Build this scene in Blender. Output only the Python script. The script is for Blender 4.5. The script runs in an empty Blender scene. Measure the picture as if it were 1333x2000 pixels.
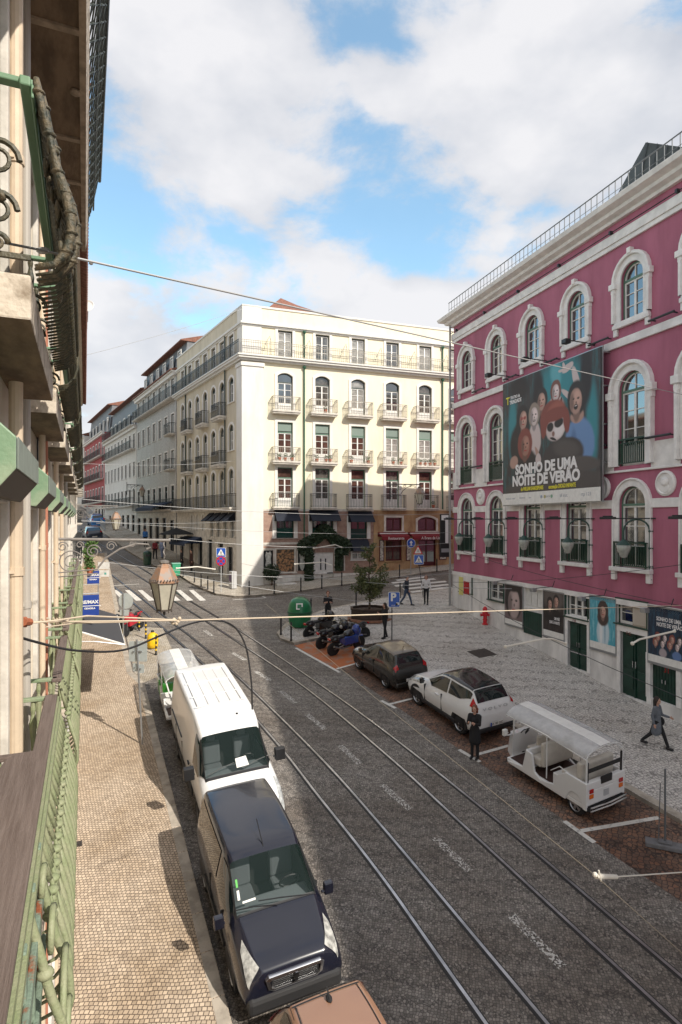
import bpy, bmesh, math, random
import numpy as np
from math import sin, cos, pi, sqrt, atan2, radians
from mathutils import Vector, Matrix
random.seed(7)
SC = bpy.context.scene
COL = SC.collection
# ---------------------------------------------------------------- camera
EYE = 9.72
cd = bpy.data.cameras.new('camera'); cam = bpy.data.objects.new('camera', cd); COL.objects.link(cam)
cam.location = (0, 0, EYE); cam.rotation_euler = (radians(90), 0, 0)
cd.sensor_fit = 'HORIZONTAL'; cd.sensor_width = 36; cd.lens = 1200/1333*36
cd.shift_y = 17/1333; cd.clip_start = .1; cd.clip_end = 6000
SC.camera = cam
# ---------------------------------------------------------------- world
SUN_EL, SUN_AZ = radians(39), atan2(.735, -.678)      # azimuth clockwise from +Y
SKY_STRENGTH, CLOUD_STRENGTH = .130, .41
W = bpy.data.worlds.new('World'); SC.world = W; W.use_nodes = True
wt = W.node_tree; wt.nodes.clear()
def wn(t, **k):
    n = wt.nodes.new(t)
    for a, b in k.items(): setattr(n, a, b)
    return n
def wm(op, a, b=None, c=None, clamp=False):
    n = wn('ShaderNodeMath', operation=op, use_clamp=clamp)
    for i, x in enumerate((a, b, c)):
        if x is None: continue
        if isinstance(x, (int, float)): n.inputs[i].default_value = x
        else: wt.links.new(x, n.inputs[i])
    return n.outputs[0]
sky = wn('ShaderNodeTexSky', sky_type='NISHITA', sun_disc=False, sun_elevation=SUN_EL, sun_rotation=SUN_AZ, altitude=50, air_density=1.0, dust_density=.5, ozone_density=.35)
tc = wn('ShaderNodeTexCoord'); sp = wn('ShaderNodeSeparateXYZ'); wt.links.new(tc.outputs['Generated'], sp.inputs[0])
ay = wm('MAXIMUM', wm('ABSOLUTE', sp.outputs[1]), .12)
tx = wm('DIVIDE', sp.outputs[0], ay); tz = wm('DIVIDE', sp.outputs[2], ay)
nz = wn('ShaderNodeTexNoise', noise_dimensions='3D'); nz.inputs['Scale'].default_value = 4.6; nz.inputs['Detail'].default_value = 9; nz.inputs['Roughness'].default_value = .60; nz.inputs['Distortion'].default_value = .15
mp = wn('ShaderNodeMapping'); mp.inputs['Scale'].default_value = (1, 1, 1.7); wt.links.new(tc.outputs['Generated'], mp.inputs[0]); wt.links.new(mp.outputs[0], nz.inputs[0])
nzf = nz.outputs[0]
# broad cloud masses: (x/y, z/y, half-width, half-height, tilt, weight) of their directions
BL = [(-.20,.74,.21,.21,0,1.0),(.42,.68,.36,.22,-.1,1.0),(-.10,.58,.14,.05,-.4,.7),(.14,.80,.12,.06,0,.55),(-.30,.46,.10,.05,.2,.5),(-.34,.25,.20,.12,0,.95),
      (.38,.50,.15,.05,.5,.52),(-.14,.51,.14,.045,-.7,.68),(.13,.34,.17,.06,0,.95),(.10,.70,.16,.07,-.5,.78),(-.27,.37,.20,.04,.1,.38),(.55,.50,.12,.14,0,.85),(.24,.42,.07,.03,0,.35),(-.06,.44,.10,.03,-.3,.5)]
acc = None
for (bx, bz, sx, sz, rot, wgt) in BL:
    dx = wm('SUBTRACT', tx, bx); dz = wm('SUBTRACT', tz, bz)
    c, s = cos(rot), sin(rot)
    u = wm('DIVIDE', wm('ADD', wm('MULTIPLY', dx, c), wm('MULTIPLY', dz, s)), sx)
    v = wm('DIVIDE', wm('SUBTRACT', wm('MULTIPLY', dz, c), wm('MULTIPLY', dx, s)), sz)
    d2 = wm('ADD', wm('MULTIPLY', u, u), wm('MULTIPLY', v, v))
    g = wm('MULTIPLY', wm('POWER', 2.718, wm('MULTIPLY', d2, -.9)), wgt)
    acc = g if acc is None else wm('MAXIMUM', acc, g)
acc = wm('MAXIMUM', acc, wm('MULTIPLY', wm('LESS_THAN', sp.outputs[1], -.05), .8))  # unseen cloud cover behind the camera, added to lift the shadow fill
acc = wm('MAXIMUM', acc, wm('MULTIPLY', wm('GREATER_THAN', tz, 1.05), .8))  # unseen cloud cover overhead, added for the same fill light
dens = wm('ADD', acc, wm('MULTIPLY', wm('SUBTRACT', nzf, .5), 3.0))
mr = wn('ShaderNodeMapRange', interpolation_type='SMOOTHSTEP'); wt.links.new(dens, mr.inputs[0]); mr.inputs[1].default_value = .08; mr.inputs[2].default_value = .62; mr.inputs[3].default_value = .10; mr.inputs[4].default_value = .97
n2 = wn('ShaderNodeTexNoise'); n2.inputs['Scale'].default_value = 4.6; n2.inputs['Detail'].default_value = 5; wt.links.new(mp.outputs[0], n2.inputs[0])
cr = wn('ShaderNodeValToRGB'); wt.links.new(n2.outputs[0], cr.inputs[0])
cr.color_ramp.elements[0].position = .36; cr.color_ramp.elements[0].color = (.66,.69,.76,1)
cr.color_ramp.elements[1].position = .62; cr.color_ramp.elements[1].color = (.97,.96,.98,1)
tint = wn('ShaderNodeMix', data_type='RGBA', blend_type='MULTIPLY'); tint.inputs['Factor'].default_value = 1; wt.links.new(sky.outputs[0], tint.inputs['A']); tint.inputs['B'].default_value = (.86,1.05,.97,1)
b1 = wn('ShaderNodeBackground'); wt.links.new(tint.outputs['Result'], b1.inputs[0]); b1.inputs[1].default_value = SKY_STRENGTH
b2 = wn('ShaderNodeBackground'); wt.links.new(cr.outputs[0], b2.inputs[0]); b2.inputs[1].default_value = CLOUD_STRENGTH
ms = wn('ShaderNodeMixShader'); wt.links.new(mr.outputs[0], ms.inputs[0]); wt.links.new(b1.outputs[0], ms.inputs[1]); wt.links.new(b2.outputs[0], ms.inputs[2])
wo = wn('ShaderNodeOutputWorld'); wt.links.new(ms.outputs[0], wo.inputs[0])
# ---------------------------------------------------------------- sun
sd = bpy.data.lights.new('sun', 'SUN'); sun = bpy.data.objects.new('sun', sd); COL.objects.link(sun)
sd.energy = 2.3; sd.angle = radians(.5); sd.color = (1, .93, .82)
SUNDIR = Vector((sin(SUN_AZ)*cos(SUN_EL), cos(SUN_AZ)*cos(SUN_EL), sin(SUN_EL)))
sun.rotation_euler = SUNDIR.to_track_quat('Z', 'Y').to_euler(); sun.location = (30, -30, 60)
SC.view_settings.view_transform = 'Standard'; SC.view_settings.look = 'None'; SC.view_settings.exposure = 1.2; SC.view_settings.gamma = 1
try: SC.view_settings.use_curve_mapping = False
except Exception: pass
# ---------------------------------------------------------------- helpers
def G(x, y): return .03*x + .125*y if y < 150 else .03*x + 18.75
def gp(u, v, dz=0):
    t = (u-666.5)/1200; w = (v-1017)/1200
    Y = (EYE-dz)/(w+.125+.03*t); return Vector((t*Y, Y, G(t*Y, Y)+dz))
def px(u, v, Y): return Vector(((u-666.5)/1200*Y, Y, EYE+(1017-v)/1200*Y))
NS = (Vector((.923,.385,0)), Vector((-.385,.923,0)))
def ns(n, s, z=0): p = NS[0]*n+NS[1]*s; return Vector((p.x, p.y, z))
def nsg(n, s, z=0): p = NS[0]*n+NS[1]*s; return Vector((p.x, p.y, G(p.x, p.y)+z))
def TAG(o, label=None, cat=None, group=None, kind=None):
    if label: o['label'] = label
    if cat: o['category'] = cat
    if group: o['group'] = group
    if kind: o['kind'] = kind
    return o
def thing(name, label, cat, loc=(0,0,0), rz=0, group=None, mat=None):
    o = bpy.data.objects.new(name, None); COL.objects.link(o)
    if mat is not None: o.matrix_basis = mat
    else: o.location = loc; o.rotation_euler = (0, 0, rz)
    o.empty_display_size = .2
    return TAG(o, label, cat, group)
KIDS = {}
def setpar(c, p):
    c.parent = p; KIDS.setdefault(p.name, []).append(c.name)
def copy_tree(o, parent=None):
    c = o.copy(); COL.objects.link(c)
    if parent is not None: setpar(c, parent)
    for ch in [bpy.data.objects[n] for n in KIDS.get(o.name, [])]: copy_tree(ch, c)
    return c
def inst(o, loc, parent, rz=0):
    "copy of a part (with its own pieces) set under parent at loc"
    c = copy_tree(o, parent); c.location = loc; c.rotation_euler = (0, 0, rz); return c
def facing(p, d, n=Vector((-.03,-.125,1)).normalized()):
    "matrix: x forward along d on the sloping street, z = street normal"
    d = Vector((d[0], d[1], 0)); d.z = .03*d.x+.125*d.y; d.normalize()
    y = n.cross(d).normalized(); m = Matrix((d, y, n)).transposed().to_4x4(); m.translation = p; return m
class MB:
    def __init__(s): s.v = []; s.f = []; s.m = []; s.T = None
    def add(s, vs, fs, m=0):
        k = len(s.v)
        if s.T is not None: vs = [tuple(s.T @ Vector(p)) for p in vs]
        s.v += [tuple(p) for p in vs]; s.f += [tuple(i+k for i in f) for f in fs]; s.m += [m]*len(fs); return s
    def box(s, x0, x1, y0, y1, z0, z1, m=0):
        return s.add([(x0,y0,z0),(x1,y0,z0),(x1,y1,z0),(x0,y1,z0),(x0,y0,z1),(x1,y0,z1),(x1,y1,z1),(x0,y1,z1)],
                     [(0,3,2,1),(4,5,6,7),(0,1,5,4),(1,2,6,5),(2,3,7,6),(3,0,4,7)], m)
    def poly(s, pts, m=0): return s.add(pts, [tuple(range(len(pts)))], m)
    def slab(s, pts, z0, z1, m=0):
        "vertical prism over a 2D polygon (x,y)"
        n = len(pts); a = sum(pts[i][0]*pts[(i+1)%n][1]-pts[(i+1)%n][0]*pts[i][1] for i in range(n))
        if a < 0: pts = pts[::-1]
        f = [tuple(range(n-1,-1,-1)), tuple(range(n,2*n))]+[(i,(i+1)%n,n+(i+1)%n,n+i) for i in range(n)]
        return s.add([(p[0],p[1],z0) for p in pts]+[(p[0],p[1],z1) for p in pts], f, m)
    def front(s, pts, y0, y1, m=0):
        "prism of an (x,z) outline, from y0 (front) to y1 (back)"
        n = len(pts); a = sum(pts[i][0]*pts[(i+1)%n][1]-pts[(i+1)%n][0]*pts[i][1] for i in range(n))
        if a < 0: pts = pts[::-1]
        f = [tuple(range(n)), tuple(range(2*n-1,n-1,-1))]+[(i,n+i,n+(i+1)%n,(i+1)%n) for i in range(n)]
        return s.add([(p[0],y0,p[1]) for p in pts]+[(p[0],y1,p[1]) for p in pts], f, m)
    def side(s, pts, x0, x1, m=0):
        "prism of a (y,z) outline along x"
        n = len(pts); f = [tuple(range(n-1,-1,-1)), tuple(range(n,2*n))]+[(i,(i+1)%n,n+(i+1)%n,n+i) for i in range(n)]
        return s.add([(x0,p[0],p[1]) for p in pts]+[(x1,p[0],p[1]) for p in pts], f, m)
    def tube(s, pts, r, n=8, m=0, closed=False, cap=True):
        pts = [Vector(p) for p in pts]; N = len(pts); rs = r if isinstance(r, (list, tuple)) else [r]*N
        vs = []; fs = []; up = None
        for i, p in enumerate(pts):
            a = pts[(i-1)%N] if (closed or i > 0) else p; b = pts[(i+1)%N] if (closed or i < N-1) else p
            t = (b-a); t = t.normalized() if t.length > 1e-9 else Vector((0,0,1))
            if up is None: up = Vector((0,0,1)) if abs(t.z) < .9 else Vector((1,0,0))
            x = t.cross(up)
            if x.length < 1e-6: x = t.cross(Vector((.3,1,.1)))
            x.normalize(); y = x.cross(t).normalized(); up = y
            for k in range(n): q = 2*pi*k/n; vs.append(p+(x*cos(q)+y*sin(q))*rs[i])
        M = N if closed else N-1
        for i in range(M):
            for k in range(n):
                j = (i+1) % N; l = (k+1) % n; fs.append((i*n+k, i*n+l, j*n+l, j*n+k))
        if cap and not closed: fs += [tuple(range(n-1,-1,-1)), tuple((N-1)*n+k for k in range(n))]
        return s.add(vs, fs, m)
    def cyl(s, p0, p1, r0, r1=None, n=12, m=0): return s.tube([p0, p1], [r0, r0 if r1 is None else r1], n, m)
    def lathe(s, prof, c=(0,0,0), n=16, m=0):
        c = Vector(c); vs = []; fs = []
        for (r, z) in prof:
            for k in range(n): q = 2*pi*k/n; vs.append((c.x+r*cos(q), c.y+r*sin(q), c.z+z))
        for i in range(len(prof)-1):
            for k in range(n): l = (k+1)%n; fs.append((i*n+k, i*n+l, (i+1)*n+l, (i+1)*n+k))
        fs += [tuple(range(n-1,-1,-1)), tuple((len(prof)-1)*n+k for k in range(n))]
        return s.add(vs, fs, m)
    def ball(s, c, r, n=10, m=0, sc=(1,1,1), rot=None):
        vs = []; fs = []; c = Vector(c); H = n//2+1
        for i in range(H+1):
            a = pi*i/H
            for k in range(n):
                q = 2*pi*k/n; p = Vector((sin(a)*cos(q)*sc[0], sin(a)*sin(q)*sc[1], cos(a)*sc[2]))*r
                if rot: p = rot @ p
                vs.append(c+p)
        for i in range(H):
            for k in range(n): l = (k+1)%n; fs.append((i*n+k, (i+1)*n+k, (i+1)*n+l, i*n+l))
        return s.add(vs, fs, m)
    def grid(s, P, m=0, mi=None):
        nu, nv = len(P), len(P[0]); k = len(s.v)
        s.add([p for row in P for p in row], [(i*nv+j, (i+1)*nv+j, (i+1)*nv+j+1, i*nv+j+1) for i in range(nu-1) for j in range(nv-1)], m)
        if mi: s.m[-(nu-1)*(nv-1):] = [mi(i, j) for i in range(nu-1) for j in range(nv-1)]
        return s
    def build(s, name, mats, parent=None, smooth=False, loc=None, bevel=0, fix=False, W=False, rz=None):
        """W: the verts are world coordinates, the parent sits somewhere"""
        me = bpy.data.meshes.new(name); vs = s.v
        if loc is not None and parent is None:
            L = Vector(loc); vs = [tuple(Vector(p)-L) for p in vs]
        if W and parent is not None:
            I = parent.matrix_basis.inverted() if parent.parent is None else (parent.parent.matrix_basis @ parent.matrix_basis).inverted()
            vs = [tuple(I @ Vector(p)) for p in vs]
        me.from_pydata(vs, [], s.f); ml = mats if isinstance(mats, (list, tuple)) else [mats]
        for a in ml: me.materials.append(a)
        if len(ml) > 1: me.polygons.foreach_set('material_index', s.m)
        if fix:
            bm = bmesh.new(); bm.from_mesh(me); bmesh.ops.remove_doubles(bm, verts=bm.verts, dist=1e-5)
            bmesh.ops.recalc_face_normals(bm, faces=bm.faces); bm.to_mesh(me); bm.free()
        if smooth: me.polygons.foreach_set('use_smooth', [True]*len(me.polygons)); me.update()
        me.update()
        o = bpy.data.objects.new(name, me); COL.objects.link(o)
        if parent is not None: setpar(o, parent)
        elif loc is not None: o.location = loc
        if bevel:
            b = o.modifiers.new('bevel', 'BEVEL'); b.width = bevel; b.segments = 2; b.limit_method = 'ANGLE'; b.angle_limit = radians(35)
        if smooth == 'auto':
            pass
        return o
def text_mesh(txt, size, mat, parent, loc, rot=(pi/2,0,0), name='lettering', align='CENTER', depth=.004, bold=0, sx=1, sp=1):
    cu = bpy.data.curves.new(name, 'FONT'); cu.body = txt; cu.size = size; cu.extrude = depth; cu.align_x = align; cu.align_y = 'CENTER'; cu.offset = bold; cu.space_character = sp; cu.resolution_u = 3
    o = bpy.data.objects.new('tmp', cu); me = bpy.data.meshes.new_from_object(o); bpy.data.objects.remove(o)
    me.name = name; me.materials.clear(); me.materials.append(mat)
    me.transform(Matrix.Diagonal((sx, 1, 1, 1)))
    q = bpy.data.objects.new(name, me); COL.objects.link(q); q.location = loc; q.rotation_euler = rot
    if parent is not None: setpar(q, parent)
    return q
# ---------------------------------------------------------------- materials
MATS = {}
def mat(name, col, rough=.6, metal=0, spec=.5, noise=0, nscale=6, nz_rough=0, bump=0, bscale=30, col2=None, n2=.5, alpha=None, emit=None, coat=0, ior=None, stretch=None, trans=0, coord='Object', lo=.38, hi=.62):
    if name in MATS: return MATS[name]
    M = bpy.data.materials.new(name); M.use_nodes = True; t = M.node_tree; b = t.nodes['Principled BSDF']
    b.inputs['Roughness'].default_value = rough; b.inputs['Metallic'].default_value = metal; b.inputs['Specular IOR Level'].default_value = spec
    if ior: b.inputs['IOR'].default_value = ior
    if coat: b.inputs['Coat Weight'].default_value = coat; b.inputs['Coat Roughness'].default_value = .05
    if trans: b.inputs['Transmission Weight'].default_value = trans
    c = (*col, 1); b.inputs['Base Color'].default_value = c
    if alpha is not None: b.inputs['Alpha'].default_value = alpha
    if emit: b.inputs['Emission Color'].default_value = (*emit[:3], 1); b.inputs['Emission Strength'].default_value = emit[3]
    tcn = None
    def coords(sc):
        nonlocal tcn
        if tcn is None: tcn = t.nodes.new('ShaderNodeTexCoord')
        m_ = t.nodes.new('ShaderNodeMapping'); t.links.new(tcn.outputs[coord], m_.inputs[0])
        if stretch: m_.inputs['Scale'].default_value = stretch
        return m_.outputs[0]
    if noise or col2:
        n = t.nodes.new('ShaderNodeTexNoise'); n.inputs['Scale'].default_value = nscale; n.inputs['Detail'].default_value = 6; n.inputs['Roughness'].default_value = .62
        t.links.new(coords(1), n.inputs[0])
        r = t.nodes.new('ShaderNodeValToRGB'); t.links.new(n.outputs[0], r.inputs[0])
        a0, a1 = r.color_ramp.elements
        a0.position = lo; a1.position = hi
        if col2: a0.color = c; a1.color = (*col2, 1)
        else:
            a0.color = tuple(x*(1-noise) for x in col)+(1,); a1.color = tuple(min(1, x*(1+noise*.6)) for x in col)+(1,)
        t.links.new(r.outputs[0], b.inputs['Base Color'])
        if nz_rough:
            q = t.nodes.new('ShaderNodeMapRange'); t.links.new(n.outputs[0], q.inputs[0]); q.inputs[1].default_value = .3; q.inputs[2].default_value = .7
            q.inputs[3].default_value = max(0, rough-nz_rough); q.inputs[4].default_value = min(1, rough+nz_rough); t.links.new(q.outputs[0], b.inputs['Roughness'])
    if bump:
        n = t.nodes.new('ShaderNodeTexNoise'); n.inputs['Scale'].default_value = bscale; n.inputs['Detail'].default_value = 4; t.links.new(coords(1), n.inputs[0])
        q = t.nodes.new('ShaderNodeBump'); q.inputs['Strength'].default_value = bump; q.inputs['Distance'].default_value = .02; t.links.new(n.outputs[0], q.inputs['Height']); t.links.new(q.outputs[0], b.inputs['Normal'])
    MATS[name] = M; return M
def grime(M, sc=1.2, amt=.8, tint=(.72,.68,.64), stretch=(1,1,.18), lo=.5, hi=.72):
    "weathering: tall faint streaks and blotches over a wall"
    t = M.node_tree; b = t.nodes['Principled BSDF']; L = b.inputs['Base Color'].links
    tc = t.nodes.new('ShaderNodeTexCoord'); mp = t.nodes.new('ShaderNodeMapping'); t.links.new(tc.outputs['Object'], mp.inputs[0]); mp.inputs['Scale'].default_value = stretch
    n = t.nodes.new('ShaderNodeTexNoise'); n.inputs['Scale'].default_value = sc; n.inputs['Detail'].default_value = 9; n.inputs['Roughness'].default_value = .7; t.links.new(mp.outputs[0], n.inputs[0])
    r = t.nodes.new('ShaderNodeMapRange'); t.links.new(n.outputs[0], r.inputs[0]); r.inputs[1].default_value = lo; r.inputs[2].default_value = hi; r.inputs[4].default_value = amt
    m = t.nodes.new('ShaderNodeMix'); m.data_type = 'RGBA'; m.blend_type = 'MULTIPLY'; t.links.new(r.outputs[0], m.inputs['Factor']); m.inputs['B'].default_value = (*tint, 1)
    if L: t.links.new(L[0].from_socket, m.inputs['A'])
    else: m.inputs['A'].default_value = b.inputs['Base Color'].default_value[:]
    t.links.new(m.outputs['Result'], b.inputs['Base Color']); return M
def print_mat(name, base, layers, W_, H_, base2=None, wob=.012):
    "a printed picture: soft-edged shapes (colour, x, z, half-width, half-height, tilt, softness) in picture fractions"
    M = bpy.data.materials.new(name); M.use_nodes = True; t = M.node_tree; b = t.nodes['Principled BSDF']; b.inputs['Roughness'].default_value = .55; N = t.nodes.new; L = t.links.new
    def mt(op, a, b_=None, c=None):
        n = N('ShaderNodeMath'); n.operation = op
        for i, x in enumerate((a, b_, c)):
            if x is None: continue
            if isinstance(x, (int, float)): n.inputs[i].default_value = x
            else: L(x, n.inputs[i])
        return n.outputs[0]
    tc = N('ShaderNodeTexCoord'); sp_ = N('ShaderNodeSeparateXYZ'); L(tc.outputs['Object'], sp_.inputs[0]); nz_ = N('ShaderNodeTexNoise'); nz_.inputs['Scale'].default_value = 22/W_; nz_.inputs['Detail'].default_value = 4; L(tc.outputs['Object'], nz_.inputs[0]); sc_ = N('ShaderNodeSeparateColor'); L(nz_.outputs['Color'], sc_.inputs[0])
    X = mt('ADD', mt('MULTIPLY_ADD', sp_.outputs[0], 1/W_, .5), mt('MULTIPLY_ADD', sc_.outputs[0], wob*2, -wob)); Z = mt('ADD', mt('MULTIPLY', sp_.outputs[2], 1/H_), mt('MULTIPLY_ADD', sc_.outputs[1], wob*2, -wob))
    asp = W_/H_
    if base2:
        mp = N('ShaderNodeMapping'); mp.inputs['Scale'].default_value = (3.2,1,.5); L(tc.outputs['Object'], mp.inputs[0]); n2 = N('ShaderNodeTexNoise'); n2.inputs['Scale'].default_value = 7/W_*.7; n2.inputs['Detail'].default_value = 8; n2.inputs['Roughness'].default_value = .75; L(mp.outputs[0], n2.inputs[0])
        cr_ = N('ShaderNodeValToRGB'); L(n2.outputs[0], cr_.inputs[0]); cr_.color_ramp.elements[0].color = (*base, 1); cr_.color_ramp.elements[0].position = .47; cr_.color_ramp.elements[1].color = (*base2, 1); cr_.color_ramp.elements[1].position = .66; cur = cr_.outputs[0]
    else: rgb = N('ShaderNodeRGB'); rgb.outputs[0].default_value = (*base, 1); cur = rgb.outputs[0]
    for (col, cx, cz, rx, rz, rot, soft) in layers:
        dx = mt('SUBTRACT', X, cx); dz = mt('SUBTRACT', Z, cz)
        if rot:
            c, s_ = cos(rot), sin(rot); u = mt('MULTIPLY_ADD', dx, c*asp/(rx*asp), mt('MULTIPLY', dz, s_/(rx*asp))); v = mt('MULTIPLY_ADD', dz, c/rz, mt('MULTIPLY', dx, -s_*asp/rz))
        else: u = mt('MULTIPLY', dx, 1/rx); v = mt('MULTIPLY', dz, 1/rz)
        d = mt('ADD', mt('MULTIPLY', u, u), mt('MULTIPLY', v, v)); r = N('ShaderNodeMapRange'); r.interpolation_type = 'SMOOTHSTEP'; L(d, r.inputs[0]); r.inputs[1].default_value = 1+soft; r.inputs[2].default_value = max(.0, 1-soft)
        m = N('ShaderNodeMix'); m.data_type = 'RGBA'; L(r.outputs[0], m.inputs['Factor']); L(cur, m.inputs['A']); m.inputs['B'].default_value = (*col, 1); cur = m.outputs['Result']
    L(cur, b.inputs['Base Color']); MATS[name] = M; return M
def stone_mat(name, c1, c2, joint, size, angle, kind='brick', rough=.8, patch=None, bump=.5, patch_scale=.25, offs=.5, mortar=.09, fan=0, plo=.42, phi=.62):
    "cobbles and setts: cells with dark joints, colour differing from stone to stone"
    M = bpy.data.materials.new(name); M.use_nodes = True; t = M.node_tree; b = t.nodes['Principled BSDF']; L = t.links.new
    N = lambda k: t.nodes.new(k)
    b.inputs['Roughness'].default_value = rough
    tc = N('ShaderNodeTexCoord'); mp = N('ShaderNodeMapping'); L(tc.outputs['Object'], mp.inputs[0]); mp.inputs['Rotation'].default_value = (0, 0, angle)
    wz = N('ShaderNodeTexNoise'); wz.inputs['Scale'].default_value = 1.7; L(tc.outputs['Object'], wz.inputs[0])
    mx = N('ShaderNodeMix'); mx.data_type = 'VECTOR'; mx.inputs['Factor'].default_value = .10 if not fan else .12
    L(mp.outputs[0], mx.inputs['A']); L(wz.outputs['Color'], mx.inputs['B'])
    src = mx.outputs['Result']
    if kind == 'brick':
        k = N('ShaderNodeTexBrick'); L(src, k.inputs[0]); k.inputs['Scale'].default_value = 1
        k.inputs['Brick Width'].default_value = size; k.inputs['Row Height'].default_value = size; k.inputs['Mortar Size'].default_value = size*mortar; k.inputs['Mortar Smooth'].default_value = .4; k.offset = offs
        k.inputs['Color1'].default_value = (*c1, 1); k.inputs['Color2'].default_value = (*c2, 1); k.inputs['Mortar'].default_value = (*joint, 1)
        colr = k.outputs[0]; h = k.outputs['Fac']; inv = True
    else:
        v1 = N('ShaderNodeTexVoronoi'); v1.inputs['Scale'].default_value = 1/size; v1.inputs['Randomness'].default_value = .55; L(src, v1.inputs[0])
        v2 = N('ShaderNodeTexVoronoi'); v2.feature = 'DISTANCE_TO_EDGE'; v2.inputs['Scale'].default_value = 1/size; v2.inputs['Randomness'].default_value = .55; L(src, v2.inputs[0])
        s_ = N('ShaderNodeSeparateColor'); L(v1.outputs['Color'], s_.inputs[0])
        m1 = N('ShaderNodeMix'); m1.data_type = 'RGBA'; L(s_.outputs[0], m1.inputs['Factor']); m1.inputs['A'].default_value = (*c1, 1); m1.inputs['B'].default_value = (*c2, 1)
        r = N('ShaderNodeMapRange'); L(v2.outputs['Distance'], r.inputs[0]); r.inputs[1].default_value = .02; r.inputs[2].default_value = .13
        m2 = N('ShaderNodeMix'); m2.data_type = 'RGBA'; L(r.outputs[0], m2.inputs['Factor']); m2.inputs['A'].default_value = (*joint, 1); L(m1.outputs['Result'], m2.inputs['B'])
        colr = m2.outputs['Result']; h = r.outputs[0]; inv = False
    if 1:      # stone-to-stone and worn blotches at a middling scale
        nb = N('ShaderNodeTexNoise'); nb.inputs['Scale'].default_value = 3.1; nb.inputs['Detail'].default_value = 8; nb.inputs['Roughness'].default_value = .75; L(tc.outputs['Object'], nb.inputs[0]); rb = N('ShaderNodeMapRange'); L(nb.outputs[0], rb.inputs[0]); rb.inputs[1].default_value = .52; rb.inputs[2].default_value = .72; rb.inputs[4].default_value = .75
        mb_ = N('ShaderNodeMix'); mb_.data_type = 'RGBA'; mb_.blend_type = 'MULTIPLY'; L(rb.outputs[0], mb_.inputs['Factor']); L(colr, mb_.inputs['A']); mb_.inputs['B'].default_value = (.66,.63,.60,1); colr = mb_.outputs['Result']
    if patch:
        n = N('ShaderNodeTexNoise'); n.inputs['Scale'].default_value = patch_scale; n.inputs['Detail'].default_value = 7; n.inputs['Roughness'].default_value = .65; L(tc.outputs['Object'], n.inputs[0])
        r = N('ShaderNodeMapRange'); L(n.outputs[0], r.inputs[0]); r.inputs[1].default_value = plo; r.inputs[2].default_value = phi
        m3 = N('ShaderNodeMix'); m3.data_type = 'RGBA'; m3.blend_type = 'MULTIPLY'; L(r.outputs[0], m3.inputs['Factor']); L(colr, m3.inputs['A']); m3.inputs['B'].default_value = (*patch, 1); colr = m3.outputs['Result']
    L(colr, b.inputs['Base Color'])
    q = N('ShaderNodeBump'); q.inputs['Strength'].default_value = bump; q.inputs['Distance'].default_value = .01; q.invert = inv; L(h, q.inputs['Height']); L(q.outputs[0], b.inputs['Normal'])
    MATS[name] = M; return M
# ---------------------------------------------------------------- common materials
white = mat('white_paint', (.78,.77,.74), .5, noise=.08)
dirty_white = mat('aged_white_stucco', (.74,.72,.67), .8, noise=.16, nscale=1.4, stretch=(1,1,.35))
cream = mat('cream_stucco', (.84,.78,.60), .85, noise=.05, nscale=.9, stretch=(1,1,.35))
lime = mat('limestone', (.62,.58,.52), .8, noise=.22, nscale=2.5, bump=.2)
pinkm = mat('crimson_stucco', (.435,.138,.208), .75, col2=(.345,.105,.160), nscale=.8, stretch=(1,1,.22), bump=.1, bscale=4, lo=.4, hi=.66)
iron = mat('black_iron', (.022,.024,.026), .5)
dgreen = mat('dark_green_paint', (.012,.050,.032), .35, noise=.3, nscale=4)
pgreen = mat('green_frame_paint', (.10,.19,.14), .5)
greyg = mat('pale_green_patina', (.17,.24,.13), .62, col2=(.27,.31,.20), nscale=9, bump=.25, bscale=40)
grime(pinkm, .9, .75, (.74,.70,.72)); grime(cream, .8, .6, (.86,.82,.76)); grime(dirty_white, 1.1, .9); grime(white, 3, .3, (.8,.78,.74))
glass = mat('window_glass', (.012,.016,.02), .04, spec=1.0, ior=2.1, noise=.5, nscale=.7)
glass_l = mat('curtained_glass', (.32,.31,.29), .12, noise=.35, nscale=2.5, coat=1, ior=1.7)
rubber = mat('tyre_rubber', (.012,.012,.013), .75)
steel = mat('galvanised_steel', (.36,.37,.38), .4, metal=.7)
chrome = mat('chrome', (.75,.75,.77), .15, metal=1)
blackp = mat('black_plastic', (.018,.018,.020), .45)
redl = mat('red_lamp', (.45,.012,.015), .15, coat=.6)
orl = mat('orange_lamp', (.75,.16,.02), .2, coat=.5)
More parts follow.
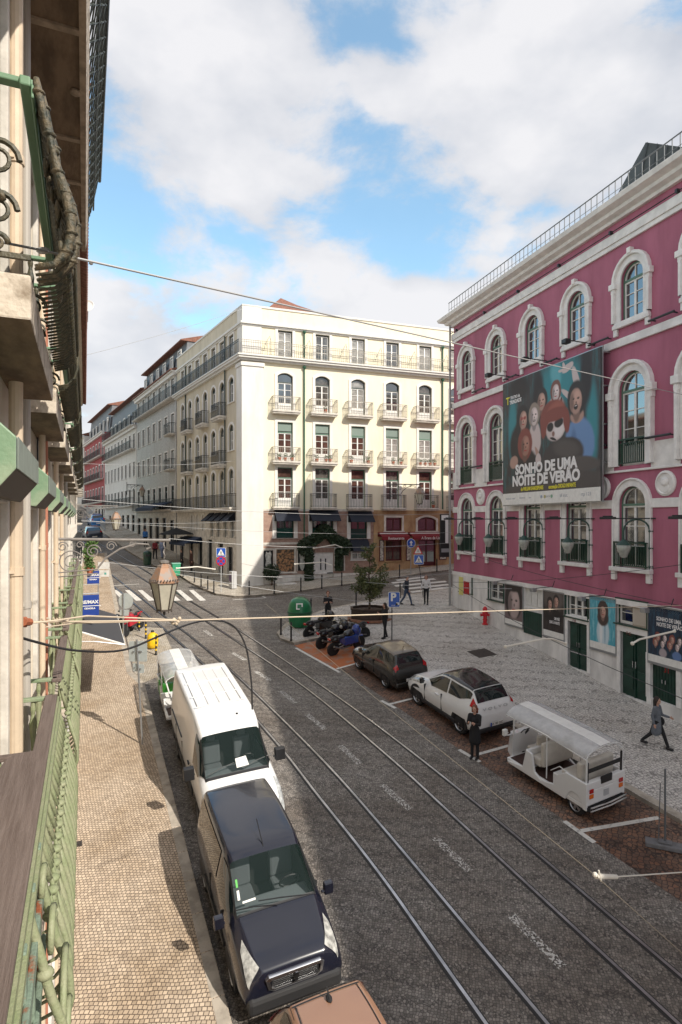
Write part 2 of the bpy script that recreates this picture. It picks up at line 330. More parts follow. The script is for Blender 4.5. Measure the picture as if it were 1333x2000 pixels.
# ---------------------------------------------------------------- ground
SA = atan2(NS[1].y, NS[1].x)
asphalt = None
WEAR = 1
def wear(M, sc, amt, tint, stretch=None):
    t = M.node_tree; b = t.nodes['Principled BSDF']; src = b.inputs['Base Color'].links[0].from_socket
    tc = t.nodes.new('ShaderNodeTexCoord'); mp = t.nodes.new('ShaderNodeMapping'); t.links.new(tc.outputs['Object'], mp.inputs[0])
    if stretch: mp.inputs['Scale'].default_value = stretch; mp.inputs['Rotation'].default_value = (0,0,-SA)
    n = t.nodes.new('ShaderNodeTexNoise'); n.inputs['Scale'].default_value = sc; n.inputs['Detail'].default_value = 8; n.inputs['Roughness'].default_value = .68; t.links.new(mp.outputs[0], n.inputs[0])
    r = t.nodes.new('ShaderNodeMapRange'); t.links.new(n.outputs[0], r.inputs[0]); r.inputs[1].default_value = .40; r.inputs[2].default_value = .64; r.inputs[4].default_value = amt
    m = t.nodes.new('ShaderNodeMix'); m.data_type = 'RGBA'; m.blend_type = 'MULTIPLY'; t.links.new(r.outputs[0], m.inputs['Factor']); t.links.new(src, m.inputs['A']); m.inputs['B'].default_value = (*tint, 1)
    t.links.new(m.outputs['Result'], b.inputs['Base Color'])
asphalt = stone_mat('dark_street_setts', (.44,.405,.37), (.19,.175,.16), (.09,.082,.075), .052, .2, kind='voronoi', rough=.60, bump=.7)
wear(asphalt, .30, .70, (.56,.50,.45)); wear(asphalt, 1.1, .65, (.58,.53,.50), (.22,1,1)); wear(asphalt, 9, .6, (.6,.58,.56))
calcada = stone_mat('limestone_mosaic', (.69,.555,.42), (.46,.365,.275), (.14,.105,.08), .075, radians(22)+SA+pi/4, patch=(.80,.76,.70), patch_scale=.5, bump=.6, mortar=.11)
plazam = stone_mat('basalt_limestone_setts', (.72,.68,.64), (.54,.51,.48), (.24,.225,.21), .095, radians(-20), kind='voronoi', patch=(.84,.82,.80), patch_scale=.45, bump=.8)
farpave = stone_mat('worn_limestone_mosaic', (.60,.55,.47), (.44,.40,.34), (.15,.125,.10), .10, .3, patch=(.7,.66,.6), patch_scale=.6)
parkm = stone_mat('dark_granite_setts', (.33,.18,.115), (.17,.12,.095), (.05,.035,.03), .105, radians(27), kind='voronoi', rough=.62, patch=(.5,.42,.38), patch_scale=.35, bump=.8)
kerbm = mat('limestone_kerb', (.42,.37,.31), .8, noise=.25, nscale=3, bump=.2)
orangep = mat('worn_orange_paint', (.42,.13,.045), .8, col2=(.30,.20,.15), nscale=2.2, bump=.3, lo=.45, hi=.66)
markm = mat('worn_road_paint', (.66,.64,.60), .8, col2=(.30,.29,.28), nscale=9, lo=.52, hi=.72)
def wornmark():
    M = bpy.data.materials.new('crumbled_road_paint'); M.use_nodes = True; t = M.node_tree; b = t.nodes['Principled BSDF']; b.inputs['Roughness'].default_value = .8
    b.inputs['Base Color'].default_value = (.6,.58,.55,1)
    tc = t.nodes.new('ShaderNodeTexCoord'); n = t.nodes.new('ShaderNodeTexNoise'); n.inputs['Scale'].default_value = 22; n.inputs['Detail'].default_value = 3; t.links.new(tc.outputs['Object'], n.inputs[0])
    r = t.nodes.new('ShaderNodeMapRange'); t.links.new(n.outputs[0], r.inputs[0]); r.inputs[1].default_value = .50; r.inputs[2].default_value = .54; t.links.new(r.outputs[0], b.inputs['Alpha']); return M
wornm = wornmark()
m = MB()
XS = [-1500,-160,160,1500]; YS = [-300,-40,150,1500]
m.grid([[(x, y, G(x, y)-.06 if abs(x) <= 160 else G(160*(1 if x > 0 else -1), y)-.06) for y in YS] for x in XS])
TAG(m.build('ground', farpave), kind='structure')
def sheet(name, pts, dz, M, kind='structure'):
    m = MB(); m.poly([(p[0], p[1], G(p[0], p[1])+dz) for p in pts]); o = m.build(name, M, fix=True)
    if o.data.polygons[0].normal.z < 0: o.data.flip_normals()
    return TAG(o, kind=kind)
sheet('road', [(-75,-14),(30,-14),(60,60),(20,110),(-75,110)], 0, asphalt)
def raised(name, pts, h, M, kerb=None, kw=.24, km=None):
    if kerb:
        km_ = MB(); P = [Vector((p[0], p[1], 0)) for p in kerb]
        for i in range(len(P)-1):
            a, b = P[i], P[i+1]; d = (b-a).normalized(); nrm = Vector((-d.y, d.x, 0))*kw
            L = (b-a).length; k = max(1, int(L/1.05))
            for j in range(k):
                p0 = a+d*(L*j/k+.004); p1 = a+d*(L*(j+1)/k-.004); q = [p0, p1, p1+nrm, p0+nrm]
                km_.add([(c.x, c.y, G(c.x, c.y)-.2) for c in q]+[(c.x, c.y, G(c.x, c.y)+h+.004) for c in q], [(3,2,1,0),(4,5,6,7),(0,1,5,4),(1,2,6,5),(2,3,7,6),(3,0,4,7)])
        TAG(km_.build('kerb', kerbm, fix=True, bevel=.015), kind='structure')
    n = len(pts); m = MB(); a = sum(pts[i][0]*pts[(i+1)%n][1]-pts[(i+1)%n][0]*pts[i][1] for i in range(n))
    if a < 0: pts = pts[::-1]
    m.add([(c[0], c[1], G(c[0], c[1])-.2) for c in pts]+[(c[0], c[1], G(c[0], c[1])+h) for c in pts], [tuple(range(n-1,-1,-1)), tuple(range(n,2*n))]+[(i,(i+1)%n,n+(i+1)%n,n+i) for i in range(n)])
    return TAG(m.build(name, M), kind='structure')
g2 = lambda u, v: tuple(gp(u, v))[:2]
N2 = lambda n, s: tuple(ns(n, s))[:2]
# left pavement (kerb n = 2.26)
kl = [N2(2.26, -4), N2(2.26, 26.5), N2(1.9, 28), N2(1.9, 62)]
raised('pavement', [N2(-1, -4)]+kl+[N2(-1, 62)], .13, calcada, kerb=kl)
sheet('parking_strip', [N2(2.0,26.6), N2(3.9,28), N2(3.9,34.5), N2(2.0,36)], .008, farpave)
# square on the right with kerb
sq = [(18.6,-4.3),(8.47,15.24),(7.67,16.9),(2.0,27.8),(-.3,31.0),(-2.28,29.9),(-3.05,30.7),(-3.3,31.6),(-3.0,33.2),g2(640,1192),g2(690,1182),g2(749,1171),g2(824,1161),g2(878,1152)]
raised('square', sq+[(30,44),(40,-4)], .12, plazam, kerb=[sq[i] for i in range(len(sq)-1,-1,-1)][::-1] and [tuple(p) for p in sq][::-1])
# pavement round the yellow corner building
yk = [g2(165,1000),g2(200,1041),g2(251,1079),g2(298,1106),g2(352,1127),g2(373,1141),g2(397,1153),g2(422,1163),g2(459,1168),g2(500,1166),g2(536,1163),g2(590,1157),g2(644,1148),g2(680,1144),g2(779,1130),g2(831,1121),g2(878,1116)]
raised('pavement', yk+[(30,56),(30,75),(-40,120)], .13, farpave, kerb=yk[::-1][::-1])
# parking setts along the square
pk = [(18.6-2.1,-5.4),(8.47-2.15,15.24-1.05),(5.6,15.7),(-.1,26.7),(2.0,27.8),(7.67,16.9),(8.47,15.24),(18.6,-4.3)]
sheet('parking_strip', pk, .004, parkm)
sheet('parking_strip', [g2(575,1261),g2(656,1309),g2(714,1291),(2.0,27.8),(-.3,31.0)], .009, orangep)
def strip(pts, w, dz, mb, M=0):
    P = [Vector((p[0], p[1], 0)) for p in pts]; L = []; R = []
    for i, p in enumerate(P):
        a = P[max(0, i-1)]; b = P[min(len(P)-1, i+1)]; d = (b-a).normalized(); nn = Vector((-d.y, d.x, 0))*w/2
        L.append(p-nn); R.append(p+nn)
    z = lambda q: (q.x, q.y, G(q.x, q.y)+dz)
    mb.grid([[z(a), z(b)] for a, b in zip(L, R)], M)
def spline(P, k=8):
    P = [Vector((p[0], p[1], p[2] if len(p) > 2 else 0)) for p in P]; P = [P[0]*2-P[1]]+P+[P[-1]*2-P[-2]]; o = []
    for i in range(1, len(P)-2):
        for j in range(k):
            t = j/k; a, b, c, d = P[i-1:i+3]
            o.append(.5*((2*b)+(c-a)*t+(2*a-5*b+4*c-d)*t*t+(3*b-a-3*c+d)*t**3))
    return o+[P[-2]]
railm = mat('polished_rail_steel', (.46,.45,.46), .3, metal=1, noise=.3, nscale=2); groovem = mat('rail_groove', (.018,.016,.016), .6)
RL = [[(947,2000),(740,1707),(620,1554),(531,1441),(419,1319),(333,1240),(300,1212),(202,1129)],[(1067,2000),(740,1609),(620,1475),(489,1345),(420,1283),(368,1240),(336,1216),(213,1119)],
      [(1323,2000),(891,1600),(750,1471),(598,1345),(478,1263),(420,1225),(343,1176),(293,1140),(228,1099)],[(1333,1911),(967,1600),(750,1428),(620,1334),(481,1240),(420,1203),(345,1158),(298,1124),(257,1099)]]
for pl in RL:
    P = [Vector(g2(*p)) for p in pl]; d0 = (P[0]-P[1]).normalized(); d1 = (P[-1]-P[-2]).normalized()
    if P[0].y < 12: P = [P[0]+d0*14]+P
    P = P+[P[-1]+d1*12+Vector((-.4,.5)), P[-1]+d1*26+Vector((-2,3))]
    C = spline([(p.x, p.y) for p in P]); mb = MB()
    strip(C, .15, .005, mb, 1); strip([c+Vector((.02,0,0)) for c in C], .06, .011, mb, 0)
    TAG(mb.build('tram_rail', [railm, groovem]), kind='structure')
mb = MB()
def line(a, b, w, dz=.012, MM=None): strip([g2(*a), g2(*b)], w, dz, MM or mb)
for a, b in (((745,1369),(773,1384)),((762,1376),(806,1365)),((897,1465),(938,1489)),((935,1474),(995,1457)),((1103,1605),(1162,1647)),((1136,1624),(1288,1598)),((578,1266),(664,1314)),((658,1307),(708,1293)),((197,1146),(272,1141))): line(a, b, .13)
for i in range(8):
    u = 194+25*i; mb.poly([(*g2(u,1153), gp(u,1153).z+.012), (*g2(u+9,1152.6), gp(u+9,1152.6).z+.012), (*g2(u+34,1173), gp(u+34,1173).z+.012), (*g2(u+22,1174), gp(u+22,1174).z+.012)][::-1])
for a, b in (((775,1134),(832,1127)),((766,1139),(850,1131)),((772,1145),(872,1136)),((788,1151),(877,1142)),((803,1157),(877,1147.5)),((470,1163.5),(505,1160))): line(a, b, .42 if a[0] > 700 else .1)
line((500,1160),(520,1168),.1); line((455,1172),(520,1168),.1)
TAG(mb.build('road_marking', markm), kind='structure')
mb = MB()
for a, b in (((1000,1790),(1100,1890)),((850,1637),(918,1703)),((745,1533),(802,1582)),((665,1457),(703,1493)),((600,1396),(635,1425)),((548,1350),(578,1374)),((500,1312),(528,1330)),((455,1276),(480,1290)),((400,1232),(415,1243))): line(a, b, .2)
TAG(mb.build('road_marking', wornm), kind='structure')
# covers set in the paving
cov = mat('cast_iron_cover', (.05,.04,.035), .6, noise=.4, nscale=30)
def cover(p, s, hh, lab):
    o = MB().slab([(-s/2,-s/2),(s/2,-s/2),(s/2,s/2),(-s/2,s/2)], -.02, .006)
    for k in range(5): o.box(-s*.42, s*.42, -s*.4+k*s*.2-.012, -s*.4+k*s*.2+.012, .006, .011)
    q = o.build('manhole_cover', cov); q.matrix_basis = facing(p+Vector((0,0,hh)), NS[1]); TAG(q, lab, 'manhole cover')
cover(gp(942,1281), .95, .125, 'large square iron cover set in the cobbles of the square')
cover(gp(151,1660), .22, .135, 'small square iron cover in the pale pavement near the balcony')
# ---------------------------------------------------------------- facade kit (x along the wall, -y outward, z up)
def outline(w, h, r, off=0, n=12, bot=0):
    a = w/2+off; pts = [(-a, -bot)]
    if r <= 0: return pts+[(-a, h+off), (a, h+off), (a, -bot)]
    R = (w*w/4+r*r)/(2*r); cz = h-R; th = math.asin(min(1, (w/2)/R)) if r < w/2-1e-6 else pi/2
    for i in range(n+1):
        q = -th+2*th*i/n; x = (R+off)*sin(q); z = cz+(R+off)*cos(q)
        if i == 0: x = -a
        if i == n: x = a
        pts.append((x, z))
    return pts+[(a, -bot)]
def wall(mb, x0, x1, z0, z1, ops=(), depth=.2, m=0, y=0, nar=12):
    xs = sorted({x0, x1, *[c-w/2 for c, _, w, _, _ in ops], *[c+w/2 for c, _, w, _, _ in ops]}); zs = sorted({z0, z1, *[zb for _, zb, _, _, _ in ops], *[zb+h for _, zb, _, h, _ in ops]})
    xs = [x for x in xs if x0-1e-6 <= x <= x1+1e-6]; zs = [z for z in zs if z0-1e-6 <= z <= z1+1e-6]
    for i in range(len(xs)-1):
        run = None
        for j in range(len(zs)-1):
            cx, cz = (xs[i]+xs[i+1])/2, (zs[j]+zs[j+1])/2
            hole = any(abs(cx-c) < w/2 and zb < cz < zb+h for c, zb, w, h, _ in ops)
            if not hole: run = (zs[j] if run is None else run[0] if isinstance(run, tuple) else run, zs[j+1]) if run is None or isinstance(run, tuple) else run
            if run is not None and (hole or j == len(zs)-2):
                mb.add([(xs[i],y,run[0]),(xs[i+1],y,run[0]),(xs[i+1],y,run[1]),(xs[i],y,run[1])], [(0,1,2,3)], m); run = None
    for c, zb, w, h, r in ops:
        o = outline(w, h, r, n=nar); P = [(c+a, zb+b) for a, b in o]
        if r > 0:
            A = P[1:-1]
            for i in range(len(A)-1):
                mb.add([(A[i][0],y,A[i][1]),(A[i+1][0],y,A[i+1][1]),(A[i+1][0],y,zb+h),(A[i][0],y,zb+h)], [(0,1,2,3)], m)
        for i in range(len(P)):
            a, b = P[i], P[(i+1)%len(P)]
            mb.add([(a[0],y,a[1]),(b[0],y,b[1]),(b[0],y+depth,b[1]),(a[0],y+depth,a[1])], [(0,3,2,1)], m)
def ring(mb, w, h, r, t, y0, y1, m=0, sill=True, off=0, n=12, bot=0):
    A = outline(w, h, r, off, n, bot); B = outline(w, h, r, off+t, n, bot)
    for i in range(len(A)-1):
        a, b, c, d = A[i], A[i+1], B[i+1], B[i]
        mb.add([(a[0],y0,a[1]),(b[0],y0,b[1]),(c[0],y0,c[1]),(d[0],y0,d[1]),(a[0],y1,a[1]),(b[0],y1,b[1]),(c[0],y1,c[1]),(d[0],y1,d[1])], [(0,1,2,3),(2,6,7,3),(0,4,5,1)], m)
    for s in (0, -1):
        a, b = A[s], B[s]; mb.add([(a[0],y0,a[1]),(b[0],y0,b[1]),(b[0],y1,b[1]),(a[0],y1,a[1])], [(0,1,2,3),(3,2,1,0)], m)
PROTO = {}
def window(parent, x, z, w, h, r=0, trim=.2, fr=None, sash=white, rows=3, transom=None, gl=glass, tm=white, depth=.17, tproj=.05, key='', cols=2, sill=.08, trans_m=None, y=0, door=.0, blind=None):
    k = (round(w,3), round(h,3), round(r,3), trim, fr.name if fr else None, sash.name, rows, transom, gl.name, tm.name, depth, key, cols, sill, door, blind)
    if k in PROTO: return inst(PROTO[k], (x, y, z), parent)
    a = MB(); cas = .055
    fr_ = fr or sash
    # casing (0), sashes (1)
    ring(a, w-2*cas, h-cas, r*(w-2*cas)/w if r else 0, cas, depth-.07, depth+.02, 0)
    top = h-cas; sp_ = (h-r-.02) if r >= w*.4 else h*.78 if transom is None else transom
    if transom == 0: sp_ = top
    if transom != 0:
        a.box(-w/2+cas, w/2-cas, depth-.075, depth+.01, sp_-.04, sp_+.04, 0)
        if r >= w*.4: a.box(-.02, .02, depth-.04, depth+.01, sp_, top, 1); ring(a, w-2*cas-.08, h-cas-.04, (w/2-cas-.04) if r >= w*.49 else r*.8, .04, depth-.04, depth+.005, 1)
    cw = (w-2*cas)/cols
    for c in range(cols):
        x0 = -w/2+cas+c*cw; x1 = x0+cw; st = .045
        for q0, q1 in ((x0, x0+st), (x1-st, x1)): a.box(q0, q1, depth-.045, depth+.012, 0, sp_-.04, 1)
        zb = door if door else .05
        a.box(x0+st, x1-st, depth-.045, depth+.011, 0, zb+.05, 1); a.box(x0+st, x1-st, depth-.045, depth+.011, sp_-.10, sp_-.04, 1)
        for i in range(1, rows):
            zz = zb+(sp_-zb-.05)*i/rows; a.box(x0+st, x1-st, depth-.035, depth+.01, zz-.015, zz+.015, 1)
    o = a.build('window', [fr_, sash], parent, loc=None); o.location = (x, y, z)
    g = MB(); P = outline(w-.02, h-.01, r); g.add([(p[0], depth, p[1]) for p in P], [tuple(range(len(P)-1, -1, -1))]); gg = g.build('pane', gl, o)
    if gg.data.polygons[0].normal.y > 0: gg.data.flip_normals()
    if blind:
        b_ = MB(); b_.box(-w/2+.07, w/2-.07, depth-.06, depth-.048, h*(1-blind), h-.07); b_.build('blind', mat('cloth_blind', (.20,.26,.23), .8), o)
    if trim:
        s_ = MB(); ring(s_, w, h, r, trim, -tproj, .003)
        if sill: s_.box(-w/2-trim-.05, w/2+trim+.05, -tproj-.05, depth, -sill, 0)
        s_.build('surround', tm, o, bevel=.012)
    PROTO[k] = o; return o
def balcony(parent, x, z, w, d=.55, h=.95, t=.16, metal=iron, stone=lime, bars=.11, key='', y=0, ends=True, pots=0, bow=0):
    k = ('b', round(w,2), d, h, metal.name, stone.name, key)
    if k in PROTO: return inst(PROTO[k], (x, y, z), parent)
    a = MB(); a.box(-w/2, w/2, -d, .0, -t*.55, 0); a.box(-w/2+.05, w/2-.05, -d+.06, .0, -t, -t*.55-.001); o = a.build('balcony', stone, parent, bevel=.02); o.location = (x, y, z)
    r = MB(); e = .05; n = max(3, int(w/bars)); b = .009
    for i in range(n+1):
        xx = -w/2+e+(w-2*e)*i/n; r.box(xx-b, xx+b, -d+e-b, -d+e+b, .0, h)
        if i < n and bow:
            xm = xx+(w-2*e)/n/2; r.tube([(xm+.028*cos(q*pi/4), -d+e, h*.5+.05*sin(q*pi/4)) for q in range(8)], .006, 4, closed=True)
    if ends:
        m_ = max(2, int(d/bars))
        for sx in (-1, 1):
            for i in range(m_+1): yy = -d+e+(d-e)*i/m_; r.box(sx*(w/2-e)-b, sx*(w/2-e)+b, yy-b, yy+b, 0, h)
    for zz, q in ((h, .018), (.07, .012), (h-.13, .009)):
        r.box(-w/2+e-q, w/2-e+q, -d+e-q, -d+e+q, zz-q, zz+q)
        for sx in (-1, 1): r.box(sx*(w/2-e)-q, sx*(w/2-e)+q, -d+e+q, 0, zz-q, zz+q)
    r.build('railing', metal, o); PROTO[k] = o; return o
# ================================================================ pink theatre
PX = Vector((.2917,-.9565)); PC = Vector((6.58, 35.8)); pz0 = G(*PC)-1.2
pink = thing('theatre', 'long crimson theatre with white arched window surrounds and a deep white cornice', 'theatre', (PC.x, PC.y, pz0), atan2(PX.y, PX.x))
P_ = lambda z: z-pz0
PL = 46.0; COLS = [1.56+3.1*i for i in range(14)]
trimm = mat('white_limestone_trim', (.78,.76,.74), .75, noise=.12, nscale=2.2)
ops = []
for c in COLS:
    ops += [(c, P_(17.15), 1.12, 2.05, .56), (c, P_(11.75), 1.32, 3.45, .66), (c, P_(8.0), 1.3, 2.98, .65)]
mb = MB(); wall(mb, 0, PL, P_(6.75), P_(21.0), ops, .22)
mb.add([(0,0,P_(6.75)),(0,0,P_(21.0)),(0,18,P_(21.0)),(0,18,P_(6.75))], [(0,1,2,3)]); mb.add([(PL,0,0),(PL,0,P_(21.6)),(PL,18,P_(21.6)),(PL,18,0)], [(3,2,1,0)])
mb.build('wall', pinkm, pink)
# white ground-storey wall with doors and windows
bm_ = mat('whitewashed_base', (.74,.72,.70), .8, noise=.2, nscale=1.2, stretch=(1,1,.4))
def ps(u, off=0):
    "position along the facade seen at column u"
    t = (u-666.5)/1200; bx, by = PC.x-.9565*off, PC.y-.2917*off
    return (by*t-bx)/(.2917+.9565*t)
def pzv(u, v, off=0):
    s = ps(u, off); Y = PC.y-.2917*off-.9565*s; return EYE+(1017-v)*Y/1200
bops = []; doors = []; wins = []
for (ua, ub, vt, vb, ucol) in ((902,925,1126,1157,0),(958,987,1136,1173,0),(1027,1062,1146,1188,0),(1110,1152,1159,1207,0),(1209,1268,1174,1222,0)):
    a, b = ps(ua, 0), ps(ub, 0); um = (ua+ub)/2; zt, zb_ = pzv(um, vt), pzv(um, vb); wins.append(((a+b)/2, zb_, b-a, zt-zb_)); bops.append(((a+b)/2, P_(zb_), b-a, zt-zb_, 0))
for (ua, ub, vt) in ((1113,1151,1216),(1216,1268,1238),(1274,1326,1296)):
    a, b = ps(ua, 0), ps(ub, 0); um = (ua+ub)/2; zt = pzv(um, vt); s = (a+b)/2; zg = G(PC.x+.2917*s, PC.y-.9565*s)+.16
    if ua == 1274: zg = pzv(1300, 1372)
    doors.append((s, zg, b-a, zt-zg)); bops.append((s, P_(zg), b-a, zt-zg, 0))
for s in (21.5, 26.5, 31.5, 36.5): bops.append((s, P_(2.6), 1.4, 2.9, 0)); doors.append((s, 2.6, 1.4, 2.9))
mb = MB(); wall(mb, -.04, PL, 0-4, P_(6.75), bops, .25, y=-.07); mb.add([(-.04,-.07,-4),(-.04,-.07,P_(6.75)),(-.04,18,P_(6.75)),(-.04,18,-4)], [(0,1,2,3)])
mb.add([(-.04,-.07,P_(6.75)),(PL,-.07,P_(6.75)),(PL,.1,P_(6.75)),(-.04,.1,P_(6.75))], [(0,1,2,3)]); mb.build('base_wall', bm_, pink)
mb = MB(); mb.box(-.07, PL, -.13, -.072, P_(6.6), P_(6.8)); mb.build('base_band', trimm, pink)
# string courses, cornice
mb = MB()
def clipbands(z0, z1, y0, y1, gap):
    xs = [-.05]
    for c in COLS: xs += [c-gap, c+gap]
    xs.append(PL)
    for i in range(0, len(xs), 2):
        if xs[i+1] > xs[i]: mb.box(xs[i], xs[i+1], y0, y1, P_(z0), P_(z1))
clipbands(10.18, 10.5, -.06, 0, .88); clipbands(11.6, 12.5, -.05, 0, .92); mb.box(-.05, PL, -.09, 0, P_(11.52), P_(11.6)); mb.box(-.05, PL, -.10, 0, P_(16.22), P_(16.52)); mb.box(-.06, PL, -.14, 0, P_(20.2), P_(20.55)); mb.box(-.06, PL, -.09, 0, P_(20.02), P_(20.198))
mb.build('string_course', trimm, pink, bevel=.015)
mb = MB(); prof = [(0,20.98),(-.14,20.98),(-.18,21.08),(-.38,21.16),(-.42,21.27),(-.68,21.36),(-.74,21.52),(-.68,21.57),(0,21.60)]
n_ = len(prof); mb.add([(-.0+p[0], p[0], P_(p[1])) for p in prof]+[(PL, p[0], P_(p[1])) for p in prof], [(i, i+1, n_+i+1, n_+i) for i in range(n_-1)])
mb.add([(p[0], p[0], P_(p[1])) for p in prof]+[(p[0], 18, P_(p[1])) for p in prof], [(i+1, i, n_+i, n_+i+1) for i in range(n_-1)])
mb.add([(0,0,P_(21.597)),(PL,0,P_(21.597)),(PL,18,P_(21.597)),(0,18,P_(21.597))], [(0,1,2,3)])
mb.build('cornice', trimm, pink)
mb = MB(); mb.box(-.35, PL, -.35, -.05, P_(21.57), P_(21.80)); mb.build('parapet', mat('weathered_parapet', (.30,.28,.27), .85, noise=.3, nscale=3), pink)
mb = MB()
for i in range(int(PL/.33)): mb.box(-.2+i*.33-.012, -.2+i*.33+.012, -.22, -.196, P_(21.80), P_(22.45))
mb.tube([(-.25,-.21,P_(22.45)),(PL,-.21,P_(22.45))], .025, 6); mb.tube([(-.25,-.21,P_(22.05)),(PL,-.21,P_(22.05))], .012, 4); mb.build('roof_railing', mat('weathered_steel', (.16,.17,.18), .6), pink)
# dark metal stage house behind the railing
mb = MB(); dm = mat('dark_standing_seam', (.04,.05,.047), .5, noise=.2)
sx0, sx1 = ps(1193,-1.4)-1.4, ps(1262,-2.2); sx2 = ps(1345,-2.2); zr2 = EYE+729/1200*(PC.y+.2917*2.2-.9565*sx2)
for q0, q1, za_, zb_ in ((sx1, sx2, 24.95, zr2), (sx2, PL-8, zr2, zr2-.3)): mb.add([(q0,1.4,P_(21.6)),(q1,1.4,P_(21.6)),(q1,2.2,P_(zb_)),(q0,2.2,P_(za_)),(q1,11,P_(zb_)),(q0,11,P_(za_))], [(0,1,2,3),(3,2,4,5)])
mb.add([(sx0,1.4,P_(21.6)),(sx1,1.4,P_(21.6)),(sx1,2.2,P_(24.95)),(sx1,11,P_(24.95)),(sx0,12,P_(21.6))], [(0,1,2),(0,2,3,4)])
sh = mb.build('stage_house_roof', dm, pink)
mb = MB()
zs_ = lambda x: 24.95+(zr2-24.95)*(x-sx1)/(sx2-sx1) if x < sx2 else zr2-.3*(x-sx2)/(PL-8-sx2)
for i in range(44): x = sx1+.1+i*.5; mb.add([(x,1.37,P_(21.6)),(x+.05,1.37,P_(21.6)),(x+.05,2.17,P_(zs_(x))),(x,2.17,P_(zs_(x)))], [(0,1,2,3)])
mb.build('standing_seam', iron, sh)
# windows
for c in COLS:
    o = window(pink, c, P_(17.15), 1.12, 2.05, .56, trim=.24, fr=pgreen, rows=3, tm=trimm, tproj=.06, key='top')
    window(pink, c, P_(11.75), 1.32, 3.45, .66, trim=.26, fr=pgreen, rows=3, tm=trimm, tproj=.08, key='mid', sill=0, door=.7)
    window(pink, c, P_(8.0), 1.3, 2.98, .65, trim=.24, fr=pgreen, rows=3, tm=trimm, tproj=.05, key='low', sill=0)
def pinktrim(kind):
    mb = MB()
    if kind == 'top':     # hood with ears and hanging ends
        ring(mb, 1.12+.48, 2.05+.24, .8, .12, -.16, 0); A = outline(1.6, 2.29, .8)
        for s in (-1, 1): mb.box(s*.86-.16, s*.86+.16, -.2, 0, 1.28, 1.5); mb.box(s*.86-.09, s*.86+.09, -.15, 0, 1.12, 1.28)
        mb.box(-.9, .9, -.14, .0, -.24, -.08)
        for s in (-1, 1): mb.box(s*.78-.1, s*.78+.1, -.1, 0, -.5, -.24)
        mb.box(-.09, .09, -.2, 0, 2.33, 2.55)
    elif kind == 'mid':
        ring(mb, 1.32+.52, 3.45+.26, .92, .13, -.2, 0)
        for s in (-1, 1): mb.box(s*.99-.17, s*.99+.17, -.24, 0, 2.52, 2.8); mb.box(s*.99-.1, s*.99+.1, -.18, 0, 2.3, 2.52)
    else:
        ring(mb, 1.3+.48, 2.98+.24, .89, .07, -.1, 0)
        mb.box(-1.0, 1.0, -.2, .0, -.16, 0)
        for s in (-1, 1): mb.box(s*.86-.11, s*.86+.11, -.12, 0, -.5, -.16)
    return mb
for kind, zz in (('top', 17.15), ('mid', 11.75), ('low', 8.0)):
    o = None
    for c in COLS:
        if o is None: o = pinktrim(kind).build('hood_mould', trimm, pink, bevel=.02); o.location = (c, 0, P_(zz))
        else: inst(o, (c, 0, P_(zz)), pink)
def railgrid(w, h, d, metal):
    r = MB(); n = int(w/.1)
    for i in range(n+1):
        x = -w/2+w*i/n; r.box(x-.016, x+.016, -d-.016, -d+.016, .08, h-.14)
    for zz, q in ((h, .03), (h-.14, .014), (.07, .02)): r.box(-w/2-.02, w/2+.02, -d-q, -d+q, zz-q, zz+q)
    for i in range(n): x = -w/2+w*(i+.5)/n; r.tube([(x+.032*cos(a*pi/3), -d, h-.07+.03*sin(a*pi/3)) for a in range(6)], .009, 4, closed=True)
    for s in (-1, 1):
        r.box(s*w/2-.025, s*w/2+.025, -d-.025, -d+.025, 0, h+.03)
        for zz in (h, .07): r.box(s*w/2-.015, s*w/2+.015, -d+.03, .1, zz-.015, zz+.015)
    return r
o = o2 = None
for c in COLS:
    if o is None:
        o = railgrid(1.32, .95, .02, dgreen).build('railing', dgreen, pink); o.location = (c, 0, P_(11.78))
        o2 = railgrid(1.55, .92, .14, dgreen).build('railing', dgreen, pink); o2.location = (c, 0, P_(8.0))
    else: inst(o, (c, 0, P_(11.78)), pink); inst(o2, (c, 0, P_(8.0)), pink)
# medallions, brackets, drain pipe
o = None
for i, c in enumerate(COLS[:-1]):
    if o is None:
        mb = MB(); mb.T = Matrix.Rotation(pi/2, 4, 'X'); mb.lathe([(.44,0),(.44,.05),(.36,.09),(.33,.04),(.0,.05)], n=24); mb.lathe([(.15,.04),(.17,.08),(.1,.13),(0,.14)], (0,.05,0), 12); mb.lathe([(.2,.03),(.16,.07),(0,.08)], (0,-.15,0), 12)
        o = mb.build('medallion', trimm, pink); o.location = (c+1.55, 0, P_(11.0))
    else: inst(o, (c+1.55, 0, P_(11.0)), pink)
mb = MB(); mb.tube([(-.09,-.2,P_(4.6)),(-.09,-.2,P_(21.2))], .06, 8); mb.tube([(-.09,-.2,P_(4.5)),(-.09,-.2,P_(6.6))], .085, 8)
for z in (6.7, 9.5, 12.5, 15.5, 18.5): mb.box(-.18, 0, -.28, -.12, P_(z), P_(z)+.08)
mb.build('drainpipe', mat('grey_zinc_pipe', (.30,.29,.28), .6), pink)
flm = mat('slim_flood_tube', (.03,.03,.035), .5); o = None
for c in COLS:
    p = []
    for (x, z, L) in ((c+1.55, 16.68, 1.1), (c+1.4, 12.62, 1.1)):
        k = ('fl', L)
        if k not in PROTO:
            mb = MB(); mb.tube([(-L/2,-.22,0),(L/2,-.22,0)], .045, 8)
            for s in (-1, 1): mb.box(s*L*.42-.02, s*L*.42+.02, -.2, 0, -.02, .02)
            o = mb.build('wall_light', flm, pink); PROTO[k] = o; o.location = (x, 0, P_(z))
        else: inst(PROTO[k], (x, 0, P_(z)), pink)
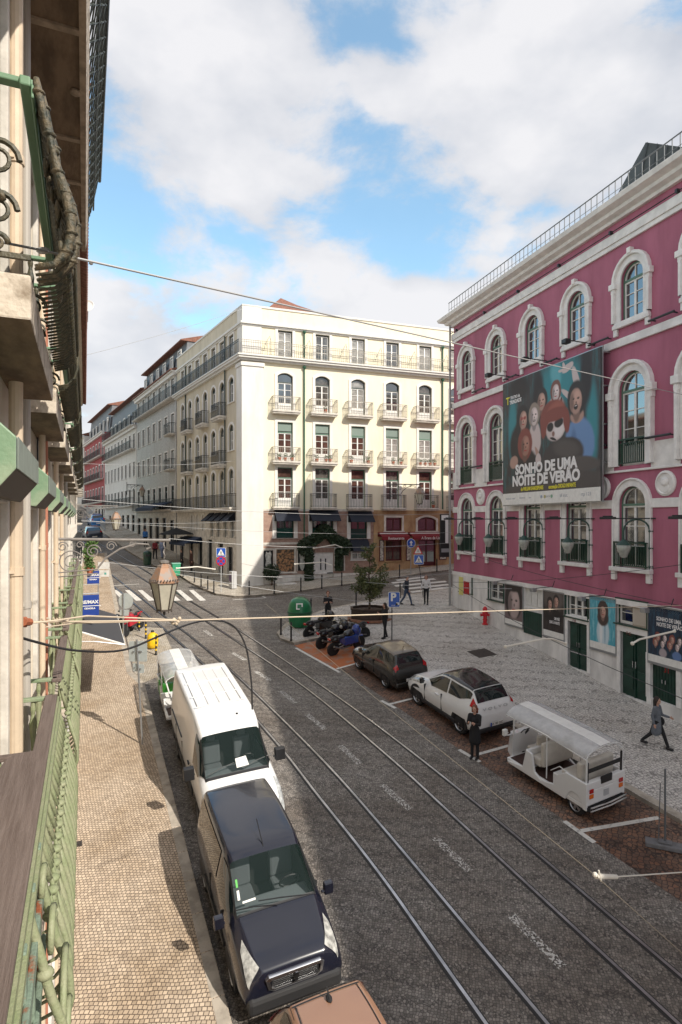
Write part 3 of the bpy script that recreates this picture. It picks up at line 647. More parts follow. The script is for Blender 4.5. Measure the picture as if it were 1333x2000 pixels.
# cable along the upper band
mb = MB(); mb.tube([(-.05,-.2,P_(20.6)),(PL,-.2,P_(20.6))], .02, 5)
for i in range(14): mb.box(.6+3.1*i, .7+3.1*i, -.24, -.1, P_(20.56), P_(20.68))
mb.build('cable_run', blackp, pink)
# ground storey openings
dkw = mat('dark_green_door', (.010,.045,.030), .3, noise=.25, nscale=3)
for i, (s, z, w, h) in enumerate(wins):
    if i == 2:
        mb = MB(); mb.box(-w/2, w/2, .12, .16, 0, h)
        for c in (-1, 0, 1):
            for k in range(11): zz = .12+k*(h-.2)/11; mb.add([(c*w/3-w*.14,.07,zz),(c*w/3+w*.14,.07,zz),(c*w/3+w*.14,.12,zz+.07),(c*w/3-w*.14,.12,zz+.07)], [(0,1,2,3)])
        o = mb.build('louvred_shutter', white, pink); o.location = (s, -.07, P_(z)); continue
    o = window(pink, s, P_(z), w, h, 0, trim=.06, fr=dgreen, rows=2, cols=(2, 2, 2, 3, 2)[i], transom=0, tm=dgreen, depth=.15, y=-.07, key='base%d' % i, sill=.05)
    if i == 4:
        mb = MB(); mb.box(.02, w/2, .03, .06, 0, h)
        for k in range(12): zz = .08+k*(h-.16)/12; mb.add([(.08,-.01,zz),(w/2-.06,-.01,zz),(w/2-.06,.03,zz+.06),(.08,.03,zz+.06)], [(0,1,2,3)])
        mb.build('louvred_shutter', mat('beige_shutter_paint', (.55,.48,.40), .6), o)
for i, (s, z, w, h) in enumerate(doors):
    mb = MB(); mb.box(-w/2, w/2, .10, .16, 0, h)
    if i != 2:
        for c in (-1, 1):
            for a, b in ((.12, .42), (.48, .93)): mb.box(c*w/4-w*.18, c*w/4+w*.18, .07, .10, h*a, h*b)
        mb.box(-.03, .03, .05, .10, 0, h)
    else:
        for k in range(9): mb.box(-w/2+.03+k*w/9, -w/2+.06+k*w/9, .085, .10, .02, h-.02)
    o = mb.build('door', dkw, pink, bevel=.01); o.location = (s, -.07, P_(z))
    if i == 0: m2 = MB(); m2.box(-w*.44, w*.44, .055, .07, .62, .66); m2.build('push_bar', chrome, o)
    m2 = MB(); [m2.box(c*.07-.015, c*.07+.015, .02, .09, h*.47, h*.57) for c in (-1, 1)]; m2.build('handle', chrome, o)
    m2 = MB(); t = .17
    for a, b in ((-w/2-t, -w/2), (w/2, w/2+t)): m2.box(a, b, -.04, .1, 0, h)
    m2.box(-w/2-t, w/2+t, -.045, .1, h, h+.24); m2.build('door_frame', trimm, o, bevel=.01)
s, z, w, h = wins[2]; mb = MB(); zt = pzv(1044, 1195); zb_ = pzv(1044, 1240); mb.box(-w/2, w/2, -.03, .0, 0, zt-zb_)
for k in range(8): mb.box(-w/2+.03+k*w/8, -w/2+.06+k*w/8, -.04, -.03, .02, zt-zb_-.02)
o = mb.build('ventilation_panel', dkw, pink); o.location = (s, -.072, P_(zb_))
# house numbers
for u, v, t in ((1127,1212,'7 B'),(1234,1237,'7 C'),(1304,1310,'31')):
    text_mesh(t, .16 if t[0] == '7' else .26, redl if t == '31' else mat('number_ink', (.25,.05,.05), .6), pink, (ps(u), -.125 if t[0] == '7' else -.02, P_(pzv(u, v))), name='house_number', depth=.003)
# hanging swan-neck lamps over the first floor
def lamp_arms():
    t = thing('swan_neck_lamp', '', 'wall lamp'); m1 = MB()
    m1.tube([(0,-.05,-1.7),(0,-.12,-1.7),(0,-.12,0)]+[(0, -.12-.42*(1-cos(a*pi/8)), .42*sin(a*pi/8)) for a in range(1, 9)]+[(0,-.96,-.35)], .032, 7)
    for zz in (0, -.6, -1.25): m1.box(-.02, .02, -.13, 0, zz-.02, zz+.02); m1.ball((0,-.12,zz), .055, 8)
    m1.build('bracket', mat('green_lamp_iron', (.03,.07,.06), .45), t)
    m2 = MB(); m2.lathe([(.05,-.30),(.12,-.36),(.2,-.44),(.26,-.5)], (0,-.96,0), 12); m2.build('cap', MATS['green_lamp_iron'], t)
    m3 = MB(); m3.lathe([(.25,-.5),(.24,-.62),(.12,-.93),(.05,-.96)], (0,-.96,0), 12); m3.build('lamp_glass', mat('frosted_lamp_glass', (.42,.44,.40), .25, noise=.2, coat=.5), t, smooth=True)
    return t
def flood_arm():
    t = thing('floodlight_arm', '', 'floodlight'); m1 = MB(); m1.tube([(0,0,0),(0,-1.25,0)], .025, 6); m1.lathe([(.1,0),(.1,.04)], (0,0,-.02), 10); m1.build('arm', iron, t)
    m2 = MB(); m2.box(-.13, .13, -1.75, -1.2, -.03, .06); m2.box(-.1, .1, -1.65, -1.3, .06, .1); m2.build('floodlight_head', blackp, t, bevel=.02); return t
M_P = pink.matrix_basis.copy()
M_P = Matrix.Translation(pink.location) @ Matrix.Rotation(pink.rotation_euler.z, 4, 'Z')
def pw(x, y, z): return M_P @ Vector((x, y, P_(z)))
l0 = f0 = None
LN = ['nearest the street corner','second from the street corner','third from the corner','fourth from the corner','fifth from the corner','sixth from the corner']
for i, c in enumerate(COLS[:6]):
    if l0 is None: l0 = lamp_arms(); a = l0; f0 = flood_arm(); b = f0
    else: a = copy_tree(l0); b = copy_tree(f0)
    a.location = pw(c+1.0, 0, 9.35); a.rotation_euler = (0, 0, pink.rotation_euler.z)
    b.location = pw(c+1.0, 0, 9.8); b.rotation_euler = a.rotation_euler
    # lamps hang in front of the window: swing the arm sideways
    a.rotation_euler.z -= radians(48); b.rotation_euler.z -= radians(40)
    TAG(a, 'green swan-neck wall lantern on the crimson wall, '+LN[i], 'wall lamp', 'swan-neck lanterns on the crimson theatre')
    TAG(b, 'slim black floodlight arm above the swan-neck lantern '+LN[i], 'floodlight', 'floodlight arms on the crimson theatre')
# ---- banner
BO = .42; bx0, bx1 = ps(983, BO), ps(1174, BO); bz0 = (pzv(983, 986, BO)+pzv(1174, 979, BO))/2; bz1 = (pzv(983, 742, BO)+pzv(1174, 689, BO))/2
BW, BH = bx1-bx0, bz1-bz0
ban = thing('banner', 'huge theatre banner of laughing actors hung across the crimson facade', 'banner', pw((bx0+bx1)/2, -BO, bz0), pink.rotation_euler.z)
bgm = mat('banner_print_base', (.055,.045,.045), .55, col2=(.04,.16,.19), nscale=1.1, stretch=(2.6,1,.45), lo=.5, hi=.72)
mb = MB(); mb.box(-BW/2, BW/2, 0, .04, 0, BH); mb.build('backing', bgm, ban)
mb = MB(); mb.box(-BW/2, BW/2, -.006, -.001, 0, BH*.092); mb.build('sponsor_strip', white, ban)
mb = MB(); mb.box(-BW/2-.05, BW/2+.05, .045, .1, BH-.05, BH+.05); mb.box(-BW/2-.05, BW/2+.05, .045, .1, -.05, .05)
for s in (-1, 1): mb.box(s*BW/2-.05, s*BW/2+.05, .045, .1, .05, BH-.05)
for s in (-1, 1):
    for z in (.25, .5, .75, .97): mb.tube([(s*BW/2,.07,BH*z),(s*BW/2,BO,BH*z)], .035, 6)
mb.build('banner_frame', steel, ban)
AY = [-.002]
def art(name, shapes, parent, W_, H_, layer=None):
    "flat printed shapes: (colour material, [(x,z) in 0..1, 0..1]) each a hair in front of the last"
    for M_, pts in shapes:
        AY[0] -= .0012; mb = MB(); P = [((p[0]-.5)*W_, AY[0], p[1]*H_) for p in pts]; mb.add(P, [tuple(range(len(P)))]); o = mb.build(name, M_, parent)
        if o.data.polygons[0].normal.y > 0: o.data.flip_normals()
def ell(cx, cz, rx, rz, n=16, rot=0, sq=1):
    o = []
    for i in range(n):
        a = 2*pi*i/n; x, z = rx*cos(a), rz*sin(a); x2 = x*cos(rot)-z*sin(rot)*sq; z2 = x*sin(rot)/sq+z*cos(rot); o.append((cx+x2, cz+z2))
    return o
pr = lambda n, c: mat('print_'+n, c, .5)
SK, SKL, SKD = (.44,.27,.22), (.60,.50,.49), (.26,.14,.11); HK, HR = (.035,.027,.026), (.24,.065,.05); DK, RD = (.03,.02,.02), (.42,.05,.05)
def face(cx, cz, r, sk, hair, hs=1.2, open_=0, tilt=0, long_=0, mask=None):
    lt = tuple(min(1, c*1.35) for c in sk); dk = tuple(c*.5 for c in sk); k = BA
    a = [(hair, cx, cz+r*.15, r*hs, r*1.3*hs*k, 0, .18)]
    if long_: a += [(hair, cx, cz-r*.8, r*hs*1.05, r*1.5*k, 0, .3)]
    a += [(dk, cx, cz-r*1.1*k, r*.42, r*.7*k, 0, .5), (sk, cx+tilt*r, cz-.08*r, r*.74, r*1.06*k, 0, .22), (lt, cx+tilt*r+r*.2, cz+r*.2*k, r*.42, r*.6*k, 0, .8), (dk, cx+tilt*r-r*.5, cz-.1*r, r*.25, r*.7*k, 0, .9)]
    for s in (-1, 1): a += [(mask or dk, cx+tilt*r+s*r*.31, cz+r*.15*k, r*(.17 if not mask else .3), r*(.10 if not mask else .2)*k, 0, .7), (DK, cx+tilt*r+s*r*.31, cz+r*.13*k, r*.09, r*.05*k, 0, .6)]
    a += [(dk, cx+tilt*r+r*.05, cz-r*.2*k, r*.1, r*.12*k, 0, .8), (RD if not open_ else DK, cx+tilt*r, cz-r*.55*k, r*.26, r*(.06+.2*open_)*k, 0, .5)]
    if open_: a.append((SKL, cx+tilt*r, cz-r*(.55-.1*open_)*k, r*.17, r*.05*k, 0, .5))
    return a
BA = BW/BH
TE, TB = (.04,.24,.28), (.12,.40,.46)
ly = [(TE, .62, .86, .22, .16, 0, .9), (TB, .60, .93, .05, .10, .2, .8), (TE, .12, .6, .05, .25, 0, .8), (TE, .93, .5, .05, .3, 0, .8), (DK, .42, .82, .06, .2, 0, .6), (DK, .88, .85, .05, .2, 0, .6), (DK, .2, .92, .12, .1, 0, .7)]
ly += [(HK, .22, .47, .13, .18, 0, .3)]+face(.245, .665, .058, SK, HK, 1.22, 0, .1, 1, (.4,.1,.09))
ly += face(.455, .765, .054, SK, HK, 1.15)+[(SKL, .385, .5, .062, .13, .1, .25)]+face(.375, .67, .055, SKL, (.30,.24,.2), 1.12, .3)
ly += [(SKL, .60, .70, .075, .07, 0, .3)]+face(.60, .80, .047, SKL, (.20,.08,.06), 1.14)+[(HK, .655, .70, .012, .05, 0, .3), (SKL, .725, .745, .085, .022, -.62, .3), (SKL, .79, .85, .026, .095, .35, .3), (SKL, .715, .945, .055, .026, .3, .3), (SKL, .68, .965, .012, .03, .4, .3), (SKL, .655, .94, .03, .012, 0, .3)]
ly += [((.15,.27,.50), .82, .40, .13, .18, .15, .2), ((.10,.18,.36), .78, .36, .03, .14, .1, .6), (SK, .80, .59, .06, .05, 0, .3)]+face(.795, .70, .072, SK, HK, 1.14, .9, -.08)
ly += [(HK, .27, .33, .13, .10, 0, .3)]+face(.27, .46, .064, (.34,.17,.13), HR, 1.3, 0, .1)+[(SK, .14, .34, .05, .05, .3, .3), (SK, .41, .38, .014, .06, .5, .3), (SKL, .42, .33, .03, .05, 0, .3)]
ly += [((.06,.05,.048), .66, .33, .20, .13, .1, .15), ((.10,.085,.08), .70, .38, .12, .06, -.2, .7)]
ly += [(HR, .575, .615, .135, .135, 0, .15), ((.36,.11,.08), .60, .68, .08, .05, .2, .8), (SKL, .60, .535, .095, .085, .2, .2), ((.75,.68,.68), .63, .52, .05, .05, .2, .8), (DK, .545, .555, .032, .034, .1, .35), (DK, .63, .575, .045, .034, .2, .35), (HR, .59, .64, .12, .05, .05, .3), (SKD, .575, .50, .014, .02, 0, .7), (DK, .575, .465, .035, .009, -.3, .5), (HR, .475, .58, .03, .10, 0, .3), (HR, .705, .58, .03, .09, .1, .3)]
ly += [((.085,.072,.068), .55, .10, .55, .14, .04, .3), ((.10,.085,.08), .86, .26, .14, .05, -.1, .4)]
bo = bpy.data.objects[KIDS[ban.name][0]]; bo.data.materials[0] = print_mat('banner_photo_print', (.050,.042,.042), ly, BW, BH, base2=(.035,.16,.17), wob=.006)
teal2, blue_p, skin_p, skin_l, hair_k, hair_r, grey_p, blk_p, skin_d = [None]*9
AY[0] -= .004
wl, yl = mat('print_white_ink', (.80,.78,.78), .5), mat('print_yellow_ink', (.80,.72,.05), .5)
def bt(t, fx, fz, size, M_, **k): return text_mesh(t, size*BH, M_, ban, ((fx-.5)*BW, AY[0], fz*BH), **k)
bt('SONHO DE UMA', .48, .272, .107, wl, bold=.03, sx=.92, name='banner_title'); bt('NOITE DE VERÃO', .475, .183, .110, wl, bold=.03, sx=.94, name='banner_title')
bt('de WILLIAM SHAKESPEARE', .35, .118, .040, yl, bold=.006, sx=.62, name='banner_credit'); bt('encenação DIOGO INFANTE', .66, .118, .040, yl, bold=.006, sx=.62, name='banner_credit')
bt('T', .065, .845, .085, yl, bold=.008, name='banner_emblem'); bt('TEATRO da', .155, .865, .034, wl, bold=.005, sx=.8, name='banner_emblem'); bt('TRINDADE', .16, .828, .042, wl, bold=.008, sx=.8, name='banner_emblem')
gk, = [mat('print_grey_ink', (.25,.27,.33), .5)]
for fx, t, sz in ((.10,'fundação inatel',.022),(.24,'REPÚBLICA',.016),(.33,'apoio',.014),(.52,'LISBOA',.018),(.68,'bf inst.',.034),(.88,'rtp 123',.034)): bt(t, fx, .05, sz, gk, name='sponsor_mark', depth=.002)
for fx, c in ((.455,(.2,.4,.7)),(.49,(.7,.6,.1)),(.56,(.2,.5,.3))): o = MB().front([(a*BW, b*BH) for a, b in ell(fx-.5, .05, .012, .014, 8)], AY[0], AY[0]+.003).build('sponsor_mark', mat('mark%d' % int(fx*100), c, .5), ban)
for i, u in enumerate((1000, 1075, 1160)):
    s = ps(u, .1); t = thing('banner_floodlight', ['small black floodlight above the left end of the banner','small black floodlight above the middle of the banner','small black floodlight above the right end of the banner'][i], 'floodlight', pw(s, 0, bz1+.35), pink.rotation_euler.z, group='floodlights above the banner')
    m1 = MB(); m1.tube([(0,-.02,0),(0,-1.3,.05)], .022, 6); m1.build('arm', iron, t); m2 = MB(); m2.box(-.14, .14, -1.5, -1.25, -.1, .08); m2.build('floodlight_head', blackp, t, bevel=.02)
# ---- posters on the base
def poster(u0, u1, vt, vb, label, bg, base2, layers, texts, off=.13):
    global BA
    a, b = ps(u0, off), ps(u1, off); um = (u0+u1)/2; z1, z0 = pzv(um, vt, off), pzv(um, vb, off); w, h = b-a, z1-z0
    t = thing('poster', label, 'poster', pw((a+b)/2, -off, z0), pink.rotation_euler.z, group='theatre posters along the base wall'); BA = w/h
    MB().box(-w/2, w/2, 0, .05, 0, h).build('board', print_mat('poster_print_%d' % u0, bg, layers(), w, h, base2=base2, wob=.012), t); f = MB(); [f.box(*q) for q in ((-w/2-.03,w/2+.03,-.01,.052,-.09,-.002),(-w/2-.03,w/2+.03,-.01,.052,h+.002,h+.05),(-w/2-.03,-w/2-.001,-.01,.052,-.002,h+.002),(w/2+.001,w/2+.03,-.01,.052,-.002,h+.002))]
    f.build('poster_frame', steel, t, fix=True); MB().box(-w/2, w/2, -.006, -.001, 0, h*.13).build('sponsor_strip', white, t)
    for tx, fx, fz, sz, M_, sx in texts: text_mesh(tx, sz*h, M_, t, ((fx-.5)*w, -.008, fz*h), name='poster_title', bold=.005, sx=sx, depth=.002)
    return t
poster(987,1021,1144,1221,'tall poster with a close-up pale face, nearest the street corner', (.17,.12,.12), (.26,.2,.2), lambda: face(.5, .58, .44, (.40,.31,.30), HK, 1.12, 0, .05)+[(HK, .5, 1.0, .5, .16, 0, .4)], [])
poster(1062,1102,1157,1245,'dark poster showing a couple above the words UM PAÍS QUE É A NOITE', (.03,.024,.022), (.07,.055,.05), lambda: [((.13,.11,.10), .5, .85, .5, .25, 0, .6), ((.02,.015,.015), .5, .45, .42, .2, 0, .3)]+face(.33, .72, .13, SK, HK, 1.2, long_=1)+face(.64, .80, .14, SK, HK, 1.05), [('UM PAÍS', .68, .42, .085, wl, .62), ('QUE É A NOITE', .56, .33, .085, wl, .62)])
poster(1153,1203,1168,1270,'turquoise poster of a long-haired figure in a white shirt', (.07,.34,.44), (.30,.62,.68), lambda: [((.55,.66,.72), .52, .34, .24, .30, 0, .3), ((.75,.78,.8), .45, .36, .06, .24, 0, .6), ((.3,.45,.55), .6, .36, .03, .24, 0, .7)]+face(.52, .74, .15, SK, (.07,.045,.04), 1.4, long_=1), [])
poster(1267,1342,1190,1300,'dark blue poster with a crowd under the words SONHO DE UMA NOITE DE VERÃO', (.012,.022,.045), (.03,.09,.15), lambda: sum([face(.2+.19*(k%4)+.06*(k//4), .36+.11*(k//4), .066, (SK, SKL)[k%2], (HR, HK)[k%2], 1.15) for k in range(8)], [])+[((.12,.2,.4), .76, .2, .12, .08, 0, .3), ((.4,.34,.36), .4, .2, .1, .08, 0, .4)], [('SONHO DE UMA', .55, .80, .10, wl, .72), ('NOITE DE VERÃO', .57, .70, .10, wl, .72)])
# bracketed spotlights above the posters
for i, u in enumerate((990, 1068, 1165, 1290)):
    s = ps(u, .1); t = thing('poster_light', 'black spotlight on a bent arm above the '+['close-up face poster','couple poster','turquoise poster','dark blue crowd poster'][i], 'spotlight', pw(s+.3, -.08, 6.55+.3), pink.rotation_euler.z, group='spotlights above the posters')
    m1 = MB(); m1.tube([(.25,0,.25),(.25,-.1,0),(0,-.5,-.05),(-.15,-.75,-.1)], .018, 5); m1.build('arm', iron, t); m2 = MB(); m2.box(-.28, -.06, -.9, -.68, -.24, -.08); m2.build('spotlight_head', steel, t, bevel=.02)
# red box, sign, hydrant
t = thing('notice_board', 'tall notice board with a red panel on the white base wall', 'notice board', pw(ps(912), -.1, 4.75), pink.rotation_euler.z)
MB().box(-.75, .75, -.06, 0, 0, 1.9).build('board', bm_, t); MB().box(0, .6, -.09, -.061, .9, 1.6).build('red_panel', redl, t); MB().box(-.55, -.1, -.09, -.061, .8, 1.8).build('yellow_panel', mat('yellow_panel', (.65,.6,.2), .6), t)
hy = gp(948, 1224); t = thing('hydrant', 'red fire hydrant standing by the white base of the crimson theatre', 'hydrant', hy+Vector((0,0,.11)))
hm = mat('hydrant_red', (.55,.02,.03), .35); m1 = MB(); m1.lathe([(.16,0),(.16,.04),(.1,.07),(.1,.2),(.13,.22),(.13,.27),(.1,.29),(.1,.55),(.15,.57),(.15,.62),(.12,.66),(.12,.82),(.06,.92),(0,.95)], n=14)
m1.build('barrel', hm, t, bevel=.004); m2 = MB(); m2.tube([(-.22,0,.5),(.22,0,.5)], .06, 10); m2.tube([(-.24,0,.5),(-.18,0,.5)], .08, 8); m2.tube([(.18,0,.5),(.24,0,.5)], .08, 8); m2.tube([(0,-.2,.72),(0,0,.72)], .05, 8); m2.build('nozzle', hm, t)
# black and white blade sign at the corner
t = thing('blade_sign', 'tall black blade sign with a white numeral on the theatre corner', 'sign', pw(-.1, -.2, 7.6), pink.rotation_euler.z)
MB().box(-.09, .0, -.62, 0, 0, 2.5).build('sign_box', blackp, t, bevel=.01)
mw = MB(); mw.box(-.101, -.091, -.6, -.12, 2.25, 2.45); mw.box(-.101, -.091, -.3, -.05, .75, 2.25)
mw.box(.001, .008, -.55, -.1, 2.15, 2.45); mw.box(.001, .008, -.3, -.1, .8, 2.15); mw.build('sign_letter', wl, t); MB().box(-.1, .01, -.55, -.05, .28, .5).build('sign_panel', mat('grey_print', (.3,.3,.32), .5), t)
# ================================================================ cream corner building
YC = Vector((-6.74, 42.1)); YX = Vector((.9375,.348)); yz0 = G(*YC)-1.0
yel = thing('corner_building', 'cream five-storey corner building with white pilaster and iron balconies', 'building', (YC.x, YC.y, yz0), atan2(YX.y, YX.x))
Q_ = lambda z: z-yz0
def ys(u, off=0):
    t = (u-666.5)/1200; bx, by = YC.x+.348*off, YC.y-.9375*off
    return (by*t-bx)/(.9375-.348*t)
def yzv(u, v, off=0): s = ys(u, off); return EYE+(1017-v)*(YC.y-.9375*off+.348*s)/1200
FL = 25.0
fc = [3.0+2.765*i for i in range(8)]
pmarble = mat('rose_marble_cladding', (.40,.27,.21), .5, col2=(.25,.15,.12), nscale=3.5, lo=.35, hi=.7)
ochre = mat('ochre_stucco', (.50,.34,.18), .85, col2=(.30,.17,.09), nscale=1.2, stretch=(1,1,.5))
creams = mat('cream_stucco_side', (.60,.54,.42), .85, noise=.10, nscale=1.0, stretch=(1,1,.4))
ops = []
for c in fc:
    ops += [(c, Q_(21.12), 1.05, 1.95, 0), (c, Q_(17.4), 1.1, 2.68, .22), (c, Q_(13.88), 1.1, 2.75, 0), (c, Q_(10.68), 1.1, 2.78, 0)]
mb = MB(); wall(mb, 0, FL, Q_(10.5), Q_(24.45), ops, .18)
mb.add([(FL,0,Q_(3)),(FL,0,Q_(24.45)),(FL,14,Q_(24.45)),(FL,14,Q_(3))], [(3,2,1,0)]); mb.add([(0,0,Q_(24.45)),(FL,0,Q_(24.45)),(FL,14,Q_(24.45)),(0,14,Q_(24.45))], [(0,1,2,3)])
mb.build('wall', cream, yel)
gfo = []; gdef = []
def gf(u0, u1, v0, v1, r=0, kind='win'):
    a, b = ys(u0), ys(u1); um = (u0+u1)/2; z1, z0 = yzv(um, v0), yzv(um, v1); gfo.append(((a+b)/2, Q_(z0), b-a, z1-z0, r)); gdef.append(((a+b)/2, z0, b-a, z1-z0, r, kind))
gf(540,574,1014,1051, kind='greenwin'); gf(610,651,1014,1052, kind='greenwin'); gf(685,717,1015,1052, kind='greenwin')
gf(515,534,1075,1115, kind='case'); gf(540,575,1073,1117, kind='mural'); gf(582,600,1074,1115, kind='case'); gf(612,652,1079,1134, kind='wdoor'); gf(655,672,1072,1115, kind='case'); gf(688,713,1077,1093, kind='win')
gf(754,785,1011,1037, kind='rwin'); gf(816,852,1010,1037, .25, kind='rwin'); gf(753,785,1053,1095, kind='shop'); gf(817,852,1053,1105, kind='sdoor')
xo = ys(730)
mb = MB(); wall(mb, 1.4, xo, Q_(5.9), Q_(10.5), gfo[:9], .2); mb.build('marble_wall', pmarble, yel)
mb = MB(); wall(mb, xo, FL, Q_(2), Q_(10.5), gfo[9:], .2, y=-.02); mb.add([(xo,-.02,Q_(2)),(xo,.2,Q_(2)),(xo,.2,Q_(10.5)),(xo,-.02,Q_(10.5))], [(0,1,2,3),(3,2,1,0)]); mb.build('ochre_wall', ochre, yel)
mb = MB(); dz = [g for g in gdef if g[5] == 'wdoor'][0]
wall(mb, 1.4, xo, Q_(2), Q_(5.9), [(dz[0], Q_(dz[1]), dz[2], 5.9-dz[1], 0)], .25, y=-.06); mb.build('plinth', dirty_white, yel)
mb = MB(); mb.box(xo, ys(800), -.3, -.021, Q_(3), Q_(5.75)); mb.box(2.2, 3.6, -.9, -.07, Q_(4), Q_(5.4)); mb.box(5.3, 6.5, -.7, -.07, Q_(4), Q_(5.3)); mb.box(ys(668)+.1, ys(668)+1.4, -.7, -.07, Q_(4), Q_(5.6)); mb.build('low_wall', dirty_white, yel, bevel=.02)
# white corner pilaster, turning the corner
wp = mat('white_pilaster', (.74,.72,.68), .8, noise=.07, nscale=1.5, stretch=(1,1,.4))
R2 = Matrix.Rotation(pi/2, 3, 'Z')
SXv = Vector((.507,-.862)); inw = Vector((.862,.507))
def toY(p2):
    d = Vector((p2[0]-YC.x, p2[1]-YC.y)); return (d.dot(YX), d.dot(Vector((-YX.y, YX.x))))
def cornerpoly(front, side, out, inn=.3):
    "L-shaped plan hugging both faces of the corner"
    A = YC+YX*front; B = YC-SXv*side; nF = Vector((YX.y,-YX.x)); nS = -inw
    # mitre
    a = YC+nF*out; b = YC+nS*out; d1, d2 = YX, SXv; den = d1.x*d2.y-d1.y*d2.x; t = ((b.x-a.x)*d2.y-(b.y-a.y)*d2.x)/den; M_ = a+d1*t
    a2 = YC-nF*inn; b2 = YC-nS*inn; t2 = ((b2.x-a2.x)*d2.y-(b2.y-a2.y)*d2.x)/den; I = a2+d1*t2
    return [toY(q) for q in (A-nF*inn, I, B-nS*inn, B+nS*out, M_, A+nF*out)]
mb = MB(); mb.slab(cornerpoly(1.42, .95, .10), Q_(3), Q_(20.35)); mb.slab(cornerpoly(1.5, 1.0, .17), Q_(20.36), Q_(20.62)); mb.slab(cornerpoly(1.3, .9, .06), Q_(21.1), Q_(24.5)); mb.slab(cornerpoly(1.46, 1.0, .15), Q_(3), Q_(5.3))
mb.build('pilaster', wp, yel)
mb = MB()
SLn = 16.3
for z0, z1, o in ((20.72,20.86,.25),(20.86,21.0,.42),(21.0,21.1,.5),(23.15,23.25,.1),(23.25,23.4,.2),(24.45,24.58,.06)): mb.slab(cornerpoly(FL, SLn, o), Q_(z0), Q_(z1)-.001)
mb.build('cornice', mat('painted_cornice', (.70,.69,.65), .75, noise=.08), yel)
mb = MB(); mb.box(1.42, xo, -.03, 0, Q_(10.4), Q_(10.56)); mb.box(1.42, ys(604), -.05, 0, Q_(8.05), Q_(8.2)); mb.box(1.42, ys(604), -.04, 0, Q_(7.75), Q_(7.8)); mb.build('stone_band', lime, yel)
roomg = mat('room_behind_glass', (.10,.09,.08), .07, coat=.8, ior=1.8, noise=.7, nscale=1.6)
for i, c in enumerate(fc):
    window(yel, c, Q_(21.12), 1.05, 1.95, 0, trim=.2, fr=mat('dark_frame', (.06,.08,.075), .5), rows=3, transom=0, tm=wp, key='at', gl=(glass_l, roomg, glass_l, glass, glass_l)[i % 5], sill=0)
    window(yel, c, Q_(17.4), 1.1, 2.68, .22, trim=.2, fr=MATS['dark_frame'], rows=3, transom=2.05, tm=wp, key='r3', sill=0, gl=(glass, roomg, glass_l, glass, roomg)[i % 5], door=.55)
    window(yel, c, Q_(13.88), 1.1, 2.75, 0, trim=.2, fr=pgreen, rows=3, transom=2.05, tm=wp, key='r2', sill=0, blind=(.22,.22,.3,.22,.26)[i % 5], gl=mat('warm_room_glass', (.09,.045,.035), .08, coat=.6, noise=.5, nscale=2) if i < 3 else glass_l, door=.6)
    window(yel, c, Q_(10.68), 1.1, 2.78, 0, trim=.2, fr=pgreen, rows=3, transom=2.05, tm=wp, key='r1', sill=0, gl=(MATS['warm_room_glass'], roomg)[i % 2], door=.6)
rustw = mat('pale_balcony_iron', (.32,.29,.24), .6)
for c in fc:
    balcony(yel, c, Q_(17.4), 2.05, .55, .95, .24, metal=rustw, stone=lime, bars=.13, key='y3', bow=1)
    balcony(yel, c, Q_(13.88), 2.05, .55, .95, .24, metal=rustw, stone=lime, bars=.13, key='y2', bow=1)
    balcony(yel, c, Q_(10.68), 1.95, .5, .95, .2, metal=mat('dark_balcony_iron', (.10,.10,.095), .55), stone=lime, bars=.13, key='y1')
r = MB()
def railrun(x0, x1, z, h, y, sp, b=.01, e=None):
    n = int((x1-x0)/sp)
    for i in range(n+1): x = x0+(x1-x0)*i/n; r.box(x-b, x+b, y-b, y+b, z, z+h)
    for zz in (z+h, z+.08, z+h-.14): r.box(x0, x1, y-b*1.4, y+b*1.4, zz-b*1.4, zz+b*1.4)
railrun(-.3, FL, Q_(21.1), .95, -.42, .16); r.build('roof_terrace_railing', rustw, yel)
dp = mat('green_drainpipe', (.035,.11,.065), .5)
for u in (594, 864):
    x = ys(u); mb = MB(); mb.tube([(x,-.1,Q_(8.2 if u == 594 else 10.6)),(x,-.1,Q_(20.7))], .055, 8); mb.tube([(x,-.1,Q_(21.1)),(x,-.1,Q_(23.1))], .055, 8); mb.lathe([(.06,0),(.13,.12),(.13,.2)], (x,-.12,Q_(20.45)), 8); mb.lathe([(.06,0),(.13,.12),(.13,.2)], (x,-.12,Q_(22.95)), 8); mb.build('drainpipe', dp, yel)
o = None
for i, c in enumerate(fc):     # curved clothes brackets between the attic windows
    if o is None: mb = MB(); mb.tube([(0,-.05,0),(.05,-.3,.35),(.2,-.4,.7),(.35,-.4,.95),(.42,-.35,.7)], .014, 5); mb.tube([(.42,-.35,.8),(.42,-.35,-.3)], .012, 4); o = mb.build('iron_bracket', iron, yel); o.location = (c-1.55, 0, Q_(21.5))
    else: inst(o, (c-1.45, 0, Q_(21.5)), yel)
navy = mat('navy_awning', (.012,.016,.028), .8)
def awning(parent, x0, x1, zt, zb, out, M_, y=-.02, name='awning', val=.0):
    mb = MB(); mb.side([(y,zt),(y-out,zb),(y-out,zb-.02),(y,zt-.06)], x0, x1)
    if val: mb.box(x0, x1, y-out-.012, y-out, zb-val, zb)
    for x in (x0, x1): mb.add([(x,y,zt-.06),(x,y-out,zb-.02),(x,y,zb-.02)], [(0,1,2),(2,1,0)])
    return mb.build(name, M_, parent)
for u0, u1, vt, vb in ((536,577,996,1014),(604,655,996,1014),(680,721,998,1016),(684,714,1053,1072)):
    um = (u0+u1)/2; awning(yel, ys(u0), ys(u1)+.2, Q_(yzv(um, vt)), Q_(yzv(um, vb))-.12, .75, navy)
bord = mat('burgundy_awning', (.20,.010,.018), .7)
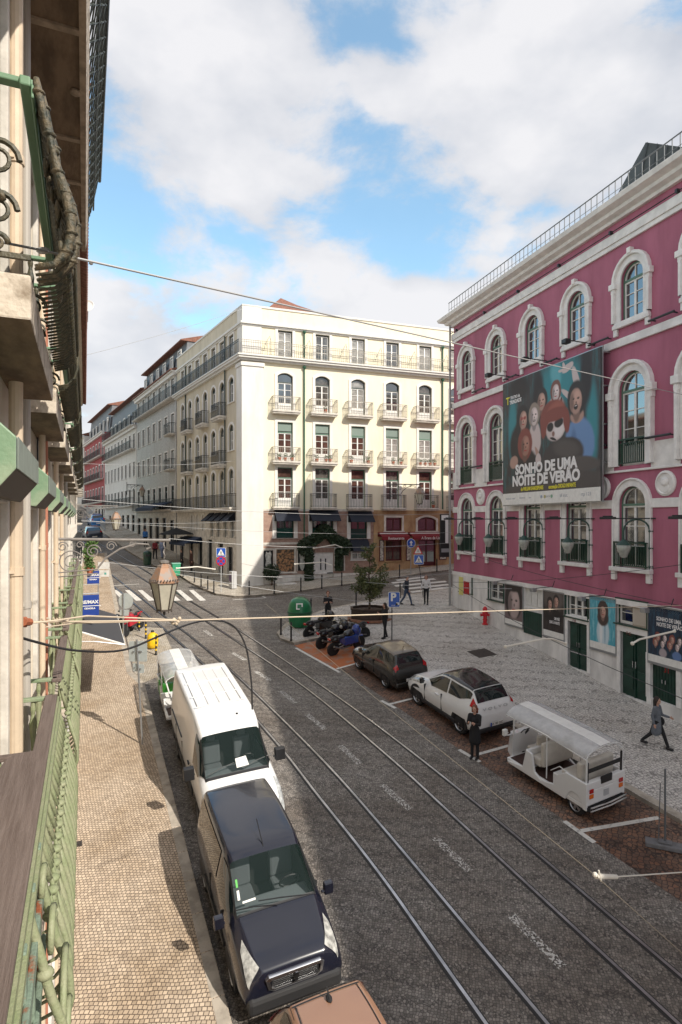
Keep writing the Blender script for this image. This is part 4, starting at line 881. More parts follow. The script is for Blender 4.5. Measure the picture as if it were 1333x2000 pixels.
for u0, u1, tx in ((738,792,'Restaurante'),(797,874,'A Brasa de Lisboa')):
    a = awning(yel, ys(u0), ys(u1), Q_(yzv(800,1039)), Q_(yzv(800,1047)), .8, bord, val=.26); text_mesh(tx, .3, white, a, ((ys(u0)+ys(u1))/2, -.84, Q_(yzv(800,1047))-.14), sx=.9)
    m2 = MB(); m2.box(ys(u0), ys(u1), -.45, -.40, Q_(yzv(800,1042))-.02, Q_(yzv(800,1042))+.06); m2.build('trim_line', white, a)
gglass = mat('green_shop_glass', (.006,.06,.05), .1, coat=.6); wineframe = mat('wine_red_frame', (.09,.012,.014), .45)
mural = mat('tile_mural', (.42,.22,.10), .5, col2=(.06,.045,.03), nscale=6, lo=.42, hi=.55)
for i, (s, z, w, h, r_, kind) in enumerate(gdef):
    if kind == 'greenwin':
        o = window(yel, s, Q_(z), w, h, 0, trim=.28, fr=dgreen, rows=1, transom=0, tm=wp, key='gw%d' % i, sill=.02, sash=dgreen)
        mb = MB(); mb.box(-w/2+.08, w/2-.08, .08, .12, .05, h*.52)
        for k in range(8): mb.box(-w/2+.1+k*w/8.6, -w/2+.13+k*w/8.6, .065, .08, .08, h*.5)
        mb.build('shutter', gglass, o)
    elif kind in ('case',):
        mb = MB(); mb.box(-w/2, w/2, .1, .16, 0, h); o = mb.build('display_case', blackp, yel); o.location = (s, 0, Q_(z))
        mb = MB(); mb.front([(a*w, b*h) for a, b in ((-.12,.05),(.05,.0),(.2,.12),(.3,.35),(.25,.6),(.34,.8),(.2,.97),(0,.86),(-.2,.95),(-.3,.75),(-.2,.5),(-.3,.3))], .05, .095); mb.build('painted_figure', mat('white_tile', (.6,.6,.55), .4, noise=.3, nscale=9), o)
        mb = MB(); ring(mb, w, h, 0, .09, -.02, .1); mb.build('case_frame', lime, o)
    elif kind == 'mural':
        mb = MB(); mb.box(-w/2, w/2, .05, .12, 0, h); o = mb.build('tile_mural', mural, yel); o.location = (s, 0, Q_(z)); mb = MB(); ring(mb, w, h, 0, .12, -.03, .1); mb.box(-w/2-.2, w/2+.2, -.1, .05, -.1, -.001); mb.build('mural_frame', lime, o)
    elif kind == 'wdoor':
        mb = MB(); mb.box(-w/2, -.01, .1, .16, 0, h); mb.box(.01, w/2, .1, .16, 0, h); o = mb.build('door', white, yel, bevel=.01); o.location = (s, 0, Q_(z))
        mb = MB(); [mb.box(c*.18-.035, c*.18+.035, .03, .1, h*.38, h*.78) for c in (-1, 1)]; mb.box(.3, .75, .09, .105, h*.24, h*.28); mb.build('handle', blackp, o)
    elif kind == 'rwin': window(yel, s, Q_(z), w, h, r_, trim=.16, fr=wineframe, sash=wineframe, rows=1, transom=0, tm=lime, key='rw%d' % i, y=-.02)
    elif kind == 'shop': window(yel, s, Q_(z), w, h, 0, trim=.08, fr=wineframe, sash=wineframe, rows=2, transom=0, tm=ochre, key='sh', y=-.02, gl=MATS['warm_room_glass'])
    elif kind == 'sdoor': window(yel, s, Q_(z), w, h, 0, trim=.08, fr=wineframe, sash=wineframe, rows=2, transom=0, tm=ochre, key='sd', y=-.02, door=.25)
    else: window(yel, s, Q_(z), w, h, 0, trim=.1, fr=dgreen, rows=1, transom=0, tm=wp, key='gl%d' % i)
for u0, u1 in ((741,750),(793,803),(858,872)):
    a, b = ys(u0), ys(u1); o = MB(); o.box(a, b, -.07, -.021, Q_(6.7), Q_(8.3)); q = o.build('menu_board', wineframe, yel); m2 = MB(); m2.box(a+.06, b-.06, -.078, -.071, Q_(6.76), Q_(8.24)); m2.build('menu_sheet', mat('menu_print', (.5,.47,.42), .5, noise=.6, nscale=9), q)
# tiled roof behind the parapet
tile = mat('clay_roof_tiles', (.22,.095,.065), .8, noise=.3, nscale=8, bump=.5, bscale=14)
mb = MB(); mb.add([(1.2,2.5,Q_(24.4)),(12,2.5,Q_(24.4)),(12,12,Q_(24.4)),(1.2,12,Q_(24.4)),(4.4,6.5,Q_(27.75)),(6.0,7.2,Q_(27.6))], [(0,1,5,4),(1,2,5),(2,3,4,5),(3,0,4)]); mb.build('roof', tile, yel)
mb = MB(); mb.box(.3, 12, 10, 13.9, Q_(24.3), Q_(24.46)); mb.build('flat_roof', dirty_white, yel)
# flower pots on balconies
terra = mat('terracotta', (.42,.13,.07), .8); leafm = mat('leaf_green', (.05,.10,.025), .6, noise=.5, nscale=20)
def leafclump(mb, c, r, n, s=.05, m=0, sq=1.0, rnd=random):
    for _ in range(n):
        d = Vector((rnd.gauss(0,1), rnd.gauss(0,1), rnd.gauss(0,1))).normalized()*r*rnd.random()**.4; d.z *= sq
        p = Vector(c)+d; a = Vector((rnd.uniform(-1,1), rnd.uniform(-1,1), rnd.uniform(-.6,1))).normalized(); b = a.cross(Vector((rnd.uniform(-1,1),rnd.uniform(-1,1),.3))).normalized(); k = s*rnd.uniform(.6,1.3)
        mb.add([p-a*k, p+b*k*.45, p+a*k, p-b*k*.45], [(0,1,2,3)], m)
POTL = {0:('first','leftmost'),1:('second',''),2:('third',''),3:('fourth',''),4:('fifth','')}
M_Y = Matrix.Translation(yel.location) @ Matrix.Rotation(yel.rotation_euler.z, 4, 'Z')
for ci, zz, pts in ((0,13.88,(-.5,-.1,.4)),(1,13.88,(-.55,.15,.45)),(2,13.88,(-.7,.65)),(3,13.88,(-.1,.55)),(4,13.88,(-.6,-.2,.2,.6)),(4,10.68,(.5,)),(1,17.4,(.1,))):
    for k, q in enumerate(pts):
        t = thing('potted_plant', '', 'potted plant', M_Y @ Vector((fc[ci]+q, -.38, Q_(zz)+.005)), 0, 'flower pots on the cream building balconies')
        TAG(t, 'terracotta pot plant %s on the %s-column balcony, %s row' % ((('leftmost','second','third','rightmost')[k] if k < len(pts)-1 or k == 0 else 'rightmost') if len(pts) > 1 else 'alone', ('first','second','third','fourth','fifth')[ci], {13.88:'middle',10.68:'lowest',17.4:'top'}[zz]))
        m1 = MB(); m1.lathe([(.09,0),(.13,.22),(.14,.24),(.11,.235)], n=10); m1.build('pot', terra, t); m1 = MB(); leafclump(m1, (0,0,.38), .2, 60, .05, sq=.8); m1.build('foliage', leafm, t)
# ---- ivy arch round the white door
wd = dz; random.seed(11)
t = thing('climbing_ivy', 'dense dark ivy arching over the white double door', 'ivy', M_Y @ Vector((wd[0], -.1, Q_(wd[1]))), yel.rotation_euler.z); mb = MB()
for _ in range(6800):
    q = random.random(); 
    if q < .62: a = random.uniform(-.15, pi+.15); rr = random.uniform(.95, 1.95)*(1.0+.12*sin(5*a)); p = Vector((cos(a)*rr*.95, -random.random()**2*.55, 2.05+sin(a)*rr*.92))
    elif q < .88: p = Vector((-random.uniform(.78, 1.25)-.25*random.random(), -random.random()**2*.45, random.uniform(-.1, 2.2)))
    else: p = Vector((random.uniform(.85, 1.35), -random.random()**2*.35, random.uniform(.7, 2.2)))
    if abs(p.x) < .75 and p.z < 2.1: continue
    a = Vector((random.uniform(-1,1), random.uniform(-.9,.1), random.uniform(-1,1))).normalized(); b = a.cross(Vector((random.uniform(-1,1),-1,random.uniform(-1,1)))).normalized(); k = random.uniform(.05,.1); mb.add([p-a*k, p+b*k*.6, p+a*k, p-b*k*.6], [(0,1,2,3)])
mb.build('foliage', mat('ivy_green', (.022,.045,.016), .55, noise=.5, nscale=14), t)
mb = MB(); [mb.tube([(sx*.95,-.03,0),(sx*1.02,-.05,1.2),(sx*.8,-.05,2.6)], [.05,.04,.02], 6) for sx in (-1,)]; mb.build('stem', mat('bark', (.12,.085,.06), .9, noise=.4, nscale=12), t)
t = thing('shrub', 'round dark green shrub in a planter at the foot of the white pilaster', 'shrub', M_Y @ Vector((1.9, -.55, Q_(G(-5, 42))+.1)), 0); mb = MB(); leafclump(mb, (0,0,.95), .62, 1300, .07); mb.build('foliage', MATS['ivy_green'], t); MB().tube([(0,0,0),(.05,0,.5),(0,0,.9)], .05, 6).build('stem', MATS['bark'], t)
# ---------------------------------------------------------------- side wing of the cream building
yside = MB(); sc_ = [2.2,4.15,6.1,8.1,10.15,12.25,14.4]; doorc = (4.15, 8.1, 12.25)
wing = bpy.data.objects.new('side_facade', bpy.data.meshes.new('x'))
def side_thing(name, label, s0):
    "facade running away up the street: local x = -(distance from the corner)"
    p = YC-SXv*s0; return thing(name, label, 'building', (p.x, p.y, G(p.x, p.y)-2), atan2(SXv.y, SXv.x))
bpy.data.objects.remove(wing)
rel = atan2(SXv.y, SXv.x)-atan2(YX.y, YX.x)
ops = []
for s in sc_:
    x = -s; ops += [(x, Q_(21.12), 1.0, 1.9, 0), (x, Q_(17.4 if s in doorc else 18.2), 1.0, 2.6 if s in doorc else 1.8, .3), (x, Q_(13.88 if s in doorc else 14.75), 1.0, 2.75 if s in doorc else 1.88, .3), (x, Q_(10.68), 1.0, 2.75, .3)]
go = []
for k, s in enumerate((1.9, 3.4, 4.9, 6.4)): go.append((-s, Q_(8.5), .75, 1.75, .0))
for k, s in enumerate((8.6, 10.1, 11.6)): go.append((-s, Q_(8.9), .7, 1.35, .35))
for k, s in enumerate((2.4, 4.4, 6.9, 9.3, 11.8, 14.6)): p = YC-SXv*s; zg = G(p.x, p.y)+.15; go.append((-s, Q_(zg), 1.15, min(2.4, 8.3-zg), 0))
mb = MB(); wall(mb, -SLn, -.0, Q_(10.5), Q_(24.45), ops, .18); wm_ = mb.build('wall', creams, yel); wm_.rotation_euler.z = rel
mb = MB(); wall(mb, -SLn, -.9, Q_(3), Q_(10.5), go, .2); mb.box(-SLn, -SLn+.01, 0, 10, Q_(10), Q_(24.4)); o = mb.build('ground_floor_wall', lime, yel); o.rotation_euler.z = rel
def sidepart(fn):
    "build a part in the side frame by turning it round the corner"
    before = set(bpy.data.objects.keys()); fn()
    for n in set(bpy.data.objects.keys())-before:
        q = bpy.data.objects[n]
        if q.parent == yel: v = q.location.copy(); c, s = cos(rel), sin(rel); q.location = (v.x*c-v.y*s, v.x*s+v.y*c, v.z); q.rotation_euler.z += rel
def f1():
    bglass = mat('sky_window_glass', (.015,.02,.03), .03, spec=1, ior=2.4)
    for s in sc_:
        x = -s; D = s in doorc
        window(yel, x, Q_(21.12), 1.0, 1.9, 0, trim=.16, fr=MATS['dark_frame'], rows=2, transom=0, tm=wp, key='s', gl=bglass, sill=0)
        window(yel, x, Q_(17.4 if D else 18.2), 1.0, 2.6 if D else 1.8, .3, trim=.18, fr=MATS['dark_frame'], rows=2, tm=wp, key='s', gl=bglass, sill=.06)
        window(yel, x, Q_(13.88 if D else 14.75), 1.0, 2.75 if D else 1.88, .3, trim=.18, fr=MATS['dark_frame'], rows=2, tm=wp, key='s', gl=glass_l if s in (2.2, 4.15) else glass, sill=.06)
        window(yel, x, Q_(10.68), 1.0, 2.75, .3, trim=.18, fr=MATS['dark_frame'], rows=2, tm=wp, key='s1', gl=glass_l, sill=.0)
        if D: balcony(yel, x, Q_(17.4), 1.9, .6, .95, .3, metal=iron, stone=lime, key='ys'); balcony(yel, x, Q_(13.88), 1.9, .6, .95, .3, metal=iron, stone=lime, key='ys')
    balcony(yel, -8.6, Q_(10.66), 15.2, .6, .95, .22, metal=iron, stone=lime, key='long', bars=.14)
    for i, (x, z, w, h, r_) in enumerate(go): window(yel, x, z, w, h, r_, trim=.12, fr=iron if i > 6 else white if i > 3 else MATS['dark_frame'], sash=iron if i > 6 else white, rows=2, transom=0, tm=dirty_white if 3 < i < 7 else lime, key='g%d' % (0 if i < 4 else 1 if i < 7 else i), sill=0)
    for s in (1.9, 3.4, 4.9, 6.4): awning(yel, -s-.55, -s+.55, Q_(10.35), Q_(9.7), .75, navy)
    awning(yel, -13.6, -8.9, Q_(8.4), Q_(7.9), 1.4, mat('navy_blue_canvas', (.015,.03,.07), .8), name='shop_awning', val=.2)
    global r; r = MB(); railrun(-SLn, .3, Q_(21.1), .95, -.42, .16, .012); r.build('roof_terrace_railing', iron, yel)
    for s in (3.3, 13.3): mb = MB(); mb.tube([(-s,-.1,Q_(10.9)),(-s,-.1,Q_(20.7))], .055, 8); mb.tube([(-s,-.1,Q_(21.1)),(-s,-.1,Q_(23.2))], .055, 8); mb.build('drainpipe', mat('dark_drainpipe', (.03,.05,.04), .5), yel)
sidepart(f1)
# ---------------------------------------------------------------- the row up the street
greyt = mat('grey_tiled_wall', (.46,.43,.40), .6, col2=(.32,.30,.28), nscale=6, lo=.45, hi=.58); whitew = mat('white_stucco', (.68,.65,.60), .8, noise=.1); redw = mat('red_stucco', (.38,.055,.06), .8, noise=.15, nscale=1)
slate = mat('grey_slate', (.15,.155,.17), .6, noise=.2, nscale=4)
def rowhouse(name, label, s0, s1, cols, rows, top, wm, gfz, longb=(), depth=10, fr=MATS['dark_frame'], balm=iron, eave=None, mansard=None, w=1.05, gl=mat('deep_dark_glass', (.012,.014,.016), .15, spec=.35, ior=1.45), skip=0, trimm_=None, gfm=lime, offn=0.0):
    b = side_thing(name, label, s0); z0 = b.location.z; L = s1-s0; Z = lambda z: z-z0; ops = []; xs = [-(L*(i+.5)/cols) for i in range(cols)]
    for x in xs:
        for (zb, zt) in rows: ops.append((x, Z(zb), w, zt-zb, 0))
    mb = MB(); wall(mb, -L, 0, Z(gfz), Z(top), ops, .15); mb.add([(0,0,0),(0,0,Z(top)),(0,depth,Z(top)),(0,depth,0)], [(3,2,1,0)]); mb.add([(-L,0,0),(-L,0,Z(top)),(-L,depth,Z(top)),(-L,depth,0)], [(0,1,2,3)]); mb.add([(-L,0,Z(top)),(0,0,Z(top)),(0,depth,Z(top)),(-L,depth,Z(top))], [(0,1,2,3)]); mb.build('wall', wm, b)
    g = []; k = max(2, int(L/2.6))
    for i in range(k):
        s = s0+L*(i+.5)/k; p = YC-SXv*s; zg = G(p.x, p.y)+.15; hh = min(2.9, gfz-.5-zg)
        if hh > .6: g.append((-(L*(i+.5)/k), Z(zg), 1.5, hh, 0))
    mb = MB(); wall(mb, -L, 0, 0, Z(gfz), g, .3, y=-.05); mb.build('ground_floor_wall', gfm, b)
    for i, (x, z, w_, h, r_) in enumerate(g): window(b, x, z, w_, h, 0, trim=.0, fr=iron, sash=iron, rows=1, transom=h*.75, key=name+str(i), sill=0, y=-.05, gl=glass)
    for x in xs:
        for j, (zb, zt) in enumerate(rows): window(b, x, Z(zb), w, zt-zb, 0, trim=.13, fr=fr, sash=white if j else fr, rows=2, transom=0 if zt-zb < 2 else (zt-zb)*.78, tm=trimm_ or wp, key=name+str(j), gl=gl, sill=.05, depth=.12)
    mb = MB(); mb.box(-L, 0, -.3, 0, Z(top)-.3, Z(top)); mb.box(-L, 0, -.45, 0, Z(top)+.001, Z(top)+.12); mb.build('cornice', trimm_ or wp, b)
    for (zb, a, c) in longb: balcony(b, -(a+c)/2, Z(zb), c-a, .6, .95, .16, metal=balm, stone=lime, key=name+str(zb)+str(a), bars=.18)
    if eave: mb = MB(); mb.side([(-.6,Z(top)+.125),(-.6,Z(top)+.2),(1.6,Z(top)+.9),(depth,Z(top)+.9),(depth,Z(top)+.125)], -L, 0); mb.build('roof', eave, b)
    if mansard:
        ztop, mm, nd = mansard; mb = MB(); mb.side([(.7,Z(top)+.13),(1.1,Z(ztop)),(depth,Z(ztop)),(depth,Z(top)+.13)], -L+.2, -.2); q = mb.build('mansard', mm, b)
        m2 = MB(); m2.side([(.45,Z(ztop)+.002),(.45,Z(ztop)+.1),(3.5,Z(ztop)+1.0),(depth,Z(ztop)+.1),(depth,Z(ztop)+.002)], -L+.1, -.1); m2.build('roof', tile, b)
        for i in range(nd):
            x = -(L*(i+.5)/nd); hh = min(1.9, ztop-top-.5); window(b, x, Z(top)+.35, .9, hh, 0, trim=.12, fr=MATS['dark_frame'], rows=2, transom=0, tm=wp, key='d'+name, y=.7, depth=.05, sill=0)
    for i in range(3): x = -L*(i+.6)/3.2; zt = Z((mansard[0] if mansard else top)); m3 = MB(); m3.box(x-.35, x+.35, 4.6, 5.2, zt, zt+1.6); m3.box(x-.42, x+.42, 4.53, 5.27, zt+1.6, zt+1.75); m3.build('chimney', dirty_white, b)
    return b
R3 = [(10.9,13.0),(14.6,16.3),(17.9,19.7),(21.2,23.0)]
grime(greyt, 1.5, .8); grime(whitew, 1.0, .7); grime(redw, 1, .7); grime(creams, .9, .7, (.8,.76,.7)); grime(wp, 1, .5, (.82,.79,.75))
rowhouse('apartment_building', 'grey tiled building with a dark balcony along its attic, next to the cream building', 16.5, 33, 7, R3, 23.4, greyt, 10.5, [(21.1,.2,16.3),(14.5,.3,2.4),(17.8,.3,2.4),(10.8,.1,16.4)], eave=tile, mansard=(26.4, slate, 6))
rowhouse('apartment_building', 'white apartment building with paired attic windows between the grey tiled and red buildings', 33.2, 54, 9, [(11.6,13.4),(14.9,16.6),(18.2,19.9)], 20.7, whitew, 10.9, [(11.5,1,20),(18.1,.6,20),(20.85,.5,20)], mansard=(25.0, slate, 7))
rowhouse('apartment_building', 'narrow red apartment building with a dark green balcony up the street', 54.2, 74, 7, [(12.6,14.6),(16.0,18.0),(19.4,21.4)], 22.6, redw, 12.0, [(19.3,.5,19),(15.9,1,18.5),(12.5,.5,19)], mansard=(26.6, slate, 6))
rowhouse('apartment_building', 'pale far building where the street bends, behind the red building', 74.2, 92, 6, [(14.0,16),(17.6,19.4),(21,22.8)], 24.4, whitew, 13.0, eave=tile)
e = rowhouse('apartment_building', 'pale building closing the far end of the street', 0, 14, 5, [(15,16.8),(18.4,20.2),(21.8,23.6)], 25, dirty_white, 13.5, eave=tile); e.location = (-57.5, 118, 10); e.rotation_euler.z = 0
# ================================================================ our side of the street (x = distance up the street, -y = outward)
FN = -.55
o0 = ns(FN, 0)
own = thing('balcony_building', 'cream stone building at the left edge with ornate green iron balconies and drainpipes', 'building', (o0.x, o0.y, 0), atan2(NS[1].y, NS[1].x))
wy = lambda n: -(n-FN)              # local y of an offset n
stucco = mat('pale_stucco_wall', (.62,.55,.45), .85, noise=.14, nscale=1.6, stretch=(1,1,.3), bump=.15, bscale=20)
slabm = mat('aged_stone_slab', (.58,.51,.42), .85, col2=(.22,.17,.12), nscale=5.5, bump=.7, bscale=18, lo=.50, hi=.70)
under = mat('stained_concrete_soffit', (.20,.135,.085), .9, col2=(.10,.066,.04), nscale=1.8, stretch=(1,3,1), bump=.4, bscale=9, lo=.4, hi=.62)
BAY = 2.93; bays = [(3.46+BAY*k, 5.73+BAY*k) for k in range(-2, 8)]
wc = [4.3+BAY*k for k in range(-2, 8)]
ops = []
for c in wc: ops += [(c, 7.22, 1.25, 2.62, 0), (c, 10.97, 1.25, 2.6, 0), (c, 14.5, 1.25, 2.5, 0)]
gz = lambda s: G(*ns(FN, s).to_2d())+.13
for i, c in enumerate(wc):
    if gz(c) < 4.2: ops.append((c, gz(c), 1.7, 5.6-gz(c), .3))
mb = MB(); wall(mb, -6, 26.5, -2, 18.0, ops, .25); mb.add([(26.5,0,-2),(26.5,0,18),(26.5,9,18),(26.5,9,-2)], [(3,2,1,0)]); mb.add([(-6,0,-2),(-6,0,18),(-6,9,18),(-6,9,-2)], [(0,1,2,3)]); mb.add([(-6,0,18),(26.5,0,18),(26.5,9,18),(-6,9,18)], [(0,1,2,3)])
mb.build('wall', stucco, own)
mb = MB(); n_ = 13
for i in range(26): a, b = -6+i*1.25, -6+(i+1)*1.25; mb.add([(a,-.07,gz(a)-.3),(b,-.07,gz(b)-.3),(b,-.07,gz(b)+.75),(a,-.07,gz(a)+.75),(a,0,gz(a)+.75),(b,0,gz(b)+.75)], [(0,1,2,3),(3,2,5,4)])
mb.build('plinth', dirty_white, own)
beige_sh = mat('beige_roller_shutter', (.50,.43,.34), .7)
for c in wc:
    window(own, c, 10.97, 1.25, 2.6, 0, trim=.17, fr=pgreen, sash=white, rows=3, transom=2.1, tm=lime, key='o', sill=0, gl=glass, door=.5)
    window(own, c, 14.5, 1.25, 2.5, 0, trim=.17, fr=pgreen, sash=white, rows=3, transom=2.1, tm=lime, key='o2', sill=0, gl=glass, door=.5)
    o = window(own, c, 7.22, 1.25, 2.62, 0, trim=.17, fr=white, sash=white, rows=2, transom=0, tm=lime, key='o3', sill=0, gl=glass, door=.5)
    if gz(c) < 4.2: window(own, c, gz(c), 1.7, 5.6-gz(c), .3, trim=.16, fr=dgreen, sash=dgreen, rows=3, transom=2.5, tm=lime, key='gg%d' % int(c*10), sill=0)
# roller-shutter slats over the windows of our floor
q0 = None
for c in wc:
    if q0 is None:
        mb = MB()
        for k in range(44): z = .02+k*.058; mb.add([(-.62,.05,z),(.62,.05,z),(.62,.03,z+.045),(-.62,.03,z+.045),(-.62,.06,z+.056),(.62,.06,z+.056)], [(0,1,2,3),(3,2,5,4)])
        q0 = mb.build('roller_shutter', beige_sh, own); q0.location = (c, 0, 7.24)
    else: inst(q0, (c, 0, 7.24), own)
# green shutter boxes (angular housings) above them
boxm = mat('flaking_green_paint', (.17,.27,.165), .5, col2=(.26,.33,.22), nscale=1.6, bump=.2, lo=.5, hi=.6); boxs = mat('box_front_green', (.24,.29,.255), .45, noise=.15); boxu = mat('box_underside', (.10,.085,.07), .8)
pf = [(0,9.87),(-.13,9.85),(-.235,9.98),(-.235,10.14),(-.12,10.25),(0,10.25)]
b0 = None
for k in range(8):
    s = 3.45+BAY*k
    if b0 is None:
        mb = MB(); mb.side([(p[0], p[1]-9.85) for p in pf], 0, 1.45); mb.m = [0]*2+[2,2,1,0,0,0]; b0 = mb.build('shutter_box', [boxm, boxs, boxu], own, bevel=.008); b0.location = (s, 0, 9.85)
        if 1:
            m2 = MB(); m2.side([(-.239,.13),(-.239,.29),(-.243,.29),(-.243,.13)], .0, 1.45); m2.build('box_lip', boxs, b0)
    else: inst(b0, (s, 0, 9.85), own)
# slabs
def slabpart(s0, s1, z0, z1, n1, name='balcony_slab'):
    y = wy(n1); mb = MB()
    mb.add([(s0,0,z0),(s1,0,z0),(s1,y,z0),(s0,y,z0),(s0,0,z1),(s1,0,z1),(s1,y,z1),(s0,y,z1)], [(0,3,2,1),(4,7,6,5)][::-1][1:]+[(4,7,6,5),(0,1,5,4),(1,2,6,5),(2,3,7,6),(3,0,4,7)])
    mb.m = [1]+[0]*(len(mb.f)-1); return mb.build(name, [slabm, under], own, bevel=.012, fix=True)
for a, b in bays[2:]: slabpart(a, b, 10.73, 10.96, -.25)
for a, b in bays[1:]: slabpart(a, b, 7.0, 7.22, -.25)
# belly railings
ironbelly = mat('shaded_iron_scrollwork', (.085,.075,.045), .55, col2=(.022,.030,.022), nscale=16, bump=.3, bscale=60, lo=.45, hi=.68)  # upper railings: dark occlusion and tan highlights are put into the colour
bellylit = mat('pale_green_iron_balusters', (.235,.27,.145), .6, col2=(.29,.30,.185), nscale=11, bump=.3, bscale=60)
BEL = [(-.225,.97),(-.215,.90),(-.19,.80),(-.165,.70),(-.15,.62),(-.125,.52),(-.09,.42),(-.068,.32),(-.062,.22),(-.085,.12),(-.14,.05),(-.23,.02)]
def bel(i, x): return (x, wy(BEL[i][0]), BEL[i][1])
def belly(L, sp=.142, scroll=0, top=.97, leaf=0):
    r = MB(); n = int(L/sp)
    for i in range(n+1):
        x = L*i/n
        r.tube([bel(0,x),bel(1,x),bel(2,x+.01),bel(3,x+.018)], [.012,.014,.014,.019], 6)
        r.ball((x+.02, wy(-.150), .645), .034, 8, sc=(1,1,.6)); r.ball((x+.022, wy(-.148), .60), .022, 6)
        r.tube([(x+.02, wy(-.148), .60), (x+.012, wy(-.12), .50), (x, wy(-.088), .40), (x-.01, wy(-.068), .30), (x-.012, wy(-.066), .20), (x-.005, wy(-.09), .11), (x, wy(-.15), .045), (x, wy(-.235), .02)], [.013,.021,.017,.013,.014,.012,.010,.008], 6)
        r.tube([(x+.044, wy(-.18), .78), (x+.05, wy(-.145), .64), (x+.045, wy(-.12), .52)], [.006,.013,.006], 5)
        if leaf:
            for z, nn, q in ((.86,-.205,.03),(.74,-.175,.022),(.46,-.11,.034),(.36,-.075,.036),(.24,-.064,.034),(.13,-.085,.03)): r.ball((x+.045, wy(nn), z), q, 6, sc=(1.1,.7,1.25))
            r.tube([(x+.045+.03*cos(a*.8), wy(-.19+.0*a), .80+.05*sin(a*.8)) for a in range(8)], .009, 4)
            r.tube([(x+.02, wy(-.08), .42),(x+.07, wy(-.06), .33),(x+.03, wy(-.058), .25),(x+.06, wy(-.07), .17)], .016, 5)
    for z, nn, q in ((.93,-.222,.014),(.645,-.156,.009),(.30,-.072,.008),(.10,-.10,.008)): r.tube([(-.03, wy(nn), z), (L+.03, wy(nn), z)], q, 6)
    if scroll:
        for cz, rr, cx in ((.36,.19,-.2),(.62,.10,-.13),(.16,.10,-.1),(.82,.07,-.08)):
            nn = -.07-.25*max(0, cz-.3)*.8
            r.tube([(cx+rr*(1-k*.02)*cos(k*.42+1), wy(nn-.02*k/22), cz+rr*(1-k*.034)*sin(k*.42+1)) for k in range(25)], [.017-.0004*k for k in range(25)], 6)
        for x in (-.42, -.02): r.tube([bel(j, x) for j in range(12)], .019, 8); r.ball((x, wy(-.15), .63), .036, 8, sc=(1,1,.7))
    return r
def siderail(s, z, m_=ironbelly, hm=greyg, n0=-.5, n1=-.24, hh=1.0, bal=1):
    "short return of a balcony rail to the wall"
    r = MB(); r.box(s-.03, s+.03, wy(n1), wy(-.55), z+hh-.03, z+hh); o = r.build('side_rail', hm, own, bevel=.006)
    r = MB()
    for nn in ((-.5, -.4, -.3) if bal else (-.42,)):
        y = wy(nn); r.lathe([(.016,0),(.022,.04),(.014,.10),(.026,.22),(.016,.34),(.014,.42),(.03,.46),(.014,.50),(.018,.62),(.03,.78),(.014,.86),(.022,.9),(.015,hh-.03)], (s, y, z), 8)
    r.box(s-.012, s+.012, wy(-.25), wy(-.55), z+.06, z+.085); 
    if not bal:
        for cz, rr in ((.55,.10),(.30,.09)): r.tube([(s, wy(-.40+rr*(1-k*.03)*cos(k*.4)), z+cz+rr*(1-k*.03)*sin(k*.4)) for k in range(24)], [.016-.0003*k for k in range(24)], 5)
    r.build('balusters', bellylit if bal else m_, o)
woodm = mat('weathered_wood_rail', (.13,.095,.08), .8, col2=(.20,.155,.135), nscale=5, stretch=(.5,14,14), bump=.5, bscale=30, lo=.35, hi=.65)
bp = bd = None
for k, (a, b) in enumerate(bays):
    if k < 2: continue
    L = b-a
    if bp is None:
        bp = belly(L).build('belly_railing', bellylit, own, smooth=True); bd = belly(L, .075, leaf=1).build('belly_railing', ironbelly, own, smooth=True)
    p1 = bp if k == 2 else copy_tree(bp, own); p1.location = (a, 0, 7.24)
    p2 = bd if k == 2 else copy_tree(bd, own); p2.location = (a, 0, 10.97)
    if k == 2:
        r = MB(); rnd = random.Random(4)
        for x0, off in ((-.03,0),(.09,.02),(.16,0)):
            r.tube([(x0, wy(q[0]+off), q[1]) for q in BEL], [.014,.022,.016,.020,.014,.022,.028,.026,.022,.024,.018,.014], 9)
            for j in (1,3,5,6,7,8,9): r.ball((x0, wy(BEL[j][0]+off), BEL[j][1]), .033, 8, sc=(1,1,.4))
        for q in range(60):
            x = rnd.uniform(-.02,.5); j = rnd.randrange(4, 10); r.ball((x, wy(BEL[j][0]+rnd.uniform(-.05,.02)), BEL[j][1]+rnd.uniform(-.04,.04)), rnd.uniform(.018,.04), 6, sc=(rnd.uniform(.6,1.5),.5,rnd.uniform(.6,1.6)))
        for cz, cn, rr in ((.33,-.44,.07),(.12,-.40,.05)): r.tube([(-.03, wy(cn+rr*(1-m_*.033)*cos(m_*.4)), cz+rr*(1-m_*.033)*sin(m_*.4)) for m_ in range(24)], [.014-.0004*m_ for m_ in range(24)], 6)
        q = r.build('carved_end_panel', mat('brown_cast_iron', (.13,.105,.065), .55, col2=(.035,.04,.028), nscale=22, bump=.5, bscale=70, lo=.42, hi=.62), own, smooth=True); q.location = (a, 0, 10.97)
    mb = MB(); 
    if k > 2: mb.box(a-.04, b+.04, wy(-.205), wy(-.29), 8.20, 8.24); mb.build('handrail', woodm, own, bevel=.01)
    mb = MB(); mb.box(a-.05, b+.05, wy(-.25), wy(-.30), 11.88, 11.93); mb.box(a-.04, b+.04, wy(-.235), wy(-.25), 11.83, 11.90); mb.build('upper_handrail', mat('green_handrail_paint', (.14,.25,.15), .5), own, bevel=.008)
    for s in (a, b):
        siderail(s, 10.97, m_=ironbelly, hm=MATS['green_handrail_paint'], hh=.96, bal=0)
        if k >= 2: siderail(s, 7.24)
siderail(4.38, 7.24, hm=woodm)
